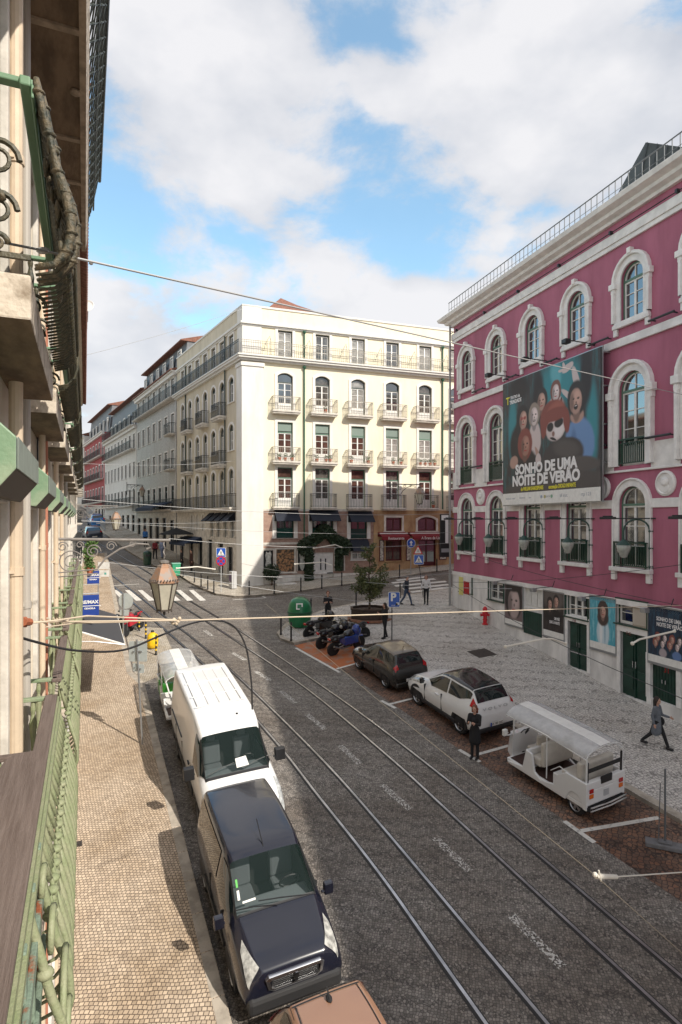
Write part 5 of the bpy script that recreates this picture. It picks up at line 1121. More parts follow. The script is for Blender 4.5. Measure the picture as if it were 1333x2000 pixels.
# scroll panel and wide board of the near balcony
rs = belly(.3, scroll=1).build('scroll_panel', bellylit, own, smooth=True); rs.location = (3.2, 0, 7.24)
mb = MB(); A = [(5.74,wy(-.215)),(.3,wy(-.215)),(.3,wy(-.47)),(4.15,wy(-.47)),(4.28,wy(-.455)),(4.36,wy(-.40)),(4.39,wy(-.31)),(5.74,wy(-.31))]
mb.slab(A, 8.205, 8.25); mb.build('handrail', woodm, own, bevel=.008)
mb = MB(); mb.box(.3, 5.72, wy(-.20), wy(-.214), 8.165, 8.235); mb.box(.3, 5.72, wy(-.185), wy(-.2), 8.15, 8.19); mb.build('rail_edge', bellylit, own)
rusty = mat('rusting_green_iron', (.19,.25,.19), .7, col2=(.28,.085,.035), nscale=7, bump=.5, lo=.55, hi=.62)
mb = MB()
for s in (1.2, 2.0, 2.45, 2.85, 3.2): mb.box(s-.03, s+.03, wy(-.19), wy(-.23), 7.22, 8.2)
mb.box(.3, 3.4, wy(-.175), wy(-.2), 7.95, 8.02); mb.box(.3, 3.4, wy(-.175), wy(-.2), 7.6, 7.66); mb.build('rusty_frame', rusty, own, bevel=.006)
# small ornate hook in the upper left
if 0: mb = MB(); mb.tube([(3.55+.16*cos(k*.35)*(1-k*.03), wy(-.36), 11.45+.2*sin(k*.35)*(1-k*.03)) for k in range(22)], [.02-.0005*k for k in range(22)], 6); 
# continuous roof-level gallery
mb = MB(); y1 = wy(.012)
mb.add([(-6,0,14.22),(11.05,0,14.22),(11.05,y1,14.22),(-6,y1,14.22),(-6,0,14.42),(11.05,0,14.42),(11.05,y1-.03,14.42),(-6,y1-.03,14.42)], [(0,1,2,3),(4,7,6,5),(0,4,5,1),(1,5,6,2),(2,6,7,3),(3,7,4,0)])
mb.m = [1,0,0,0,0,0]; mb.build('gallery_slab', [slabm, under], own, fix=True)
mb = MB()
for s in (1.2, 3.3, 6.1, 7.85, 8.85, 10.05): mb.box(s, s+.07, wy(.0), wy(-.54), 14.195, 14.219)
mb.box(-6, 11.05, wy(.012), wy(-.05), 14.19, 14.2195); mb.build('soffit_joint', mat('soffit_joint_stone', (.33,.25,.18), .9, noise=.3), own)
mb = MB(); mb.ball((7.0, wy(-.09), 14.2), .06, 8, sc=(1,1,.5)); mb.build('soffit_boss', MATS['soffit_joint_stone'], own)
lat = MB(); black_lat = mat('black_green_lattice', (.035,.045,.042), .5, noise=.3)
def gal(s, h): return (s, wy(.0+.225*(h/1.0)**.8), 14.38+h)
for i in range(int(17/.24)):
    s = -6+i*.24
    if s > 10.9: break
    for h in (.1,.3,.5,.7,.9):
        for sg in (-1, 1): lat.tube([gal(s, h-.1), gal(s+.11*sg, h), gal(s, h+.1)], .009, 4, cap=False)
    lat.tube([gal(s+.12, 0), gal(s+.12, .5), gal(s+.12, 1.0)], .007, 4, cap=False)
    for h in (.2, .6): x, y, z = gal(s, h); lat.ball((x, y, z), .02, 6)
for h, q in ((0,.02),(.5,.014),(1.0,.026)): lat.tube([gal(-6, h), gal(11, h)], q, 6)
lat.build('gallery_railing', black_lat, own)
# pipes and cables on the wall
pipem = mat('cream_drainpipe', (.62,.50,.37), .6, noise=.14, nscale=2)
def pipe(s, r, z0, z1, M_, collars=()):
    mb = MB(); mb.tube([(s, wy(-.465), z0), (s, wy(-.465), z1)], r, 12); 
    for z in collars: mb.tube([(s, wy(-.465), z-.03), (s, wy(-.465), z+.03)], r*1.22, 12); mb.box(s-r*1.4, s+r*1.4, wy(-.47), wy(-.55), z-.012, z+.012)
    mb.build('drainpipe', M_, own, smooth=False)
pipe(5.05, .048, 0, 14.2, pipem, (12.35, 9.35, 7.6, 5.0, 11.0)); pipe(5.9, .035, 0, 14.2, mat('grey_drainpipe', (.40,.37,.33), .6), (9.0, 7.9))
pipe(8.05, .035, 0, 14.2, pipem, (9.4, 6.5)); pipe(8.9, .02, 0, 14.2, mat('rust_red_pipe', (.40,.16,.10), .7), (9.4, 6.5)); pipe(11.8, .04, 0, 14.2, pipem, (9.0,)); pipe(14.6, .04, 0, 14.2, pipem, (9.0,)); pipe(17.8, .04, 0, 14.2, MATS['grey_drainpipe'], (9.0,))
mb = MB()
for s, q in ((6.05,.012),(6.3,.008),(8.3,.012),(9.4,.01),(3.1,.012)): mb.tube([(s, wy(-.53), 3), (s+.02, wy(-.53), 8), (s-.01, wy(-.53), 14)], q, 5)
mb.build('wall_cable', blackp, own)
# ---- next house down the pavement, with clay tile eaves
p = ns(FN, 26.6); own2 = thing('tiled_eaves_building', 'plain beige building past the balconies with red clay tile eaves', 'building', (p.x, p.y, 0), atan2(NS[1].y, NS[1].x))
ops = [(1.6+2.9*i, z, 1.1, 2.1, 0) for i in range(7) for z in (8.0, 11.6, 15.0)]
mb = MB(); wall(mb, 0, 20.5, 3, 18.6, ops, .2); mb.add([(20.5,0,0),(20.5,0,18.6),(20.5,9,18.6),(20.5,9,0)], [(3,2,1,0)]); mb.build('wall', stucco, own2)
for c, z, w, h, r_ in ops: window(own2, c, z, w, h, 0, trim=.15, fr=white, sash=white, rows=2, transom=0, tm=lime, key='n', sill=.06)
for i in range(7):
    for z in (7.95, 11.55): balcony(own2, 1.6+2.9*i, z, 1.9, .45, .95, .2, key='n%d' % int(z))
# top storeys of our own house and the eaves of both
for par, x0, x1, zt in ((own, 11.05, 26.5, 17.3), (own2, 0, 20.5, 18.0)):
    mb = MB(); mb.side([(0,zt-.5),(-.15,zt-.45),(-.3,zt-.2),(-.42,zt-.12),(-.42,zt),(0,zt)], x0, x1); mb.build('cornice', mat('beige_cornice', (.50,.41,.31), .8, noise=.15), par)
    mb = MB(); n = int((x1-x0)/.22)
    for i in range(n): a = x0+i*.22; mb.tube([(a+.1, -.62, zt-.02), (a+.1, .6, zt+.36)], .085, 7)
    mb.side([(-.58,zt+.0),(-.58,zt+.04),(4,zt+1.5),(4,zt+.0)], x0, x1); mb.build('tile_eave', tile, par)
dish = thing('satellite_dish', 'white satellite dish above the clay tile eaves at the left', 'satellite dish', ns(.10, 25.6, 17.95), 0); mb = MB(); mb.T = Matrix.Rotation(radians(70), 4, 'X'); mb.lathe([(0,0),(.12,.015),(.20,.04),(.27,.08),(.26,.09),(.2,.05),(.10,.025),(0,.02)], (0,0,0), 18); mb.build('reflector', white, dish); mb = MB(); mb.tube([(0,0,0),(-.1,.2,-.5)], .025, 6); mb.tube([(0,0,0),(0,-.4,.05)], .012, 5); mb.build('arm', steel, dish)
# far half of the left row
p = ns(FN, 47.3); own3 = thing('white_far_building', 'whitish building far down the left row with little balconies', 'building', (p.x, p.y, 0), atan2(NS[1].y, NS[1].x)+.02)
ops = [(1.6+2.9*i, z, 1.1, 2.0, 0) for i in range(9) for z in (9.6, 13, 16.4, 19.6)]; mb = MB(); wall(mb, 0, 27, 3, 22.5, ops, .2); mb.build('wall', whitew, own3)
for c, z, w, h, r_ in ops: window(own3, c, z, w, h, 0, trim=.15, fr=white, sash=white, rows=2, transom=0, tm=lime, key='f', sill=.06); balcony(own3, c, z-.05, 1.7, .4, .9, .15, key='f')
# ---- green weeds at the foot of the wall
random.seed(5)
for k, (s, n, r_) in enumerate(((9.9,-.38,.16),(9.35,-.3,.2),(10.6,-.42,.1),(8.8,-.4,.15))):
    t = thing('weed_tuft', ['leafy green weed at the wall foot','broad leafy weed on the pavement edge below the balcony','tiny weed tuft in the wall joint','bottommost green weed under the balcony scrolls'][k], 'weed', nsg(n, s, .13), group='weeds along the left wall foot'); mb = MB(); leafclump(mb, (0,0,.1), r_, 160, .045, sq=.6); mb.build('foliage', mat('weed_green', (.10,.22,.03), .6, noise=.4, nscale=18), t)
# ================================================================ vehicles (x forward, y left, z up)
def crv(a, b, c, d, t): return .5*((2*b)+(c-a)*t+(2*a-5*b+4*c-d)*t*t+(3*b-a-3*c+d)*t**3)
class Body:
    "smooth shell through stations; section points run from the sill centre up to the roof centre (left half)"
    def __init__(s, st, kx=.55):
        s.P = []
        for (x, zb, zm, zbelt, zr, wb, wm, wt, wr) in st:
            s.P.append([Vector(q) for q in ((x,0,zb),(x,wb*.92,zb),(x,wb,zb+.06),(x,wm,zm),(x,wt,zbelt),(x,wr+(wt-wr)*.04,zr-(zr-zbelt)*.10),(x,wr*.86,zr-(zr-zbelt)*.015),(x,wr*.45,zr+.004),(x,0,zr+.008))])
        s.ni, s.nj = len(s.P), 9
    def at(s, i, j):
        i = max(0, min(s.ni-1-1e-6, i)); j = max(0, min(s.nj-1-1e-6, j)); a, fa = int(i), i-int(i); b, fb = int(j), j-int(j)
        def row(k):
            R = s.P[max(0, min(s.ni-1, k))]; g = lambda q: R[max(0, min(8, q))]
            lin = g(b)*(1-fb)+g(b+1)*fb
            return lin*.35+crv(g(b-1), g(b), g(b+1), g(b+2), fb)*.65 if b >= 2 else lin
        r = [row(a-1), row(a), row(a+1), row(a+2)]
        lin = r[1]*(1-fa)+r[2]*fa; return lin*.45+crv(*r, fa)*.55
    def pt(s, i, j, side=1, off=0):
        p = s.at(i, j).copy()
        if off:
            e = .04; du = s.at(i+e, j)-s.at(i-e, j); dv = s.at(i, min(8, j+e))-s.at(i, j-e); n = dv.cross(du)
            if n.length > 1e-9:
                n.normalize()
                if n.dot(Vector((0, p.y, p.z-.6))) < 0 and abs(n.y)+abs(n.z) > .3: n = -n
                p += n*off
        return Vector((p.x, p.y*side, p.z))
    def mesh(s, mb, ku=5, kv=3, hole=None):
        I = [i/ku for i in range((s.ni-1)*ku+1)]; J = [j/kv for j in range((s.nj-1)*kv+1)]
        for sd_ in (1, -1):
            G_ = [[s.pt(i, j, sd_) for j in (J if sd_ > 0 else J[::-1])] for i in I]; mb.grid(G_)
            if hole:
                nI, nJ = len(I)-1, len(J)-1; keep = []
                for a in range(nI):
                    for b in range(nJ):
                        jj = (J if sd_ > 0 else J[::-1]); jm = (jj[b]+jj[b+1])/2; im = (I[a]+I[a+1])/2
                        keep.append(not (hole[0] < im < hole[1] and jm > hole[2]))
                F_ = mb.f[-nI*nJ:]; mb.f = mb.f[:-nI*nJ]+[f for f, k_ in zip(F_, keep) if k_]; mb.m = [0]*len(mb.f)
            for i in (I[0], I[-1]): mb.poly([s.pt(i, j, sd_) for j in J])
    def patch(s, i0, i1, j0, j1, side=0, off=.008, nu=8, nv=6, rnd=None, thick=0):
        "surface patch floated just off the shell; rnd(u,v)->(u,v) can reshape it; side 0 = across the centre"
        mb = MB()
        if side: rows = [[(i0+(i1-i0)*u/nu, j0+(j1-j0)*v/nv, side) for v in range(nv+1)] for u in range(nu+1)]
        else: rows = [[(i0+(i1-i0)*u/nu, j0+(8-j0)*v/nv, 1) for v in range(nv+1)]+[(i0+(i1-i0)*u/nu, j0+(8-j0)*v/nv, -1) for v in range(nv-1, -1, -1)] for u in range(nu+1)]
        if rnd: rows = [[(*rnd(i, j), sd_) for i, j, sd_ in r] for r in rows]
        mb.grid([[s.pt(i, j, sd_, off) for i, j, sd_ in r] for r in rows]); return mb
def wheel(parent, x, y, r, w=.2, spokes=5, rimc=None, name='wheel'):
    rimc = rimc or mat('alloy_rim', (.45,.45,.46), .3, metal=.8); sd_ = 1 if y > 0 else -1
    mb = MB(); mb.T = Matrix.Translation((x, y, r)) @ Matrix.Rotation(-sd_*pi/2, 4, 'X'); mb.lathe([(r*.62,-w/2),(r*.9,-w/2),(r,-w*.36),(r,w*.36),(r*.9,w/2),(r*.66,w/2),(r*.64,w*.3)], n=22); o = mb.build('wheel', rubber, parent, smooth=False)
    mb = MB(); T = mb.T = Matrix.Translation((x, y, r)) @ Matrix.Rotation(-sd_*pi/2, 4, 'X'); mb.lathe([(r*.69,w*.28),(r*.70,w*.47),(r*.64,w*.5),(r*.6,w*.36),(r*.6,w*.2)], n=22); mb.lathe([(.02,w*.2),(r*.16,w*.45),(r*.10,w*.5)], n=10)
    for k in range(spokes):
        q = 2*pi*k/spokes; mb.T = T @ Matrix.Rotation(q, 4, 'Z'); mb.add([(r*.1,-r*.09,w*.40),(r*.1,r*.09,w*.40),(r*.64,r*.13,w*.42),(r*.64,-r*.13,w*.42),(r*.1,-r*.09,w*.3),(r*.1,r*.09,w*.3),(r*.64,r*.13,w*.3),(r*.64,-r*.13,w*.3)], [(0,1,2,3),(4,7,6,5),(0,4,5,1),(1,5,6,2),(2,6,7,3),(3,7,4,0)])
    mb.build('rim', rimc, o)
    mb = MB(); mb.T = Matrix.Translation((x, y-sd_*w*.1, r)) @ Matrix.Rotation(-sd_*pi/2, 4, 'X'); mb.lathe([(.01,w*.1),(r*.62,w*.12)], n=16); mb.build('brake_disc', blackp, o); return o
def arch(parent, x, y, r, sd_, m_=blackp, t=.05, d=.012):
    mb = MB(); P = [(x+(r+t)*cos(a*pi/14), r+(r+t)*sin(a*pi/14)) for a in range(-1, 16)]; Q = [(x+(r*.3)*cos(a*pi/14), r+(r*.3)*sin(a*pi/14)) for a in range(-1, 16)]
    mb.front(P+[(x-(r+t), .12), (x+(r+t), .12)][:0], min(y, y-sd_*.25), max(y, y+sd_*d) if sd_ > 0 else y-sd_*.25, 0) if 0 else None
    y0, y1 = (y-.22, y+d) if sd_ > 0 else (y-d, y+.22)
    mb.front(P, y0, y1, 0); mb.build('wheel_arch', m_, parent)
def mirror_(parent, x, y, z, m_, s=1, big=1):
    sd_ = 1 if y > 0 else -1; mb = MB(); ya, yb = sorted((y+sd_*.02, y+sd_*.17*big)); mb.box(x-.06*big, x+.035*big, ya, yb, z-.09*big, z+.10*big); mb.box(x-.03, x+.03, min(y-.04, y+sd_*.08), max(y+.04*0, y+sd_*.08), z-.05, z-.01); return mb.build('mirror', m_, parent, smooth=False, bevel=.022)
carglass = mat('car_glass', (.008,.014,.015), .03, spec=.6, ior=1.55, coat=.2)
def vehicle(name, label, cat, p, d): return thing(name, label, cat, mat=facing(p, d))
pathc = NS[1]
paint_w = mat('white_car_paint', (.80,.80,.80), .25, coat=.5, noise=.03, nscale=1.2)
# ---------------------------------------------------------------- big white panel van, facing the camera
c = nsg(3.72, 17.9); van = vehicle('delivery_van', 'tall white panel van parked at the left kerb behind the dark van', 'van', c, -NS[1])
st = [(3.10,.32,.50,.66,.80,.80,.86,.80,.55),(3.03,.24,.55,.84,1.02,.92,.97,.90,.72),(2.80,.22,.62,1.02,1.17,.95,1.02,.95,.76),(2.20,.22,.72,1.20,1.36,.95,1.035,.96,.80),(1.48,.22,.80,1.28,2.16,.95,1.035,.985,.76),(1.20,.22,.80,1.3,2.36,.95,1.035,.99,.80),(.7,.22,.8,1.35,2.46,.95,1.035,1.0,.82),(-.8,.22,.8,1.35,2.48,.95,1.035,1.0,.83),(-2.9,.22,.8,1.35,2.48,.95,1.035,1.0,.83),(-3.04,.24,.8,1.35,2.44,.94,1.02,.985,.80)]
B = Body(st); mb = MB(); B.mesh(mb, hole=(3, 4, 5)); mb.build('body', paint_w, van, smooth=True, fix=True)
wsg = mat('clear_windscreen', (.03,.055,.05), .03, alpha=.26, spec=.7, ior=1.5)
B.patch(3.0, 4.0, 5.0, 8, 0, .008).build('windscreen', wsg, van, smooth=True)
def cabin(v, x0, x1, W_, zf, zd, zs):
    dk = mat('dark_cabin_lining', (.018,.02,.02), .8); mb = MB(); mb.box(x0-.75, x0-.70, -W_, W_, zf, zs+.75); mb.box(x0-.75, x1, -W_, W_, zf-.05, zf); mb.box(x0-.7, x1-.3, -W_-.02, -W_, zf, zs+.4); mb.box(x0-.7, x1-.3, W_, W_+.02, zf, zs+.4); mb.build('cabin_lining', dk, v)
    mb = MB(); mb.box(x1-.55, x1+.05, -W_+.03, W_-.03, zd-.3, zd); mb.build('dashboard', mat('dash_grey', (.16,.19,.20), .6), v, bevel=.05)
    for y in (-.42, .42): mb = MB(); mb.box(x0-.35, x0+.12, y-.24, y+.24, zf+.2, zs); mb.box(x0-.42, x0-.28, y-.23, y+.23, zs, zs+.62); mb.box(x0-.40, x0-.30, y-.12, y+.12, zs+.63, zs+.80); mb.build('seat', mat('seat_cloth', (.13,.15,.16), .85), v, bevel=.05)
    mb = MB(); mb.tube([(x1-.62+.07*sin(k*pi/6), .42+.19*cos(k*pi/6), zd+.02+.16*sin(k*pi/6)) for k in range(12)], .018, 6, closed=True); mb.build('steering_wheel', blackp, v)
cabin(van, 1.2, 2.1, .86, .6, 1.28, 1.05)
for sd_ in (1, -1): B.patch(2.95, 4.05, 4.86, 5.02, sd_, .01).build('windscreen_seal', blackp, van, smooth=True)
B.patch(2.9, 3.02, 4.9, 8, 0, .010).build('windscreen_seal', blackp, van, smooth=True)
for sd_ in (1, -1):
    B.patch(3.35, 5.0, 4.08, 4.86, sd_, .012, rnd=lambda i, j: (i+(.45*(4.9-j)/.8-.35)*(1-(i-3.35)/1.65), j)).build('side_window', carglass, van, smooth=True)
    mirror_(van, 2.02, sd_*1.04, 1.50, blackp, big=1.7)
    for x in (1.95, -1.9): wheel(van, x, sd_*.93, .34, .22, 6, mat('steel_rim', (.16,.16,.165), .5)); arch(van, x, sd_*1.02, .36, sd_)
    mb = MB(); mb.box(-1.25, 1.2, min(sd_*1.02, sd_*1.055), max(sd_*1.02, sd_*1.055), .42, .60); mb.box(-2.9, -2.4, min(sd_*1.02, sd_*1.05), max(sd_*1.02, sd_*1.05), .42, .60); mb.build('rubbing_strip', blackp, van, bevel=.01)
    mb = MB(); mb.box(-2.7, -.6, min(sd_*1.0, sd_*1.035), max(sd_*1.0, sd_*1.035), 1.26, 1.30); mb.build('door_rail', blackp, van)
    mb = MB()
    for x in (1.0, -.5, -1.75): mb.box(x-.006, x+.006, min(sd_*.9, sd_*1.041), max(sd_*.9, sd_*1.041), .5, 1.2)
    mb.build('panel_gap', mat('panel_gap_dark', (.1,.1,.1), .7), van)
    mb = MB(); mb.box(.62, .82, min(sd_*1.0, sd_*1.06), max(sd_*1.0, sd_*1.06), 1.12, 1.17); mb.build('door_handle', blackp, van, bevel=.01)
    B.patch(.6, 2.5, 3.3, 4.5, sd_, .012, rnd=lambda i, j: (i, j+.35*(i-.6)/1.9-.15)).build('headlight', mat('headlight_lens', (.5,.52,.53), .08, coat=1, noise=.3, nscale=12), van, smooth=True)
mb = MB()
for k in range(5): mb.box(-2.6, .35, -.62+k*.31-.02, -.62+k*.31+.02, 2.482, 2.50)
for x in (-2.55, -1.5, -.4, .35): mb.box(x-.015, x+.015, -.72, .72, 2.484, 2.508)
mb.build('roof_rib', paint_w, van, bevel=.006)
B.patch(.12, 1.6, 6.4, 8, 0, .014).build('grille', blackp, van); MB().box(2.9, 3.16, -.97, .97, .25, .55).build('bumper', blackp, van, bevel=.06)
mb = MB()
for sd_ in (-1, .25): mb.tube([(2.1, sd_*.75, 1.39), (2.02, sd_*.75+.35, 1.47), (1.95, sd_*.75+.8, 1.52)], .012, 5)
mb.build('wiper', blackp, van)
mb = MB(); mb.box(1.62, 1.9, -.2, .12, 1.60, 1.61) if 0 else None; P = [B.pt(3.12, 7.1, 1, .016), B.pt(3.10, 8, 1, .016), B.pt(3.32, 8, 1, .016), B.pt(3.34, 7.2, 1, .016)]; mb.add(P, [(0,1,2,3)]); mb.build('paper_note', white, van)
mb = MB(); mb.ball((1.05,.3,2.40), .04, 6); mb.build('roof_antenna', blackp, van)
# driver seen behind the glass is only a dim reflection: none built
# ---------------------------------------------------------------- dark compact van, facing the camera
c = nsg(3.36, 12.30); pv = vehicle('compact_van', 'dark navy compact van with chrome grille surround parked nearest on the left', 'van', c, -NS[1])
navyp = mat('navy_car_paint', (.009,.010,.020), .22, coat=.7, noise=.1, nscale=1)
st = [(2.18,.30,.45,.60,.70,.62,.70,.62,.42),(2.12,.22,.50,.74,.86,.76,.84,.74,.55),(1.90,.20,.56,.86,.97,.84,.89,.80,.62),(1.42,.20,.66,1.0,1.12,.86,.905,.83,.68),(1.20,.20,.70,1.04,1.20,.86,.905,.84,.70),(.52,.20,.74,1.10,1.74,.86,.905,.87,.65),(.18,.20,.76,1.12,1.83,.86,.905,.87,.68),(-1.0,.20,.78,1.14,1.86,.86,.905,.87,.70),(-1.84,.22,.78,1.14,1.82,.86,.90,.86,.68),(-1.98,.26,.78,1.1,1.72,.82,.87,.83,.62)]
B = Body(st); mb = MB(); B.mesh(mb, hole=(4, 5, 5)); mb.build('body', navyp, pv, smooth=True, fix=True)
cabin(pv, .35, 1.2, .74, .5, 1.06, .85)
B.patch(4.0, 5.0, 5.0, 8, 0, .008).build('windscreen', wsg, pv, smooth=True); 
for sd_ in (1, -1): B.patch(3.95, 5.05, 4.86, 5.02, sd_, .01).build('windscreen_seal', blackp, pv, smooth=True)
B.patch(3.92, 4.02, 4.9, 8, 0, .010).build('windscreen_seal', blackp, pv, smooth=True)
for sd_ in (1, -1):
    B.patch(4.35, 5.9, 4.1, 4.86, sd_, .012, rnd=lambda i, j: (i+(.4*(4.9-j)/.8-.3)*(1-(i-4.35)/1.55), j)).build('side_window', carglass, pv, smooth=True)
    B.patch(6.1, 8.0, 4.1, 4.86, sd_, .012).build('side_window', carglass, pv, smooth=True)
    mirror_(pv, 1.12, sd_*.90, 1.12, navyp, big=1.15)
    for x in (1.32, -1.25): wheel(pv, x, sd_*.80, .31, .19, 7); arch(pv, x, sd_*.885, .33, sd_)
    B.patch(1.05, 2.55, 3.75, 4.75, sd_, .014, rnd=lambda i, j: (i+.55*(j-4.2)*(1-(i-1.05)/3), 4.5+(j-4.25)*1.55*(1-.72*(i-1.05)/1.5))).build('headlight', mat('headlight_clear', (.42,.42,.40), .06, coat=1, noise=.5, nscale=9), pv, smooth=True)
    mb = MB(); mb.box(-1.0, .9, min(sd_*.88, sd_*.925), max(sd_*.88, sd_*.925), .45, .56); mb.build('rubbing_strip', blackp, pv, bevel=.01)
    mb = MB(); [mb.box(x-.005, x+.005, min(sd_*.8, sd_*.913), max(sd_*.8, sd_*.913), .4, 1.05) for x in (.75, -.3)]; mb.build('panel_gap', iron, pv)
mb = MB(); O_ = [(-.50,.76),(-.44,.80),(.44,.80),(.50,.76),(.46,.59),(.37,.54),(-.37,.54),(-.46,.59)]; I_ = [(-.43,.735),(-.40,.75),(.40,.75),(.43,.735),(.40,.61),(.34,.59),(-.34,.59),(-.40,.61)]
xg = lambda z: 2.205-.02*abs(z)
for i in range(8):
    a, b, c_, d_ = O_[i], O_[(i+1)%8], I_[(i+1)%8], I_[i]; mb.add([(2.21,a[0],a[1]),(2.21,b[0],b[1]),(2.23,c_[0],c_[1]),(2.23,d_[0],d_[1]),(2.05,a[0],a[1]),(2.05,b[0],b[1]),(2.1,c_[0],c_[1]),(2.1,d_[0],d_[1])], [(0,1,2,3),(0,4,5,1),(3,2,6,7),(2,1,5,6)])
q = mb.build('grille_surround', chrome, pv, fix=True, bevel=.008); mb = MB(); mb.box(2.0, 2.195, -.40, .40, .6, .74); mb.build('grille', blackp, q)
mb = MB()
for z in (.64, .67, .70): mb.box(2.195, 2.205, -.37, .37, z-.006, z+.006)
mb.build('grille_bar', mat('dark_chrome', (.3,.3,.31), .25, metal=1), q)
mb = MB(); mb.T = Matrix(((0,0,1,2.215),(1,0,0,0),(0,1,0,.67),(0,0,0,1))); mb.slab([(-.03,-.07),(.0,-.055),(.035,-.07),(.03,-.02),(.06,.0),(.035,.02),(.05,.05),(.02,.035),(.03,.08),(-.01,.075),(-.035,.05),(-.02,.02),(-.06,.03),(-.03,-.01),(-.055,-.03),(-.02,-.03)], 0, .02); mb.build('lion_emblem', chrome, q)
MB().box(1.85, 2.24, -.80, .80, .22, .50).build('bumper', mat('grey_bumper_plastic', (.03,.03,.032), .5), pv, bevel=.07)
mb = MB(); mb.tube([(1.22,.62,1.19),(1.16,.1,1.26),(1.1,-.3,1.28)], .011, 5); mb.tube([(1.24,.0,1.21),(1.16,-.4,1.25),(1.12,-.7,1.25)], .011, 5); mb.build('wiper', blackp, pv)
mb = MB(); mb.tube([(.42,0,1.79),(.25,0,1.90),(-.02,0,2.08)], .009, 5); mb.build('roof_antenna', blackp, pv)
mb = MB()
for k, (j0, j1, M_) in enumerate(((6.2,6.5,0),)): mb.add([B.pt(4.28, 5.55, -1, .017), B.pt(4.28, 5.95, -1, .017), B.pt(4.45, 5.95, -1, .017), B.pt(4.45, 5.55, -1, .017)], [(0,1,2,3)])
mb.build('sticker', white, pv); mb = MB(); mb.add([B.pt(4.5, 5.55, -1, .017), B.pt(4.5, 5.9, -1, .017), B.pt(4.64, 5.9, -1, .017), B.pt(4.64, 5.55, -1, .017)], [(0,1,2,3)]); mb.build('sticker', mat('green_sticker', (.1,.45,.08), .5), pv)
mb = MB(); mb.add([B.pt(4.20, 6.1, -1, .017), B.pt(4.20, 6.9, -1, .017), B.pt(4.24, 6.9, -1, .017), B.pt(4.24, 6.1, -1, .017)], [(0,1,2,3)]); mb.build('paper_note', white, pv)
pv.matrix_basis = pv.matrix_basis @ Matrix.Scale(1.05, 4)
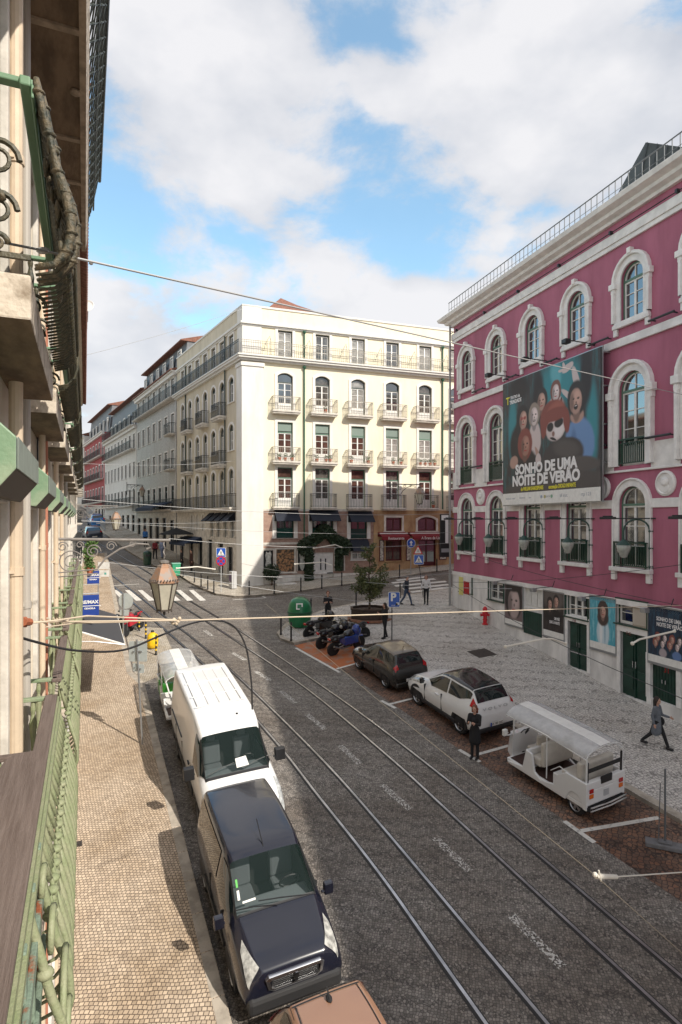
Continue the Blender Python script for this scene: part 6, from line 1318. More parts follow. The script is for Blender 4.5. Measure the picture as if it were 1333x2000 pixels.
# ---------------------------------------------------------------- generic hatchback
def hatch(name, label, c, d, paint, L=4.0, Wd=1.72, H=1.5, roofm=None, glassm=None, suv=0, rim=None, spokes=5, lampcol=redl, tint=None):
    v = vehicle(name, label, 'car', c, d); k = L/4.0; w = Wd/2; h = H/1.5; zb = .2+.08*suv
    st = [(2.0*k,.32*h,.45*h,.58*h,.66*h,w*.7,w*.78,w*.7,w*.45),(1.92*k,zb,.5*h,.68*h,.78*h,w*.86,w*.93,w*.84,w*.6),(1.6*k,zb,.56*h,.78*h,.90*h,w*.93,w*.985,w*.90,w*.68),(.98*k,zb,.62*h,.86*h,1.0*h,w*.94,w,w*.91,w*.74),(.75*k,zb,.64*h,.88*h,1.05*h,w*.94,w,w*.91,w*.74),(.05*k,zb,.66*h,.92*h,1.43*h,w*.94,w,w*.92,w*.66),(-.35*k,zb,.67*h,.94*h,1.5*h,w*.94,w,w*.92,w*.68),(-1.05*k,zb,.68*h,.98*h,1.47*h,w*.94,w,w*.92,w*.68),(-1.58*k,zb,.70*h,1.0*h,(1.41+.02*suv)*h,w*.94,w,w*.91,w*.65),(-1.88*k,zb,.70*h,.98*h,1.09*h,w*.92,w*.97,w*.88,w*.70),(-1.96*k,zb,.66*h,.86*h,.93*h,w*.88,w*.93,w*.84,w*.66),(-2.0*k,.3*h,.5*h,.66*h,.74*h,w*.8,w*.86,w*.78,w*.6)]
    B = Body(st); mb = MB(); B.mesh(mb); mb.build('body', paint, v, smooth=True, fix=True)
    B.patch(4.05, 5.02, 5.1, 8, 0, .012).build('windscreen', carglass, v, smooth=True)
    B.patch(8.08, 8.93, 5.15, 8, 0, .014).build('rear_window', glassm or carglass, v, smooth=True)
    if roofm: B.patch(5.1, 8.02, 5.0, 8, 0, .010).build('roof', roofm, v, smooth=True)
    for sd_ in (1, -1):
        B.patch(4.35, 6.2, 4.12, 4.88, sd_, .012, rnd=lambda i, j: (i+(.45*(4.9-j)/.8-.3)*(1-(i-4.35)/1.85), j)).build('side_window', carglass, v, smooth=True)
        B.patch(6.3, 8.15, 4.16, 4.88, sd_, .012, rnd=lambda i, j: (i, j+.35*max(0, i-7.2)*(4.88-j)/.7)).build('side_window', carglass, v, smooth=True)
        mirror_(v, .82*k, sd_*w*.96, 1.0*h, roofm or paint)
        for x in (1.28*k, -1.22*k): wheel(v, x, sd_*(w-.11), .31+.05*suv, .20, spokes, rim); arch(v, x, sd_*(w-.022), .33+.045*suv, sd_, t=.03+.02*suv)
        if suv:
            B.patch(8.35, 9.6, 4.05, 4.75, sd_, .022, rnd=lambda i, j: (i, j)).build('tail_lamp', lampcol, v, smooth=True)
            mb = MB(); mb.box(-1.0*k, .95*k, min(sd_*(w-.05), sd_*(w+.01)), max(sd_*(w-.05), sd_*(w+.01)), zb+.0, zb+.14); mb.build('sill_cladding', blackp, v, bevel=.02)
        else: B.patch(8.95, 10.1, 3.95, 5.1, sd_, .018, rnd=lambda i, j: (i, j)).build('tail_lamp', lampcol, v, smooth=True)
        B.patch(1.2, 3.0, 3.7, 4.7, sd_, .012, rnd=lambda i, j: (i, j+.2*(i-1.2)/1.8)).build('headlight', MATS['headlight_clear'], v, smooth=True)
        mb = MB(); [mb.box(x*k-.005, x*k+.005, min(sd_*.7*w, sd_*(w+.004)), max(sd_*.7*w, sd_*(w+.004)), .35*h, .9*h) for x in (.75, -.25)]; mb.build('panel_gap', iron, v)
        mb = MB(); [mb.box(x*k-.09, x*k+.09, min(sd_*.9*w, sd_*(w+.012)), max(sd_*.9*w, sd_*(w+.012)), .80*h, .83*h) for x in (.0,)]; mb.build('door_handle', paint, v)
    mb = MB(); mb.box(-2.04*k, -1.88*k, -w*.84, w*.84, zb-.0, .40*h); mb.build('bumper', blackp if suv else paint, v, bevel=.05)
    mb = MB(); mb.box(-2.055*k, -2.041*k, -.26, .26, .42*h, .53*h); pl = mb.build('number_plate', white, v)
    return v, B, k, w, h
hatch_paint = mat('dark_brown_car_paint', (.022,.020,.018), .25, coat=.8)
v, B, k, w, h = hatch('parked_hatchback', 'dark rounded hatchback with a brownish sunlit roof beside the motorcycles', Vector((1.97,25.7,G(1.97,25.7))), (-.43,.903), hatch_paint, 3.75, 1.66, 1.5, roofm=mat('sunlit_roof_brown', (.12,.085,.055), .3, coat=.5))  # roof copy in a lighter brown, sunlight put into its colour
mb = MB()
for z in (.80, .86): mb.add([(-2.0*k+.06-.02,-.07,z),(-2.0*k+.04,0,z+.045),(-2.0*k+.04,.07,z),(-2.0*k+.04,.07,z+.02),(-2.0*k+.04,0,z+.065),(-2.0*k+.04,-.07,z+.02)], [(0,1,4,5),(1,2,3,4),(5,4,1,0),(4,3,2,1)])
o = mb.build('chevron_emblem', chrome, v)
mb = MB(); mb.tube([(-1.3*k,0,1.48),(-1.38*k,0,1.62)], .01, 5); mb.build('roof_antenna', blackp, v)
v2, B, k, w, h = hatch('parked_crossover', 'white crossover with black roof and tall red tail lamps', Vector((4.15,21.85,G(4.15,21.85))), (-.43,.903), paint_w, 4.15, 1.78, 1.68, roofm=mat('gloss_black_roof', (.010,.009,.010), .12, coat=.3), suv=1, spokes=5)
text_mesh('VOLVO', .13, mat('brushed_letters', (.5,.5,.52), .3, metal=.8), v2, (-1.985*k, 0, .93*h), (radians(80), 0, -pi/2), name='tailgate_lettering', sx=1.7, sp=1.6)
text_mesh('BX 00 OC', .11, blackp, v2, (-2.06*k, 0, .475*h), (pi/2, 0, -pi/2), name='plate_characters', depth=.002)
mb = MB(); mb.box(-2.062*k, -2.0555*k, .21, .26, .42*h, .53*h); mb.build('plate_band', mat('plate_blue', (.02,.08,.45), .5), v2)
# copper car cut by the bottom edge
copper = mat('copper_car_paint', (.20,.12,.085), .3, coat=.9, noise=.08)
c = nsg(3.45, 7.1); v3, B, k, w, h = hatch('parked_estate', 'copper brown car at the bottom edge in front of the dark van', c, -NS[1], copper, 4.3, 1.76, 1.52, roofm=mat('copper_roof_panel', (.30,.165,.105), .3, coat=.8))
B.patch(7.86, 7.92, 5.6, 8, 0, .02).build('roof_seam', blackp, v3)
for sd_ in (1, -1): B.patch(5.0, 7.9, 6.0, 6.07, sd_, .02).build('roof_seam', blackp, v3); B.patch(7.5, 8.3, 5.25, 5.33, sd_, .02).build('roof_seam', blackp, v3)
B.patch(8.05, 8.1, 5.2, 8, 0, .03).build('spoiler_edge', blackp, v3)
B.patch(5.5, 7.83, 6.12, 8, 0, .016).build('roof_panel', mat('copper_roof_panel', (.42,.23,.14)), v3, smooth=True)
mb = MB(); mb.tube([(-1.35*k,0,1.49),(-1.5*k,0,1.62)], .012, 5); mb.ball((-1.42*k,0,1.5), .05, 8, sc=(1.6,1,.5)); mb.build('roof_antenna', blackp, v3)
# blue-black car far up the street
c = nsg(3.2, 62); c = gp(173, 1052); vv, *_ = hatch('distant_car', 'small dark car with blue reflections far up the street at the left', c+Vector((.4,0,0)), (-.5,.86), mat('blue_black_paint', (.015,.03,.06), .15, coat=1), 4.2, 1.8, 1.5, glassm=mat('blue_reflection_glass', (.05,.16,.3), .1))  # blue reflection is painted into the rear glass colour
c = gp(172, 1040)+Vector((-1.6,6.5,0)); c.z = G(c.x, c.y); vv, *_ = hatch('distant_car', 'bright blue car farther up the street behind the dark one', c, (-.5,.86), mat('sky_blue_paint', (.02,.16,.42), .25, coat=1), 4.2, 1.8, 1.6)
# ---------------------------------------------------------------- tuk-tuks
plastic = mat('clear_vinyl_roof', (.62,.63,.64), .25, alpha=.55, coat=.4, noise=.1)
def tuk(label, p, d, bodym, roofL=(-1.55,1.45), band=white):
    v = vehicle('electric_tuk_tuk', label, 'tuk-tuk', p, d); W = .68
    mb = MB(); mb.box(-1.65, 1.2, -W, W, .30, .42); mb.box(-1.68, -.55, -W, W, .42, .80); mb.box(-1.68, -1.55, -W, W, .8, 1.02); mb.box(.35, .46, -W, W, .42, 1.0)
    mb.add([(1.2,-.5,.3),(1.2,.5,.3),(1.62,.28,.32),(1.62,-.28,.32),(1.15,-.5,1.1),(1.15,.5,1.1),(1.5,.28,1.0),(1.5,-.28,1.0)], [(0,3,2,1),(4,5,6,7),(0,4,7,3),(3,7,6,2),(2,6,5,1),(1,5,4,0)])
    for sd_ in (1, -1):
        y0, y1 = (W-.04, W+.03) if sd_ > 0 else (-W-.03, -W+.04)
        mb.front([(-1.68,.42),(-1.68,1.02),(-1.0,1.02),(-.75,.86),(-.6,.5),(-.15,.38),(.1,.5),(.2,.98),(.42,1.0),(.55,.45),(1.15,.35),(1.15,.28),(-1.0,.28),(-1.1,.5),(-1.2,.6),(-1.38,.6),(-1.5,.5),(-1.56,.3),(-1.68,.3)], y0, y1)
    mb.build('body', bodym, v, bevel=.02)
    mb = MB()
    for sd_ in (1, -1):
        y = sd_*(W-.03)
        mb.tube([(-1.62,y,.9),(-1.62,y,1.62)], .024, 6); mb.tube([(-.3,y,.5),(-.3,y,1.72)], .016, 6); mb.tube([(1.12,sd_*.5,.95),(.95,y,1.72)], .026, 6); mb.tube([(-1.62,y,1.62),(-.3,y,1.72),(1.25,y,1.70)], .026, 6); mb.tube([(-1.1,y,1.0),(-.75,y,1.05),(-.45,y,.8)], .014, 5)
    for x in (-1.62, -.65, .3, 1.2):
        mb.tube([(x, W*cos(a*pi/8)*.97, 1.66+(.22 if x > -1.6 else .2)*sin(a*pi/8)) for a in range(9)], .017, 5)
    mb.tube([(1.15,-.72,1.12),(1.25,-.3,1.05),(1.25,.3,1.05),(1.15,.72,1.12)], .02, 6)
    mb.build('frame_tubes', bodym if bodym == paint_w else white, v)
    xs = [-1.64,-1.1,-.65,-.2,.3,.8,1.25]
    for nm, a0, a1, M_ in (('canopy_side', 0, 3.3, plastic), ('canopy_side', 4.7, 8, plastic), ('canopy_band', 3.3, 4.7, band)):
        mb = MB(); mb.grid([[(x, W*cos((a0+(a1-a0)*q/5)*pi/8), 1.69+(.24 if x > -1.6 else .21)*sin((a0+(a1-a0)*q/5)*pi/8)+.012*sin(i*3)) for q in range(6)] for i, x in enumerate(xs)]); mb.build(nm, M_, v, smooth=True)
    seatm = mat('cream_vinyl_seat', (.62,.58,.52), .5, noise=.06)
    mb = MB(); mb.box(-1.25, -.75, -W+.08, W-.08, .80, .95); mb.box(-1.42, -1.25, -W+.08, W-.08, .84, 1.40); mb.build('rear_seat', seatm, v, bevel=.05)
    mb = MB(); mb.box(.0, .34, -W+.1, W-.1, .62, .86); mb.box(.34, .46, -W+.1, W-.1, .8, 1.42) if 0 else mb.box(-.12, .0, -W+.1, W-.1, .66, 1.36); mb.build('middle_seat', seatm, v, bevel=.05)
    mb = MB(); mb.box(.5, .85, -.25, .25, .62, .82); mb.box(.42, .5, -.25, .25, .82, 1.25); mb.build('driver_seat', seatm, v, bevel=.05)
    mb = MB(); mb.box(-.75, 1.1, -W+.05, W-.05, .425, .44); mb.build('floor_mat', mat('brown_floor', (.06,.03,.025), .7), v)
    mb = MB(); mb.tube([(1.25,0,.9),(1.05,0,1.15)], .03, 6); mb.tube([(.95,-.38,1.2),(1.08,-.15,1.17),(1.08,.15,1.17),(.95,.38,1.2)], .016, 6); mb.build('handlebar', blackp, v)
    mb = MB(); mb.box(-1.64, -1.6, -W+.06, W-.06, 1.26, 1.36); mb.box(-1.64, -1.6, -W+.02, -W+.09, .95, 1.55); mb.box(-1.64, -1.6, W-.09, W-.02, .95, 1.55); mb.box(-1.70, -1.66, -.2, .2, .9, 1.1); mb.build('rear_bar', blackp, v, bevel=.01)
    for sd_ in (1, -1):
        for z, M_ in ((.80, redl), (.66, orl)): mb = MB(); mb.box(-1.705, -1.68, sd_*.54-.07, sd_*.54+.07, z-.055, z+.055); mb.build('tail_lamp', M_, v, bevel=.01)
        mirror_(v, 1.2, sd_*.68, 1.2, white); wheel(v, -1.29, sd_*(W-.10), .27, .17, 5)
    wheel(v, 1.35, .06, .25, .13, 5)
    mb = MB(); mb.box(-1.72, -1.6, -W, W, .30, .40); mb.build('rear_step', blackp, v); mb = MB()
    for z in (.33, .42): mb.tube([(-1.78,-W*.97,z),(-1.82,0,z),(-1.78,W*.97,z)], .02, 6)
    mb.build('bumper_bar', chrome, v)
    mb = MB(); mb.box(-1.70, -1.682, -.09, .09, .55, .72); mb.build('number_plate', mat('plate_grey', (.45,.46,.48), .4), v)
    return v
tk = tuk('white open-sided tuk-tuk with clear vinyl canopy parked nearest on the right', Vector((6.02,17.25,G(6.02,17.25))), (-.46,.887), paint_w)
tk.matrix_basis = tk.matrix_basis @ Matrix.Scale(1.0, 4)
tk2 = tuk('green and white tuk-tuk with arched vinyl canopy parked behind the white van', nsg(3.35, 23.2), -NS[1], paint_w)
mb = MB(); mb.box(-1.3, -.75, -.72, .72, .45, 1.0); mb.box(.2, .4, -.70, .70, .5, 1.3); mb.build('green_panel', mat('bright_green_paint', (.05,.33,.04), .35, coat=.4), tk2, bevel=.03)
# ---------------------------------------------------------------- motorcycles
def moto(label, p, d, colr, accent=None, lean=.12):
    M_ = facing(p, d) @ Matrix.Rotation(lean, 4, 'X') @ Matrix.Scale(1.1, 4); v = thing('motorcycle', label, 'motorcycle', mat=M_, group='motorcycles parked by the kerb')
    for x in (.68, -.66):
        mb = MB(); mb.T = Matrix.Translation((x,0,.30)) @ Matrix.Rotation(pi/2, 4, 'X'); mb.lathe([(.21,-.06),(.28,-.06),(.31,-.02),(.31,.02),(.28,.06),(.21,.06)], n=20); o = mb.build('wheel', rubber, v); T = mb.T; mb = MB(); mb.T = T
        mb.lathe([(.2,-.04),(.22,-.05),(.22,.05),(.2,.04)], n=18); mb.lathe([(.02,-.06),(.06,-.05),(.06,.05),(.02,.06)], n=8)
        for k in range(5): mb.T = T @ Matrix.Rotation(k*2*pi/5, 4, 'Z'); mb.box(.04, .21, -.018, .018, -.015, .015)
        mb.build('rim', mat('grey_rim', (.35,.35,.36), .35, metal=.7), o)
    mb = MB(); mb.ball((.12,0,.82), .24, 12, sc=(1.25,.75,.8)); mb.ball((-.55,0,.70), .17, 10, sc=(1.3,.8,.9)); mb.build('tank', colr, v, smooth=True)
    mb = MB(); mb.ball((.5,0,.90), .25, 12, sc=(.8,.9,1.1)); mb.box(-.2, .5, -.19, .19, .42, .78); mb.ball((.68,0,.48), .2, 10, sc=(1.1,.32,.9)) if 0 else mb.box(.55, .85, -.06, .06, .60, .64); mb.build('fairing', accent or colr, v, smooth=False, bevel=.02)
    mb = MB(); mb.ball((-.28,0,.78), .22, 12, sc=(1.45,.55,.32)); mb.ball((-.6,0,.84), .14, 10, sc=(1.3,.6,.35)); mb.build('seat', blackp, v, smooth=True)
    mb = MB(); mb.ball((-.72,0,.78), .14, 8, sc=(1.3,.5,.45)); mb.build('tail', colr, v); mb = MB(); mb.box(-.92, -.86, -.07, .07, .74, .81); mb.build('tail_lamp', redl, v)
    mb = MB(); mb.box(-.18, .25, -.14, .14, .28, .6); mb.ball((.02,0,.42), .2, 10, sc=(1,.9,.8)); mb.build('engine', mat('engine_grey', (.08,.08,.085), .4, metal=.5, noise=.5, nscale=20), v, bevel=.03)
    mb = MB(); mb.tube([(.68,.09,.3),(.46,.09,.92)], .025, 6); mb.tube([(.68,-.09,.3),(.46,-.09,.92)], .025, 6); mb.tube([(.46,-.12,.9),(.46,.12,.9)], .025, 6); mb.build('fork', mat('fork_steel', (.3,.3,.31), .3, metal=.9), v); mb = MB(); mb.tube([(-.66,.1,.3),(-.1,.1,.42)], .022, 6); mb.tube([(-.66,-.1,.3),(-.1,-.1,.42)], .022, 6); mb.tube([(-.12,.12,.42),(-.12,-.12,.42)], .03, 6); mb.build('swingarm', MATS['fork_steel'], v)
    mb = MB(); mb.tube([(.3,.38,.98),(.42,.2,1.02),(.44,-.2,1.02),(.3,-.38,.98)], .016, 6); mb.build('handlebar', blackp, v)
    for s in (-1, 1): mb = MB(); mb.tube([(.4,s*.22,1.02),(.42,s*.3,1.18)], .008, 5); mb.ball((.42,s*.32,1.2), .06, 8, sc=(.4,1,.7)); mb.build('mirror', blackp, v)
    mb = MB(); mb.tube([(.1,-.13,.3),(-.4,-.16,.32),(-.75,-.17,.48)], [.03,.035,.05], 8); mb.build('exhaust', mat('fork_steel', (.3,.3,.31)), v)
    mb = MB(); mb.ball((.69,0,.92), .09, 10, sc=(.6,1,1)); mb.build('headlamp', MATS['headlight_clear'], v)
    mb = MB(); mb.tube([(0,.12,.3),(.02,.3,-.02)], .012, 5); mb.build('side_stand', steel, v); return v
bp_, bb_ = mat('gloss_black_paint', (.010,.010,.012), .2, coat=.7), mat('moto_blue_paint', (.01,.05,.28), .2, coat=.7)
p = gp(626, 1246); moto('black motorcycle standing apart nearest the green bottle bank', p+Vector((0,.45,0)), (.82,.57), bp_)
p = gp(656, 1264); moto('black motorcycle in the middle of the row on the orange bay', p+Vector((-.1,.3,0)), (.80,.6), bp_)
p = gp(672, 1275); moto('black motorcycle with a blue side panel nearest the parked hatchback', p+Vector((.1,.1,0)), (.82,.57), bp_, bb_)
p = gp(690, 1262); moto('black scooter-like motorcycle at the back of the orange bay', p+Vector((.1,.5,0)), (-.75,-.65), bp_)
p = gp(262, 1235); moto('red motorcycle by the left pavement near the yellow bag', p, (-.2,-.97), mat('moto_red', (.42,.015,.03), .25, coat=.6))
p = gp(246, 1240); moto('dark scooter parked left of the red motorcycle', p, (-.1,-.99), bp_)
# ================================================================ people
def remesh(o, vox):
    m = o.modifiers.new('remesh', 'REMESH'); m.mode = 'VOXEL'; m.voxel_size = vox; m.use_smooth_shade = True
    s = o.modifiers.new('smooth', 'SMOOTH'); s.iterations = 2; s.factor = .4
def cap(mb, a, b, ra, rb=None, n=10):
    rb = ra if rb is None else rb; mb.tube([a, b], [ra, rb], n); mb.ball(a, ra, n); mb.ball(b, rb, n)
skins = {'l': mat('skin_light', (.52,.30,.22), .5), 'm': mat('skin_tan', (.36,.19,.13), .5)}
eye_m = mat('eye_dark', (.02,.015,.012), .2)
def person(label, loc, head, H=1.7, L=(0,0), R=(0,0), kn=(0,0), arms=((0,.1,.15),(0,.1,.15)), lean=0, skin='l', top=None, bottom=None, shoes=None, hair=None, hairlen=0, coat=0, look=(0,0), group=None, vox=.011, bag=None, hold=0, topm_name='jacket', armin=0, sleeves=1, bald=0):
    k = H/1.75; z = atan2(head[1], head[0]); t = thing('person', label, 'person', loc, z, group); t.scale = (k, k, k)
    V = Vector; hipz = .93
    def leg(s, th, kn_):
        h = V((0, s*.09, hipz)); kne = h+V((sin(th)*.44, s*.005, -cos(th)*.44)); a2 = th-kn_; ank = kne+V((sin(a2)*.42, 0, -cos(a2)*.42)); return [h, kne, ank]
    lg = [leg(1, L[0], kn[0]), leg(-1, R[0], kn[1])]; low = min(q[2].z for q in lg)-.07
    for q in lg:
        for p in q: p.z -= low
    hipz -= low; hip = V((0,0,hipz)); up = V((sin(lean), 0, cos(lean))); ch = hip+up*.34; sh = hip+up*.50; nk = hip+up*.57; hd = hip+up*.70+V((.015,0,0)); ar = []
    for s, (sw, ab, el) in zip((1, -1), arms):
        S = sh+V((0, s*.175, -.01)); E = S+V((sin(sw)*cos(ab)*.28, s*sin(ab)*.28, -cos(sw)*cos(ab)*.28)); d = V((sin(sw+el), s*(sin(ab)-armin*1.1)*.8, -cos(sw+el))).normalized(); Wr = E+d*.25; ar.append((S, E, Wr, d))
    mb = MB()
    for h, kne, ank in lg: cap(mb, h, kne, .078, .055); cap(mb, kne, ank, .053, .036); cap(mb, ank+V((-.02,0,-.04)), ank+V((.15,0,-.05)), .036, .028)
    cap(mb, hip+V((0,.06,.02)), hip+V((0,-.06,.02)), .10); cap(mb, hip, ch, .105, .115); cap(mb, ch+V((0,.06,0)), sh+V((0,.09,-.04)), .095, .075); cap(mb, ch+V((0,-.06,0)), sh+V((0,-.09,-.04)), .095, .075); cap(mb, sh+V((0,.14,0)), sh+V((0,-.14,0)), .052); cap(mb, sh, hd, .052, .05)
    mb.ball(hd+V((0,0,.03)), .098, 14, sc=(1,.80,1.15)); mb.ball(hd+V((.03,0,-.05)), .062, 12, sc=(1,.85,.9)); mb.ball(hd+V((.108,0,-.0)), .016, 8, sc=(1.2,.8,1.5)); 
    for s in (1, -1): mb.ball(hd+V((-.005,s*.083,.0)), .022, 8, sc=(.9,.5,1.3))
    for (S, E, Wr, d) in ar:
        cap(mb, S, E, .048, .038); cap(mb, E, Wr, .037, .025); sd_ = 1 if S.y > 0 else -1
        side = V((0,sd_,0)); fw = d.cross(side).normalized() if abs(d.dot(side)) < .95 else V((1,0,0)); fw = fw if fw.x > 0 else -fw
        for q in (-.022, 0, .022): cap(mb, Wr, Wr+d*.075+fw*q, .017, .015, 8)
        for q, ln in ((-.030,.062),(-.010,.078),(.011,.074),(.031,.064)):
            a = Wr+d*.08+fw*q; b = a+d*ln*.55-side*.006; c = b+(d*.6-side*.8).normalized()*ln*.5; cap(mb, a, b, .0095, .009, 6); cap(mb, b, c, .009, .008, 6)
        a = Wr+d*.03+fw*.024; b = a+(d*.5+fw*.85).normalized()*.04; cap(mb, a, b, .012, .010, 6); cap(mb, b, b+(d*.9+fw*.2-side*.3).normalized()*.032, .010, .009, 6)
    o = mb.build('body', skins[skin], t); remesh(o, vox)
    for s in (1, -1): mb = MB(); mb.ball(hd+V((.093,s*.033,.025)), .011, 6); mb.build('eye', eye_m, t)
    mb = MB(); mb.ball(hd+V((.092,0,-.052)), .017, 8, sc=(.5,1.2,.35)); mb.build('mouth', mat('lips', (.35,.08,.07), .5), t)
    if bottom:
        mb = MB(); 
        for h, kne, ank in lg: cap(mb, h, kne, .092, .066); cap(mb, kne, ank+V((0,0,.02)), .064, .05)
        cap(mb, hip+V((0,.06,.03)), hip+V((0,-.06,.03)), .112); cap(mb, hip, hip+up*.1, .115, .115); remesh(mb.build('trousers', bottom, t), .016)
    if top:
        mb = MB(); cap(mb, hip+up*.06, ch, .122, .13); cap(mb, ch+V((0,.06,0)), sh+V((0,.10,-.035)), .106, .084); cap(mb, ch+V((0,-.06,0)), sh+V((0,-.10,-.035)), .106, .084); cap(mb, hip+up*.05+V((0,.05,0)), hip+up*.05+V((0,-.05,0)), .115); cap(mb, sh+V((0,.15,0)), sh+V((0,-.15,0)), .062)
        if coat: cap(mb, hip+V((-.01,.05,-.05)), hip+V((-.02,.06,-coat)), .13, .15); cap(mb, hip+V((-.01,-.05,-.05)), hip+V((-.02,-.06,-coat)), .13, .15); cap(mb, hip, hip+V((0,0,-coat)), .13, .15)
        for (S, E, Wr, d) in ar: cap(mb, S, E, .062, .052); (cap(mb, E, Wr-d*.01, .05, .038) if sleeves else None)
        remesh(mb.build(topm_name, top, t), .016)
    mb = MB()
    for h, kne, ank in lg: cap(mb, ank+V((-.03,0,-.035)), ank+V((.15,0,-.048)), .052, .045); mb.box(ank.x-.065, ank.x+.175, ank.y-.035, ank.y+.035, ank.z-.085, ank.z-.06)
    remesh(mb.build('shoes', shoes or blackp, t), .013)
    if hair:
        mb = MB(); mb.ball(hd+V((-.022,0,.052)), .108, 14, sc=(.98,.88,1.08))
        if hairlen: cap(mb, hd+V((-.06,0,.0)), hd+V((-.08,0,-hairlen)), .085, .06); [cap(mb, hd+V((-.02,s*.075,.03)), hd+V((-.03,s*.085,-hairlen*.8)), .038, .03) for s in (1,-1)]
        o = mb.build('hair', hair, t); remesh(o, .014)
    if bag: mb = MB(); p = bag[0]; mb.ball(V(p), bag[1], 10, sc=bag[2]); mb.tube([V(p)+V((0,0,.1)), sh+V((0,(.1 if p[1] > 0 else -.1),.05))], .012, 5); mb.build('bag', bag[3], t, smooth=True)
    if hold: mb = MB(); w1 = ar[0][2].lerp(ar[1][2], .5); mb.box(w1.x+.02, w1.x+.035, w1.y-.06, w1.y+.06, w1.z+.0, w1.z+.14); mb.build('phone', blackp, t)
    return t
blackc = mat('black_cloth', (.014,.014,.016), .85); navyc = mat('dark_navy_cloth', (.018,.022,.035), .85); jean = mat('blue_denim', (.05,.075,.13), .85, noise=.2); greyc = mat('grey_blue_wool', (.14,.155,.18), .9, noise=.15, nscale=20); whitec = mat('white_shirt_cloth', (.62,.60,.60), .85)
hb, hr, hd_ = mat('dark_brown_hair', (.022,.014,.010), .6), mat('auburn_hair', (.16,.05,.025), .6), mat('greying_hair', (.16,.14,.13), .6)
SQ = Vector((0,0,.12))
def gq(u, v, h=.12): p = gp(u, v, h); return p
person('man in black holding both hands at his waist beside the green bottle bank', gq(641,1219), (.1,-1), 1.74, arms=((.35,.12,1.45),(.3,.12,1.5)), armin=.5, skin='l', top=blackc, bottom=blackc, hair=hr, topm_name='shirt', sleeves=0, L=(.05,0), R=(-.05,0))
person('woman in black standing by the round tree planter with long dark hair', gq(752,1246), (-.9,-.5), 1.70, arms=((.3,.1,1.6),(.15,.15,1.9)), armin=.4, top=blackc, bottom=blackc, hair=hb, hairlen=.18, L=(.12,0), R=(-.16,0), kn=(.05,.1))
person('man in dark jacket and jeans walking with a grey bag, beside the sloping sign pole', gq(795,1182), (.85,-.5), 1.76, L=(.38,0), R=(-.28,0), kn=(.12,.35), arms=((-.3,.1,.2),(.3,.12,.3)), top=navyc, bottom=jean, hair=hd_, bag=((-.2,.16,1.12), .17, (.8,.6,1.3), greyc))
person('woman in a white top and black trousers with reddish hair near the theatre corner', gq(833,1180), (-.25,-.95), 1.70, arms=((.1,.25,.6),(-.05,.3,.5)), top=whitec, bottom=blackc, hair=hr, hairlen=.08, L=(.08,0), R=(-.1,0), topm_name='blouse')
p = gp(928, 1481); person('person in long black coat with a hood standing at the rear of the white crossover', p, (-.5,-.85), 1.60, arms=((.45,.1,1.5),(.4,.1,1.6)), armin=.5, top=blackc, bottom=blackc, hair=hr, hairlen=.12, coat=.35, topm_name='coat')
person('woman in a grey coat striding along the theatre with a black bag', gq(1284,1460), (.62,-.78), 1.58, L=(.42,0), R=(-.36,0), kn=(.08,.4), arms=((.2,.15,1.2),(-.2,.15,.5)), top=greyc, bottom=blackc, hair=hb, hairlen=.2, coat=.32, topm_name='coat', bag=((.02,.25,.85), .13, (1,.45,1.2), blackc))
far_g = 'passers-by up the shaded street'
person('passer-by in a dark red jacket on the far pavement under the awnings', gq(303,1092), (.5,-.8), 1.7, L=(.25,0), R=(-.2,0), kn=(.05,.2), top=mat('dark_red_cloth', (.2,.02,.03), .85), bottom=blackc, hair=hb, vox=.016, group=far_g)
person('passer-by in pale blue clothes right of the red jacket walker', gq(317,1090), (-.5,.8), 1.66, L=(-.2,0), R=(.22,0), kn=(.2,.05), top=mat('pale_blue_cloth', (.35,.42,.6), .85), bottom=mat('pale_blue_trousers', (.25,.3,.45), .85), hair=hd_, vox=.016, group=far_g)
person('passer-by in a bright blue shirt farthest up the shaded pavement', gq(284,1068), (.5,-.8), 1.8, top=mat('bright_blue_cloth', (.05,.2,.55), .8), bottom=blackc, hair=hb, vox=.018, group=far_g)
person('figure in a long black coat near the bollards of the side facade', gq(355,1112), (-.9,-.4), 1.6, top=blackc, bottom=blackc, hair=hb, hairlen=.1, coat=.3, vox=.016, group=far_g, topm_name='coat')
person('figure in a dark brown coat under the navy shop awning', gq(374,1118), (-.8,-.6), 1.75, top=mat('dark_brown_cloth', (.06,.025,.02), .85), bottom=blackc, hair=hb, coat=.25, vox=.016, group=far_g, topm_name='coat')
# ================================================================ green bottle bank
p = gq(586,1223); t = thing('bottle_bank', 'green dome-shaped bottle bank on the tip of the square', 'bottle bank', p, 0); gm_ = mat('bottle_bank_green', (.005,.17,.06), .35, noise=.12, coat=.3)
mb = MB(); mb.lathe([(.50,.0),(.54,.03),(.62,.5),(.64,.75),(.63,.95),(.56,1.22),(.42,1.42),(.22,1.53),(.06,1.56)], n=26); mb.build('shell', gm_, t, smooth=True)
mb = MB(); mb.lathe([(.65,.70),(.67,.72),(.67,.78),(.65,.80)], n=26); mb.build('seam_rim', mat('bottle_bank_dark', (.01,.09,.04), .5), t); mb = MB(); mb.tube([(-.06,0,1.55),(-.06,0,1.66),(.06,0,1.66),(.06,0,1.55)], .018, 6); mb.build('lifting_hook', steel, t)
mb = MB(); mb.T = Matrix.Rotation(radians(40), 4, 'Z'); mb.tube([(.44,0,1.27),(.60,0,1.17)], .11, 14); mb.build('bottle_hole', blackp, t)
mb = MB(); mb.T = Matrix.Rotation(radians(-88), 4, 'Z') @ Matrix.Translation((.595,0,1.12)) @ Matrix.Rotation(radians(-28), 4, 'Y'); q_ = .0
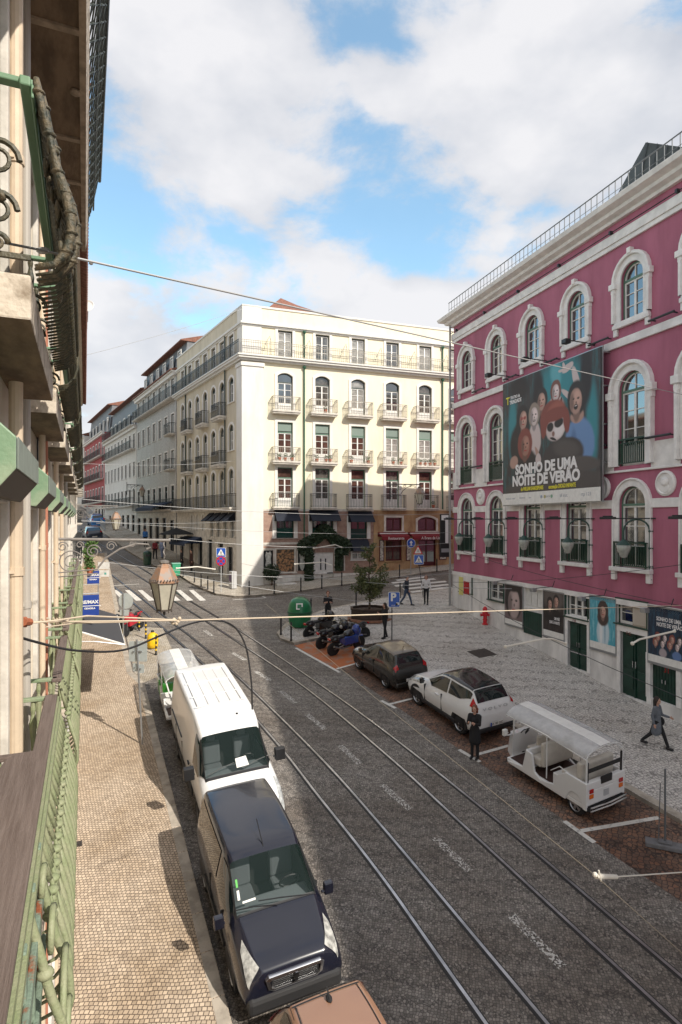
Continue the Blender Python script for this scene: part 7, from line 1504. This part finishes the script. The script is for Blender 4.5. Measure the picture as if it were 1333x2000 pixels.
for a, b, c, d in ((-.17,.17,.11,.17),(-.17,-.11,-.17,.11),(.11,.17,-.02,.11),(-.11,.02,-.17,-.11)): mb.box(-.01, .012, a, b, c, d)
mb.build('arrow_emblem', white, t)
# planter with tree
p = gq(722,1207); t = thing('planter', 'low dark octagonal planter holding the young tree on the square', 'planter', p, radians(22)); mb = MB(); mb.lathe([(1.08,-.15),(1.08,.50),(1.13,.52),(1.13,.58),(.98,.58),(.98,.46)], n=8); mb.build('tub', mat('rusty_planter_steel', (.05,.03,.022), .6, noise=.4), t)
mb = MB(); mb.lathe([(.01,.47),(.97,.44)], n=8); mb.build('soil', mat('soil', (.10,.055,.035), .95, noise=.4), t)
mb = MB(); mb.lathe([(1.3,-.1),(1.3,.012)], n=8); mb.build('base_ring', mat('brick_ring', (.28,.14,.09), .9, noise=.3), t)
t = thing('young_tree', 'slender young tree with sparse upper leaves growing in the octagonal planter', 'tree', p+Vector((0,0,.46)), 0); random.seed(21)
mb = MB(); br = [[(0,0,0),(.03,0,.9),(-.02,.03,1.9),(.03,0,2.9),(0,.02,3.75)]]; mb.tube(br[0], [.06,.05,.035,.022,.008], 8); tips = []
for i in range(34):
    h = random.uniform(.35, 3.6); a = random.uniform(0, 2*pi); l = (.85 if h < 1.9 else .42)*random.uniform(.6,1.1); b = Vector((0,0,h)); e = b+Vector((cos(a)*l, sin(a)*l, l*random.uniform(.4,1.0))); mb.tube([b, b.lerp(e,.5)+Vector((0,0,.05)), e], [.018,.012,.005], 5); tips += [(b.lerp(e, q), h) for q in (.45,.6,.75,.9,1.0)]
mb.build('trunk', MATS['bark'], t); mb = MB()
for q, h in tips: leafclump(mb, q, .24 if h < 1.8 else .15, 30 if h < 1.8 else 9, .075, sq=.9)
for _ in range(8): leafclump(mb, (random.uniform(-.5,.5), random.uniform(-.5,.5), random.uniform(.5,1.7)), .34, 110, .06)
mb.build('crown', mat('tree_leaf', (.055,.075,.022), .5, col2=(.13,.14,.05), nscale=12, lo=.35, hi=.65), t)
# ================================================================ signs
signblue = mat('sign_blue', (.01,.085,.42), .35, coat=.3); signred = mat('sign_red', (.50,.012,.02), .35); signback = mat('sign_back_grey', (.50,.55,.55), .4, metal=.2, noise=.06); signblk = mat('sign_black', (.015,.015,.015), .5)
def pole(t, h, r=.03, lean=(0,0), M_=None): MB().tube([(0,0,0),(lean[0],lean[1],h)], r, 8).build('pole', M_ or steel, t)
def plate(t, w, h, z, M_=signblue, y=-.04, border=white, name='sign_plate', x=0, r=.04):
    o = [(-w/2+r,-h/2),(w/2-r,-h/2),(w/2,-h/2+r),(w/2,h/2-r),(w/2-r,h/2),(-w/2+r,h/2),(-w/2,h/2-r),(-w/2,-h/2+r)]
    mb = MB(); mb.front([(x+a, z+b) for a, b in o], y, y+.012); q = mb.build(name, border, t)
    mb = MB(); k = .93; mb.front([(x+a*k, z+b*k) for a, b in o], y-.004, y-.001); mb.build('sign_face', M_, q); return q
def flat(q, pts, y, M_, name='symbol'): MB().front(pts, y, y+.003).build(name, M_, q)
def wman(q, x, z, s, y, M_):
    "walking figure of the crossing sign"
    for P in ([(-.05,.34),(.0,.39),(.05,.34),(.0,.29)],[(-.07,.27),(.07,.27),(.05,.02),(-.05,.02)],[(-.05,.04),(.02,.04),(-.12,-.32),(-.2,-.32)],[(-.0,.04),(.06,.04),(.18,-.32),(.10,-.32)],[(-.07,.26),(-.02,.24),(-.14,.04),(-.19,.06)],[(.02,.24),(.07,.26),(.2,.08),(.15,.06)]): flat(q, [(x+a*s, z+b*s) for a, b in P], y, M_)
def crossing(t, z, w=.6, y=-.04, x=0):
    q = plate(t, w, w, z, y=y, x=x); flat(q, [(x-w*.38,z-w*.33),(x+w*.38,z-w*.33),(x,z+w*.38)], y-.008, white); wman(q, x, z-w*.05, w*.55, y-.012, signblk)
    for k in range(4): flat(q, [(x-w*.3+k*w*.16,z-w*.31),(x-w*.22+k*w*.16,z-w*.31),(x-w*.20+k*w*.14,z-w*.25),(x-w*.27+k*w*.14,z-w*.25)], y-.012, signblk)
    return q
def disc(pts_r, x, z, n=24): return [(x+pts_r*cos(2*pi*k/n), z+pts_r*sin(2*pi*k/n)) for k in range(n)]
# parking sign on the square
p = gq(766,1259); t = thing('parking_sign', 'blue P parking sign with a small wheel-clamp symbol on a thin pole behind the hatchback', 'sign', p, radians(4)); zz = (EYE+(1017-1171)*p.y/1200)-p.z; pole(t, zz+.36, .025, M_=mat('dark_pole', (.06,.065,.07), .5, metal=.5)); q = plate(t, .56, .74, zz, x=.1); text_mesh('P', .52, white, q, (.06, -.052, zz+.10), bold=.02); flat(q, [(.2,zz-.26),(.34,zz-.26),(.34,zz-.14),(.2,zz-.14)], -.05, white); flat(q, disc(.055, .22, zz-.22, 12), -.054, signblk); text_mesh('8-20', .09, white, q, (.06, -.05, zz-.28))
# slanted works + crossing sign
p = gq(827,1166); t = thing('crossing_sign', 'leaning pole with a red roadworks triangle over a blue crossing sign by the theatre corner', 'sign', p, radians(-3)); z1 = (EYE+(1017-1093)*p.y/1200)-p.z; z2 = (EYE+(1017-1074)*p.y/1200)-p.z
mb = MB(); mb.tube([(0,0,0),(-.22,0,z1-.5)], .022, 6, 0); mb.tube([(-.22,0,z1-.5),(-.36,0,z1-.2)], .022, 6); mb.tube([(-.22,0,z1-.5),(-.1,0,z1-.2)], .022, 6); mb.build('pole', MATS['dark_pole'], t); crossing(t, z1, .6, x=-.27)
q = MB().front([(-.62,z2-.26),(-.02,z2-.26),(-.32,z2+.30)], -.04, -.028).build('works_triangle', signred, t); flat(q, [(-.53,z2-.21),(-.11,z2-.21),(-.32,z2+.19)], -.046, white); flat(q, [(-.38,z2-.15),(-.35,z2-.15),(-.36,z2+.05),(-.38,z2+.05)], -.05, signblk); flat(q, [(-.28,z2-.15),(-.25,z2-.15),(-.26,z2+.03),(-.29,z2+.03)], -.05, signblk)
# round blue sign beyond
p = gq(803,1121,.13); t = thing('mandatory_sign', 'small blue sign with a white arrow across the side street by the restaurant', 'sign', p, radians(20)); zz = (EYE+(1017-1061)*p.y/1200)-p.z; pole(t, zz+.3, .028); q = MB().front(disc(.34, 0, zz), -.05, -.035).build('sign_plate', white, t); flat(q, disc(.31, 0, zz), -.056, signblue); flat(q, [(-.05,zz-.2),(.05,zz-.2),(.05,zz+.02),(.14,zz+.02),(0,zz+.2),(-.14,zz+.02),(-.05,zz+.02)], -.06, white)
# crossing + no-stopping sign at the yellow corner
p = gq(432,1156,.13); t = thing('crossing_sign', 'blue crossing sign above a round red and blue no-stopping sign at the cream corner', 'sign', p, radians(8)); f = p.y/1200; z1 = (EYE+(1017-1079)*f)-p.z; z2 = (EYE+(1017-1096)*f)-p.z; pole(t, z1+.3, .028, M_=mat('pale_pole', (.45,.46,.46), .5)); crossing(t, z1, .62); q = MB().front(disc(.32, 0, z2), -.05, -.035).build('round_plate', signred, t); flat(q, disc(.25, 0, z2), -.056, signblue)
for s in (1, -1): flat(q, [(s*.2,z2+.15),(s*.15,z2+.2),(-s*.2,z2-.15),(-s*.15,z2-.2)], -.062, signred)
# signs seen from behind on the left pavement
p = gp(278,1454,.13); t = thing('sign_backs', 'tall thin pole carrying two square grey sign backs on the left pavement', 'sign', p, radians(-14)); f = p.y/1200; H_ = (EYE+(1017-1250)*f)-p.z; pole(t, H_, .03, (-.2,0)); z = H_-.4
for x, w, zz, h in ((-.36,.30,z,.66),(-.02,.34,z+.02,.66),(-.28,.17,z-.52,.26),(-.05,.19,z-.55,.28)):
    mb = MB(); mb.front([(x-w/2+.03,zz-h/2),(x+w/2-.03,zz-h/2),(x+w/2,zz-h/2+.03),(x+w/2,zz+h/2-.03),(x+w/2-.03,zz+h/2),(x-w/2+.03,zz+h/2),(x-w/2,zz+h/2-.03),(x-w/2,zz-h/2+.03)], .03, .045); q = mb.build('sign_back', signback, t); m2 = MB(); m2.box(-.3, x, -.01, .03, zz-.02, zz+.02) if x < -.2 else m2.box(-.22, x, -.01, .03, zz-.02, zz+.02); m2.build('bracket', steel, q)
p = gp(241,1246,.13); t = thing('round_sign_back', 'round sign seen from behind on a pole next to the red motorcycle', 'sign', p, radians(-10)); f = p.y/1200; z = (EYE+(1017-1174)*f)-p.z; pole(t, z+.4, .035); mb = MB(); mb.front(disc(.40, .12, z, 22), .03, .045); mb.build('sign_back', signback, t); mb = MB(); mb.box(-.2, .28, .03, .04, z-.75, z-.45); mb.build('small_plate', signback, t)
p = gp(192,1206,.13); t = thing('information_sign', 'white information plates on a pole beside the upper hanging blue sign', 'sign', p, radians(-5)); f = p.y/1200; z = (EYE+(1017-1112)*f)-p.z; pole(t, z+.45, .03); MB().box(0, .68, -.03, -.01, z+.02, z+.42).build('upper_plate', white, t); MB().box(.05, .66, -.03, -.01, z-.42, z-.05).build('lower_plate', white, t); MB().box(.38, .5, -.036, -.031, z-.3, z-.18).build('symbol', mat('teal_symbol', (.1,.4,.35), .5), t)
# temporary barrier post with block base, right edge
p = gp(1300,1656); t = thing('barrier_post', 'thin grey barrier post on a flat grey block at the right edge', 'barrier post', p, radians(-25)); mb = MB(); mb.box(-.42, .42, -.16, .16, 0, .11); mb.box(-.15,.15,-.1,.1,.11,.16); mb.build('base_block', mat('grey_recycled_plastic', (.17,.17,.18), .8, noise=.2), t, bevel=.02); mb = MB(); mb.tube([(0,0,.1),(0,0,1.85)], .022, 8); mb.tube([(-.14,0,.1),(-.10,0,1.5)], .012, 6); mb.build('post', mat('dull_grey_post', (.12,.13,.14), .6), t)
# bollards
def bollard(): 
    m = MB(); m.lathe([(.06,0),(.06,.06),(.045,.1),(.042,.78),(.055,.80),(.055,.84),(.04,.86),(.03,.93),(.0,.94)], n=10); return m
b0 = None; sets = (('bollard on the kerb before the cream building', 'dark bollards along the cream building front', [(487,1162),(536,1160),(588,1155),(629,1150),(668,1144),(743,1133),(781,1128),(854,1116)], ['nearest the pilaster','below the tile mural','left of the white double door','right of the white double door','below the lower navy awning','left of the restaurant windows','below the first restaurant window','by the restaurant door']),
    ('slim bollard on the kerb of the side facade', 'bollards along the shaded side facade', [(358,1127),(380,1138),(393,1146),(406,1152),(418,1158)], ['farthest up the street','second from the far end','middle of the five','fourth, left of the sign','nearest the crossing sign']),
    ('dark bollard on the tip of the square', 'bollards on the tip of the square', [(549,1240),(569,1252),(608,1201),(696,1186),(782,1168)], ['left of the bottle bank','in front of the bottle bank','right behind the bottle bank','beside the young tree','left of the walking man']))
for base, grp, pts, labs in sets:
    for (u, v), l in zip(pts, labs):
        if b0 is None: o = bollard().build('bollard', blackp, None); b0 = o
        else: o = b0.copy(); COL.objects.link(o)
        o.location = gp(u, v, .12); TAG(o, base+', '+l, 'bollard', grp)
for i, (u, v, l) in enumerate(((285,1247,'black-yellow bollard left of the yellow bag'),(305,1279,'black-yellow bollard right of the yellow bag'),(272,1232,'black-yellow bollard just behind the red motorcycle'))):
    t = thing('striped_bollard', l, 'bollard', gp(u, v, .02), 0, 'striped bollards at the left kerb'); bollard().build('post', blackp, t); mb = MB(); [mb.lathe([(.05,z),(.05,z+.09)], n=10) for z in (.2,.42,.64)]; mb.build('reflective_band', mat('yellow_band', (.7,.45,.03), .5), t)
# low metal fence far up the right kerb
a, b = Vector(yk[0]+(0,)), Vector(yk[1]+(0,)); d = (b-a); n = int(d.length/.5); t = thing('street_railing', 'pale metal railing along the far kerb up the street', 'railing', (b.x, b.y, G(b.x, b.y)+.13), 0); mb = MB()
P = [a+d*(i/n)+Vector((.3,.15,0)) for i in range(n+1)]
for i, q in enumerate(P): mb.box(q.x-.02, q.x+.02, q.y-.02, q.y+.02, G(q.x,q.y)+.1, G(q.x,q.y)+1.05)
for h in (1.05,.35): mb.tube([(q.x,q.y,G(q.x,q.y)+h) for q in (P[0], P[n//2], P[-1])], .03, 5)
mb.build('rails', mat('pale_grey_railing', (.32,.33,.33), .5), t, W=True)
# utility cabinet, wheeled bin
p = gp(455,1149,.13); t = thing('utility_cabinet', 'pale utility cabinet with dark printed panel at the foot of the white pilaster', 'cabinet', p, radians(-58)); MB().box(-.28, .28, -.18, .18, 0, 1.15).build('cabinet', mat('cabinet_grey', (.5,.5,.5), .5), t, bevel=.02); mb = MB(); mb.box(-.22, .22, -.188, -.181, .45, .95); mb.build('printed_panel', mat('dark_print', (.12,.08,.16), .5), t)
p = gp(344,1126,.13); t = thing('wheeled_bin', 'light green wheeled bin at the bend of the kerb below the side facade', 'bin', p, .4); mb = MB(); mb.add([(-.25,-.25,.08),(.25,-.25,.08),(.25,.25,.08),(-.25,.25,.08),(-.3,-.32,.95),(.3,-.32,.95),(.3,.32,.95),(-.3,.32,.95)], [(0,3,2,1),(4,5,6,7),(0,1,5,4),(1,2,6,5),(2,3,7,6),(3,0,4,7)]); mb.build('bin_body', mat('bin_green', (.04,.32,.17), .5), t, bevel=.02); MB().box(-.33, .33, -.35, .35, .951, 1.02).build('lid', mat('bin_lid', (.2,.45,.35), .5), t, bevel=.02); mb = MB(); mb.tube([(-.28,.3,.09),(.28,.3,.09)], .09, 10); mb.build('wheels', rubber, t)
p = gp(291,1098,.13); t = thing('dark_bin', 'dark green street bin beside the walkers on the far pavement', 'bin', gp(288,1104,.13), .4); mb = MB(); mb.lathe([(.25,0),(.32,.1),(.36,1.0),(.30,1.1),(.1,1.2)], n=12); mb.build('bin_body', dgreen, t); MB().box(-.2, .2, -.38, -.3, .75, .9).build('slot', blackp, t)
# yellow bags by the striped bollards
ybag = mat('yellow_bag_plastic', (.80,.50,.01), .45, noise=.12, nscale=8)
def sack(t, r, h, seed):
    random.seed(seed); mb = MB(); n = 16; prof = [(.55,0),(.9,.08),(1,.3),(.98,.6),(.8,.85),(.35,.98),(.1,1.0)]; vs = []
    G_ = [[(r*pr*(1+.10*sin(3*k+i*1.3)+random.uniform(-.05,.05))*cos(2*pi*k/n), r*pr*(1+.08*cos(2*k+i))*sin(2*pi*k/n), h*z) for k in range(n)]+[None] for i, (pr, z) in enumerate(prof)]
    for g in G_: g[-1] = g[0]
    mb.grid(G_); mb.poly([g for g in G_[-1][:-1]]); return mb.build('sack', ybag, t, smooth=True)
p = gp(298,1266,.02); t = thing('yellow_bag', 'large yellow bagged container between two striped bollards', 'bag', p, 0); sack(t, .27, .78, 1); MB().ball((0,0,.81), .08, 8).build('knot', blackp, t)
p = gp(230,1246,.13); t = thing('yellow_bag', 'small round yellow bag left of the sign pole', 'bag', p, 0); sack(t, .22, .45, 2)
# café awning on the left pavement
t = thing('cafe_awning', 'dark grey awning with a white frame reaching over the left pavement', 'awning', ns(-.5, 27.0, 5.5), atan2(NS[1].y, NS[1].x)); b = t.location.z
gcl = mat('charcoal_canvas', (.055,.055,.062), .85); A = [ns(-.5,24.0,0),ns(-.5,30,0),ns(1.35,30,0),ns(1.35,24.0,0)]; za = lambda q, top: G(q.x,q.y)+top
pa = [Vector((q.x,q.y,h)) for q, h in zip(A, (5.9,6.1,5.4,5.2))]; mb = MB(); mb.add([tuple(q) for q in pa]+[(q.x,q.y,q.z-.03) for q in pa], [(0,1,2,3),(7,6,5,4),(0,3,7,4),(1,5,6,2),(2,6,7,3)]); mb.build('canvas', gcl, t, W=True)
mb = MB(); mb.tube([pa[0]-Vector((0,0,.05)), pa[3]-Vector((0,0,.05)), pa[2]-Vector((0,0,.05)), pa[1]-Vector((0,0,.05))], .035, 6); mb.build('frame', white, t, W=True)
mb = MB(); [mb.tube([q.lerp(r_, .0)-Vector((0,0,.06)), q.lerp(r_, .55)-Vector((0,0,.25)), r_-Vector((0,0,.5))], .02, 6) for q, r_ in ((pa[2], pa[1]), (pa[3], pa[0]))]; mb.build('folding_arm', steel, t, W=True)
# hanging blue office signs on brackets
blue_s = mat('agency_blue', (.012,.045,.26), .4)
def agsign(label, s, z, n0=-.15, w=.95, h=.95):
    t = thing('hanging_sign', label, 'sign', ns(n0, s, z), atan2(NS[1].y, NS[1].x)-pi/2, 'blue agency signs on the left row'); MB().box(-w/2, w/2, -.05, .05, -h/2, h/2).build('panel', blue_s, t, bevel=.01)
    text_mesh('RE/MAX', .17, white, t, (0,-.058,.12), bold=.006, name='sign_lettering'); text_mesh('CIDADELA', .08, white, t, (0,-.058,-.12), bold=.004, name='sign_lettering'); mb = MB(); mb.box(-.4,.4,-.056,-.051,-.035,-.01); mb.build('sign_stripe', white, t)
    mb = MB()
    for zz in (h/2+.05, -h/2-.05): mb.tube([(-.9,0,zz),(w/2,0,zz)], .02, 6)
    mb.build('bracket', steel, t)
agsign('blue agency sign hanging lower on the left row, near the café awning', 25.3, 6.5, .17, .66, .78); agsign('blue agency sign hanging farther up the left row, under the green plant', 36.5, 6.6, .42, .62, .70)
t = thing('hanging_plant', 'bushy green plant above the farther blue agency sign', 'plant', ns(.25, 36.3, 7.2), 0); mb = MB(); random.seed(9); [leafclump(mb, (random.uniform(-.12,.12), 0, z), .32, 230, .08) for z in (.0,.4,.8,1.2)]; mb.build('foliage', mat('bright_leaf', (.09,.17,.04), .5, noise=.4, nscale=12), t); MB().lathe([(.14,-.35),(.2,-.05)], n=10).build('pot', terra, t)
t = thing('parasol', 'black folded-out parasol on the shaded far pavement', 'parasol', gp(345,1098,.13), 0); zt = 2.9; mb = MB(); mb.lathe([(.05,zt),(.9,zt-.28),(1.6,zt-.55)], n=8); mb.build('canopy', blackc, t); MB().tube([(0,0,0),(0,0,zt+.1)], .03, 6).build('pole', steel, t)
t = thing('street_awning', 'long navy canopy over the shop terrace under the grey tiled building', 'awning', (YC.x-SXv.x*21, YC.y-SXv.y*21, 11.2), atan2(SXv.y, SXv.x)); mb = MB(); mb.side([(-.1,.35),(-1.9,-.25),(-1.9,-.32),(-.1,.2)], -3.5, 3.5); mb.box(-3.5,3.5,-1.93,-1.9,-.55,-.3); mb.build('canvas', MATS['navy_blue_canvas'], t); mb = MB(); [mb.tube([(x,-.1,.2),(x,-1.85,-.3)], .02, 5) for x in (-3.4,0,3.4)]; mb.build('frame', steel, t)
# ================================================================ street lanterns
copperm = mat('aged_copper', (.36,.20,.12), .55, col2=(.28,.23,.20), nscale=6, lo=.45, hi=.55); lampg = mat('milky_lantern_glass', (.50,.47,.38), .3, noise=.1, alpha=.92, coat=.4); irong = mat('weathered_bracket_iron', (.22,.20,.185), .6, noise=.2)
def lantern(name, label, loc, rz, arm, im=irong, rodl=.5):
    "arm points to local +x from the wall at x=-arm; the lantern hangs under the origin"
    t = thing(name, label, 'lantern', loc, rz, 'wall-bracket street lanterns'); k = 6; Z = -rodl
    mb = MB(); mb.tube([(-arm,0,.03),(-arm*.4,0,.0),(.12,0,-.02)], .028, 8); mb.tube([(-arm+.02,0,-1.0),(-arm+.02,0,.25)], .03, 6)
    mb.tube([(-arm*.62,0,-.55),(-arm*.55,0,-.36),(-arm*.42,0,-.18),(-arm*.26,0,-.08),(-arm*.15,0,-.10),(-arm*.13,0,-.16),(-arm*.17,0,-.19)], .02, 6)
    for cx, cz, r, n_ in ((-arm*.86,-.42,.24,30),(-arm*.66,-.22,.14,26),(-arm*.5,-.12,.10,24),(-arm*.3,-.09,.07,22),(-arm*.93,-.12,.10,24),(-arm*.78,-.09,.07,20)): mb.tube([(cx+r*cos(q*.42)*(1-q/n_*.75), 0, cz+r*sin(q*.42)*(1-q/n_*.75)) for q in range(n_)], .012, 5)
    for z_ in (-.62,-.7): mb.tube([(-arm+.02,0,z_),(-arm*.62,0,z_+.05)], .012, 5)
    mb.build('bracket', im, t)
    mb = MB(); mb.tube([(0,0,-.02)]+[(.012*cos(q*1.2), .012*sin(q*1.2), -.02-q*(rodl-.05)/12) for q in range(13)], .014, 6); mb.lathe([(.03,Z+.0),(.1,Z-.02),(.1,Z-.06),(.05,Z-.08)], n=8); mb.build('hanger', im, t)
    mb = MB(); mb.lathe([(.06,Z-.06),(.13,Z-.11),(.14,Z-.15),(.16,Z-.16),(.285,Z-.42),(.30,Z-.425),(.30,Z-.46),(.26,Z-.465)], n=k); mb.build('copper_roof', copperm, t)
    mb = MB(); mb.lathe([(.262,Z-.466),(.135,Z-1.0),(.01,Z-1.0)], n=k); mb.build('glass_body', lampg, t)
    mb = MB()
    for q in range(k): a = 2*pi*q/k; mb.tube([(.272*cos(a),.272*sin(a),Z-.46),(.142*cos(a),.142*sin(a),Z-1.01),(.142*cos(a),.142*sin(a),Z-1.07)], .012, 5)
    for q in range(30): a = 2*pi*q/30; R_ = .30*cos(pi/6)/cos(((a+pi/6)%(pi/3))-pi/6) if 0 else .30; mb.box(.29*cos(a)-.01,.29*cos(a)+.01,.29*sin(a)-.01,.29*sin(a)+.01,Z-.42,Z-.385)
    mb.lathe([(.15,Z-1.0),(.15,Z-1.03),(.12,Z-1.04)], n=k); mb.lathe([(.02,Z-1.04),(.03,Z-1.1),(.01,Z-1.13)], n=6); mb.build('glazing_frame', mat('dark_lantern_iron', (.07,.055,.045), .5), t); return t
ra = atan2(NS[0].y, NS[0].x)
lantern('street_lantern', 'large copper-roofed street lantern on a scrolled bracket nearest the viewer', ns(1.49,12.93,9.34), ra, 2.03, rodl=.42)
lantern('street_lantern', 'smaller-looking copper-roofed lantern on the second bracket up the left row', ns(1.6,36.4,10.55), ra, 2.1, rodl=.3)
pl = pw(-.1,-.2,11.85); q = pl+Vector((-1.75,.15,0)); lantern('street_lantern', 'dark iron lantern on a scrolled bracket at the crimson theatre corner', q, radians(-5), 1.76, im=iron, rodl=.12)
q = YC-SXv*23.5; lantern('street_lantern', 'dark distant lantern on the wall of the grey tiled building', (q.x-1.5*.862, q.y-1.5*.507, 13.3), atan2(.507,.862), 1.5, im=iron, rodl=.1).rotation_euler.z += 0
# ================================================================ overhead wires
wirew = mat('grey_wire', (.42,.42,.42), .4, metal=.3); wireb = mat('black_cable', (.02,.02,.022), .5); wirec = mat('beige_rope_wire', (.60,.50,.38), .6)
def wire(label, pts, r, M_, sag=0, name='overhead_wire', extra=None, group='overhead wires across the street'):
    P = []
    for i in range(len(pts)-1):
        a, b = Vector(pts[i]), Vector(pts[i+1]); n = 12 if len(pts) == 2 else 3
        for k in range(n): f = k/n; P.append(a.lerp(b, f)-Vector((0,0,sag*4*f*(1-f) if len(pts) == 2 else 0)))
    P.append(Vector(pts[-1])); mid = P[0]; mb = MB(); mb.tube(P, r, 6)
    if extra: extra(mb)
    return TAG(mb.build(name, M_, None, loc=mid), label, 'cable', group)
def ex1(mb): 
    for u, v, y, s in ((84,488,3.98,.02),(178,513,4.75,.018),(260,530,5.5,.012),(120,496,4.25,.014)): mb.ball(px(u,v,y), s, 8, sc=(1.4,1,1.2))
A = px(0,470,3.45); Bq = px(1420,787,19.0); lp = lambda A, B, f: A.lerp(B, f)
wire('thick grey cable with clamps slanting from the upper left balcony to the theatre', [px(0,472,3.4), px(70,486,3.8), px(1420,790,19.0)], .008, wirew, extra=lambda mb: [mb.ball(px(84,489,3.9), .028, 8, sc=(1.6,.8,.8)), mb.ball(px(178,513,4.35).lerp(px(178,513,4.35),0), .016, 8)])
mb = MB(); mb.tube([px(0,1206,4.6), px(52,1208,4.75)], .014, 6); mb.tube([px(0,1224,4.6), px(52,1222,4.75)], .014, 6); mb.tube([px(46,1215,4.7), px(58,1215,4.8)], .03, 8); TAG(mb.build('turnbuckle', mat('rusty_turnbuckle', (.42,.13,.06), .7, noise=.3), None, loc=px(30,1215,4.7)), 'rust-red turnbuckle tensioning the beige wire at the left edge', 'turnbuckle')
wire('beige span wire with a knot crossing the whole street just below eye level', [px(56,1215,4.8), px(345,1212,6.6), px(1420,1180,19.5)], .0085, wirec, extra=lambda mb: [mb.tube([px(60,1217,4.8), px(110,1212,5.0), px(170,1203,5.4), px(240,1206,5.9), px(345,1211,6.6)], .008, 6), mb.tube([px(90,1225,4.9), px(150,1217,5.3), px(250,1215,6.0)], .006, 5)]+[mb.ball(px(345+du,1212+dv,6.6), .02, 8) for du, dv in ((-5,-2),(3,2),(0,6),(6,-4),(-7,5))]+[mb.tube([px(80+6*k,1212+5*((k%2)*2-1),4.9+.04*k), px(92+6*k,1216-5*((k%2)*2-1),4.98+.04*k)], .007, 5) for k in range(8)])
wire('looping black cable hanging from the beige wire over the white van roof', spline([px(0,1232,4.5), px(70,1254,4.9), px(150,1271,5.3), px(240,1270,6.0), px(310,1243,6.7), px(370,1219,7.2), px(415,1212,7.6), px(455,1222,7.9), px(480,1262,8.0), px(491,1330,8.0), px(493,1386,8.0)], 5), .011, wireb, group=None)
def cw(u, v): t = (u-666.5)/1200; return px(u, v, 7.0/(t+.45))
wire('beige tram contact wire running along the street above the left track', [cw(1333,1862), cw(1165,1712), cw(985,1565), cw(750,1377), cw(604,1254), cw(570,1223), cw(520,1180)], .0055, mat('dull_contact_wire', (.26,.22,.17), .6))
q = cw(1165,1712); mb = MB(); mb.tube([px(1165,1712,q.y), px(1205,1713,q.y+.25)], [.035,.03], 8); mb.ball(px(1163,1709,q.y), .035, 8); mb.tube([px(1170,1700,q.y), px(1175,1722,q.y)], .012, 6); mb.tube([px(1205,1713,q.y+.25), px(1440,1697,q.y+2.4)], .009, 6)
TAG(mb.build('insulator', mat('white_insulator', (.72,.68,.60), .4), None, loc=q), 'white insulator clamp holding the tram contact wire at lower right', 'insulator')
LW = [('thin pale wire over the junction just under the lowest cream balconies', (160,975,26), (883,1003,36), .3, wirew),('faint wire crossing the street above the first lantern bracket', (158,1016,22), (883,1040,35), .25, wirew),('wire from the left row to the white pilaster at awning height', (160,1018,30), (470,1017,41.5), .15, wirew),('thin wire dipping in front of the ivy arch', (330,1052,30), (883,1060,35.5), .35, wirew),
  ('wire passing behind the copper lantern toward the ochre shopfront', (206,1098,30), (883,1120,35.5), .5, wirew),('slack grey wire before the tile mural and the white door', (470,1100,41), (1000,1150,27), .4, wirew),('pale high wire in the gap of sky over the far street', (170,693,30), (474,603,41.8), .1, wirew),('thin wire across the side facade below the long balcony', (160,905,35), (458,900,43), .2, wirew),('lowest faint wire over the junction near the kerb', (300,1112,30), (900,1190,33), .3, wirew),
  ('black cable drooping left across the crimson first floor', (885,1137,34.5), (1420,1090,18.5), .25, wireb),('black cable falling right across the crimson wall under the lanterns', (905,1078,34), (1420,1200,18.3), .2, wireb),('diagonal thin wire from the theatre corner down over the square', (885,1142,34.5), (1420,1400,15), .3, wireb)]
for l, a, b, s, M_ in LW: wire(l, [px(*a), px(*b)], .011 if a[2] > 25 else .007, M_, sag=s)
# white trolley-wire arms
for l, pts in (('white pull-off arm hanging before the ivy arch', [(613,1071,33),(655,1064,33.5),(668,1069,33.6)]),('white pull-off arm below the ivy arch', [(576,1102,32),(632,1098,32.3),(648,1104,32.3)]),('white pull-off arm floating before the turquoise poster wall', [(988,1263,14),(1062,1248,14.4),(1080,1248,14.5),(1106,1257,14.7)]),('white pull-off arm in front of the dark blue crowd poster', [(1236,1257,13.5),(1250,1249,13.6),(1318,1233,14)]),('white pull-off arm in front of the cream side facade bollards', [(345,1110,27),(386,1107,27.5),(420,1112,28)])):
    P = [px(*q) for q in pts]; mb = MB(); mb.tube(P, .022 if P[0].y < 20 else .03, 6); mb.ball(P[0], .045, 8); mb.ball(P[-1], .04, 8); TAG(mb.build('pull_off_arm', MATS['white_insulator'], None, loc=P[0]), l, 'wire fitting', 'trolley wire pull-off arms')
mb = MB(); mb.tube([px(1182,1113,25.5), px(1222,1109,25.3)], .07, 8); TAG(mb.build('cable_marker', redl, None, loc=px(1200,1111,25.4)), 'red marker sleeve on the cable in front of the crimson wall', 'marker')
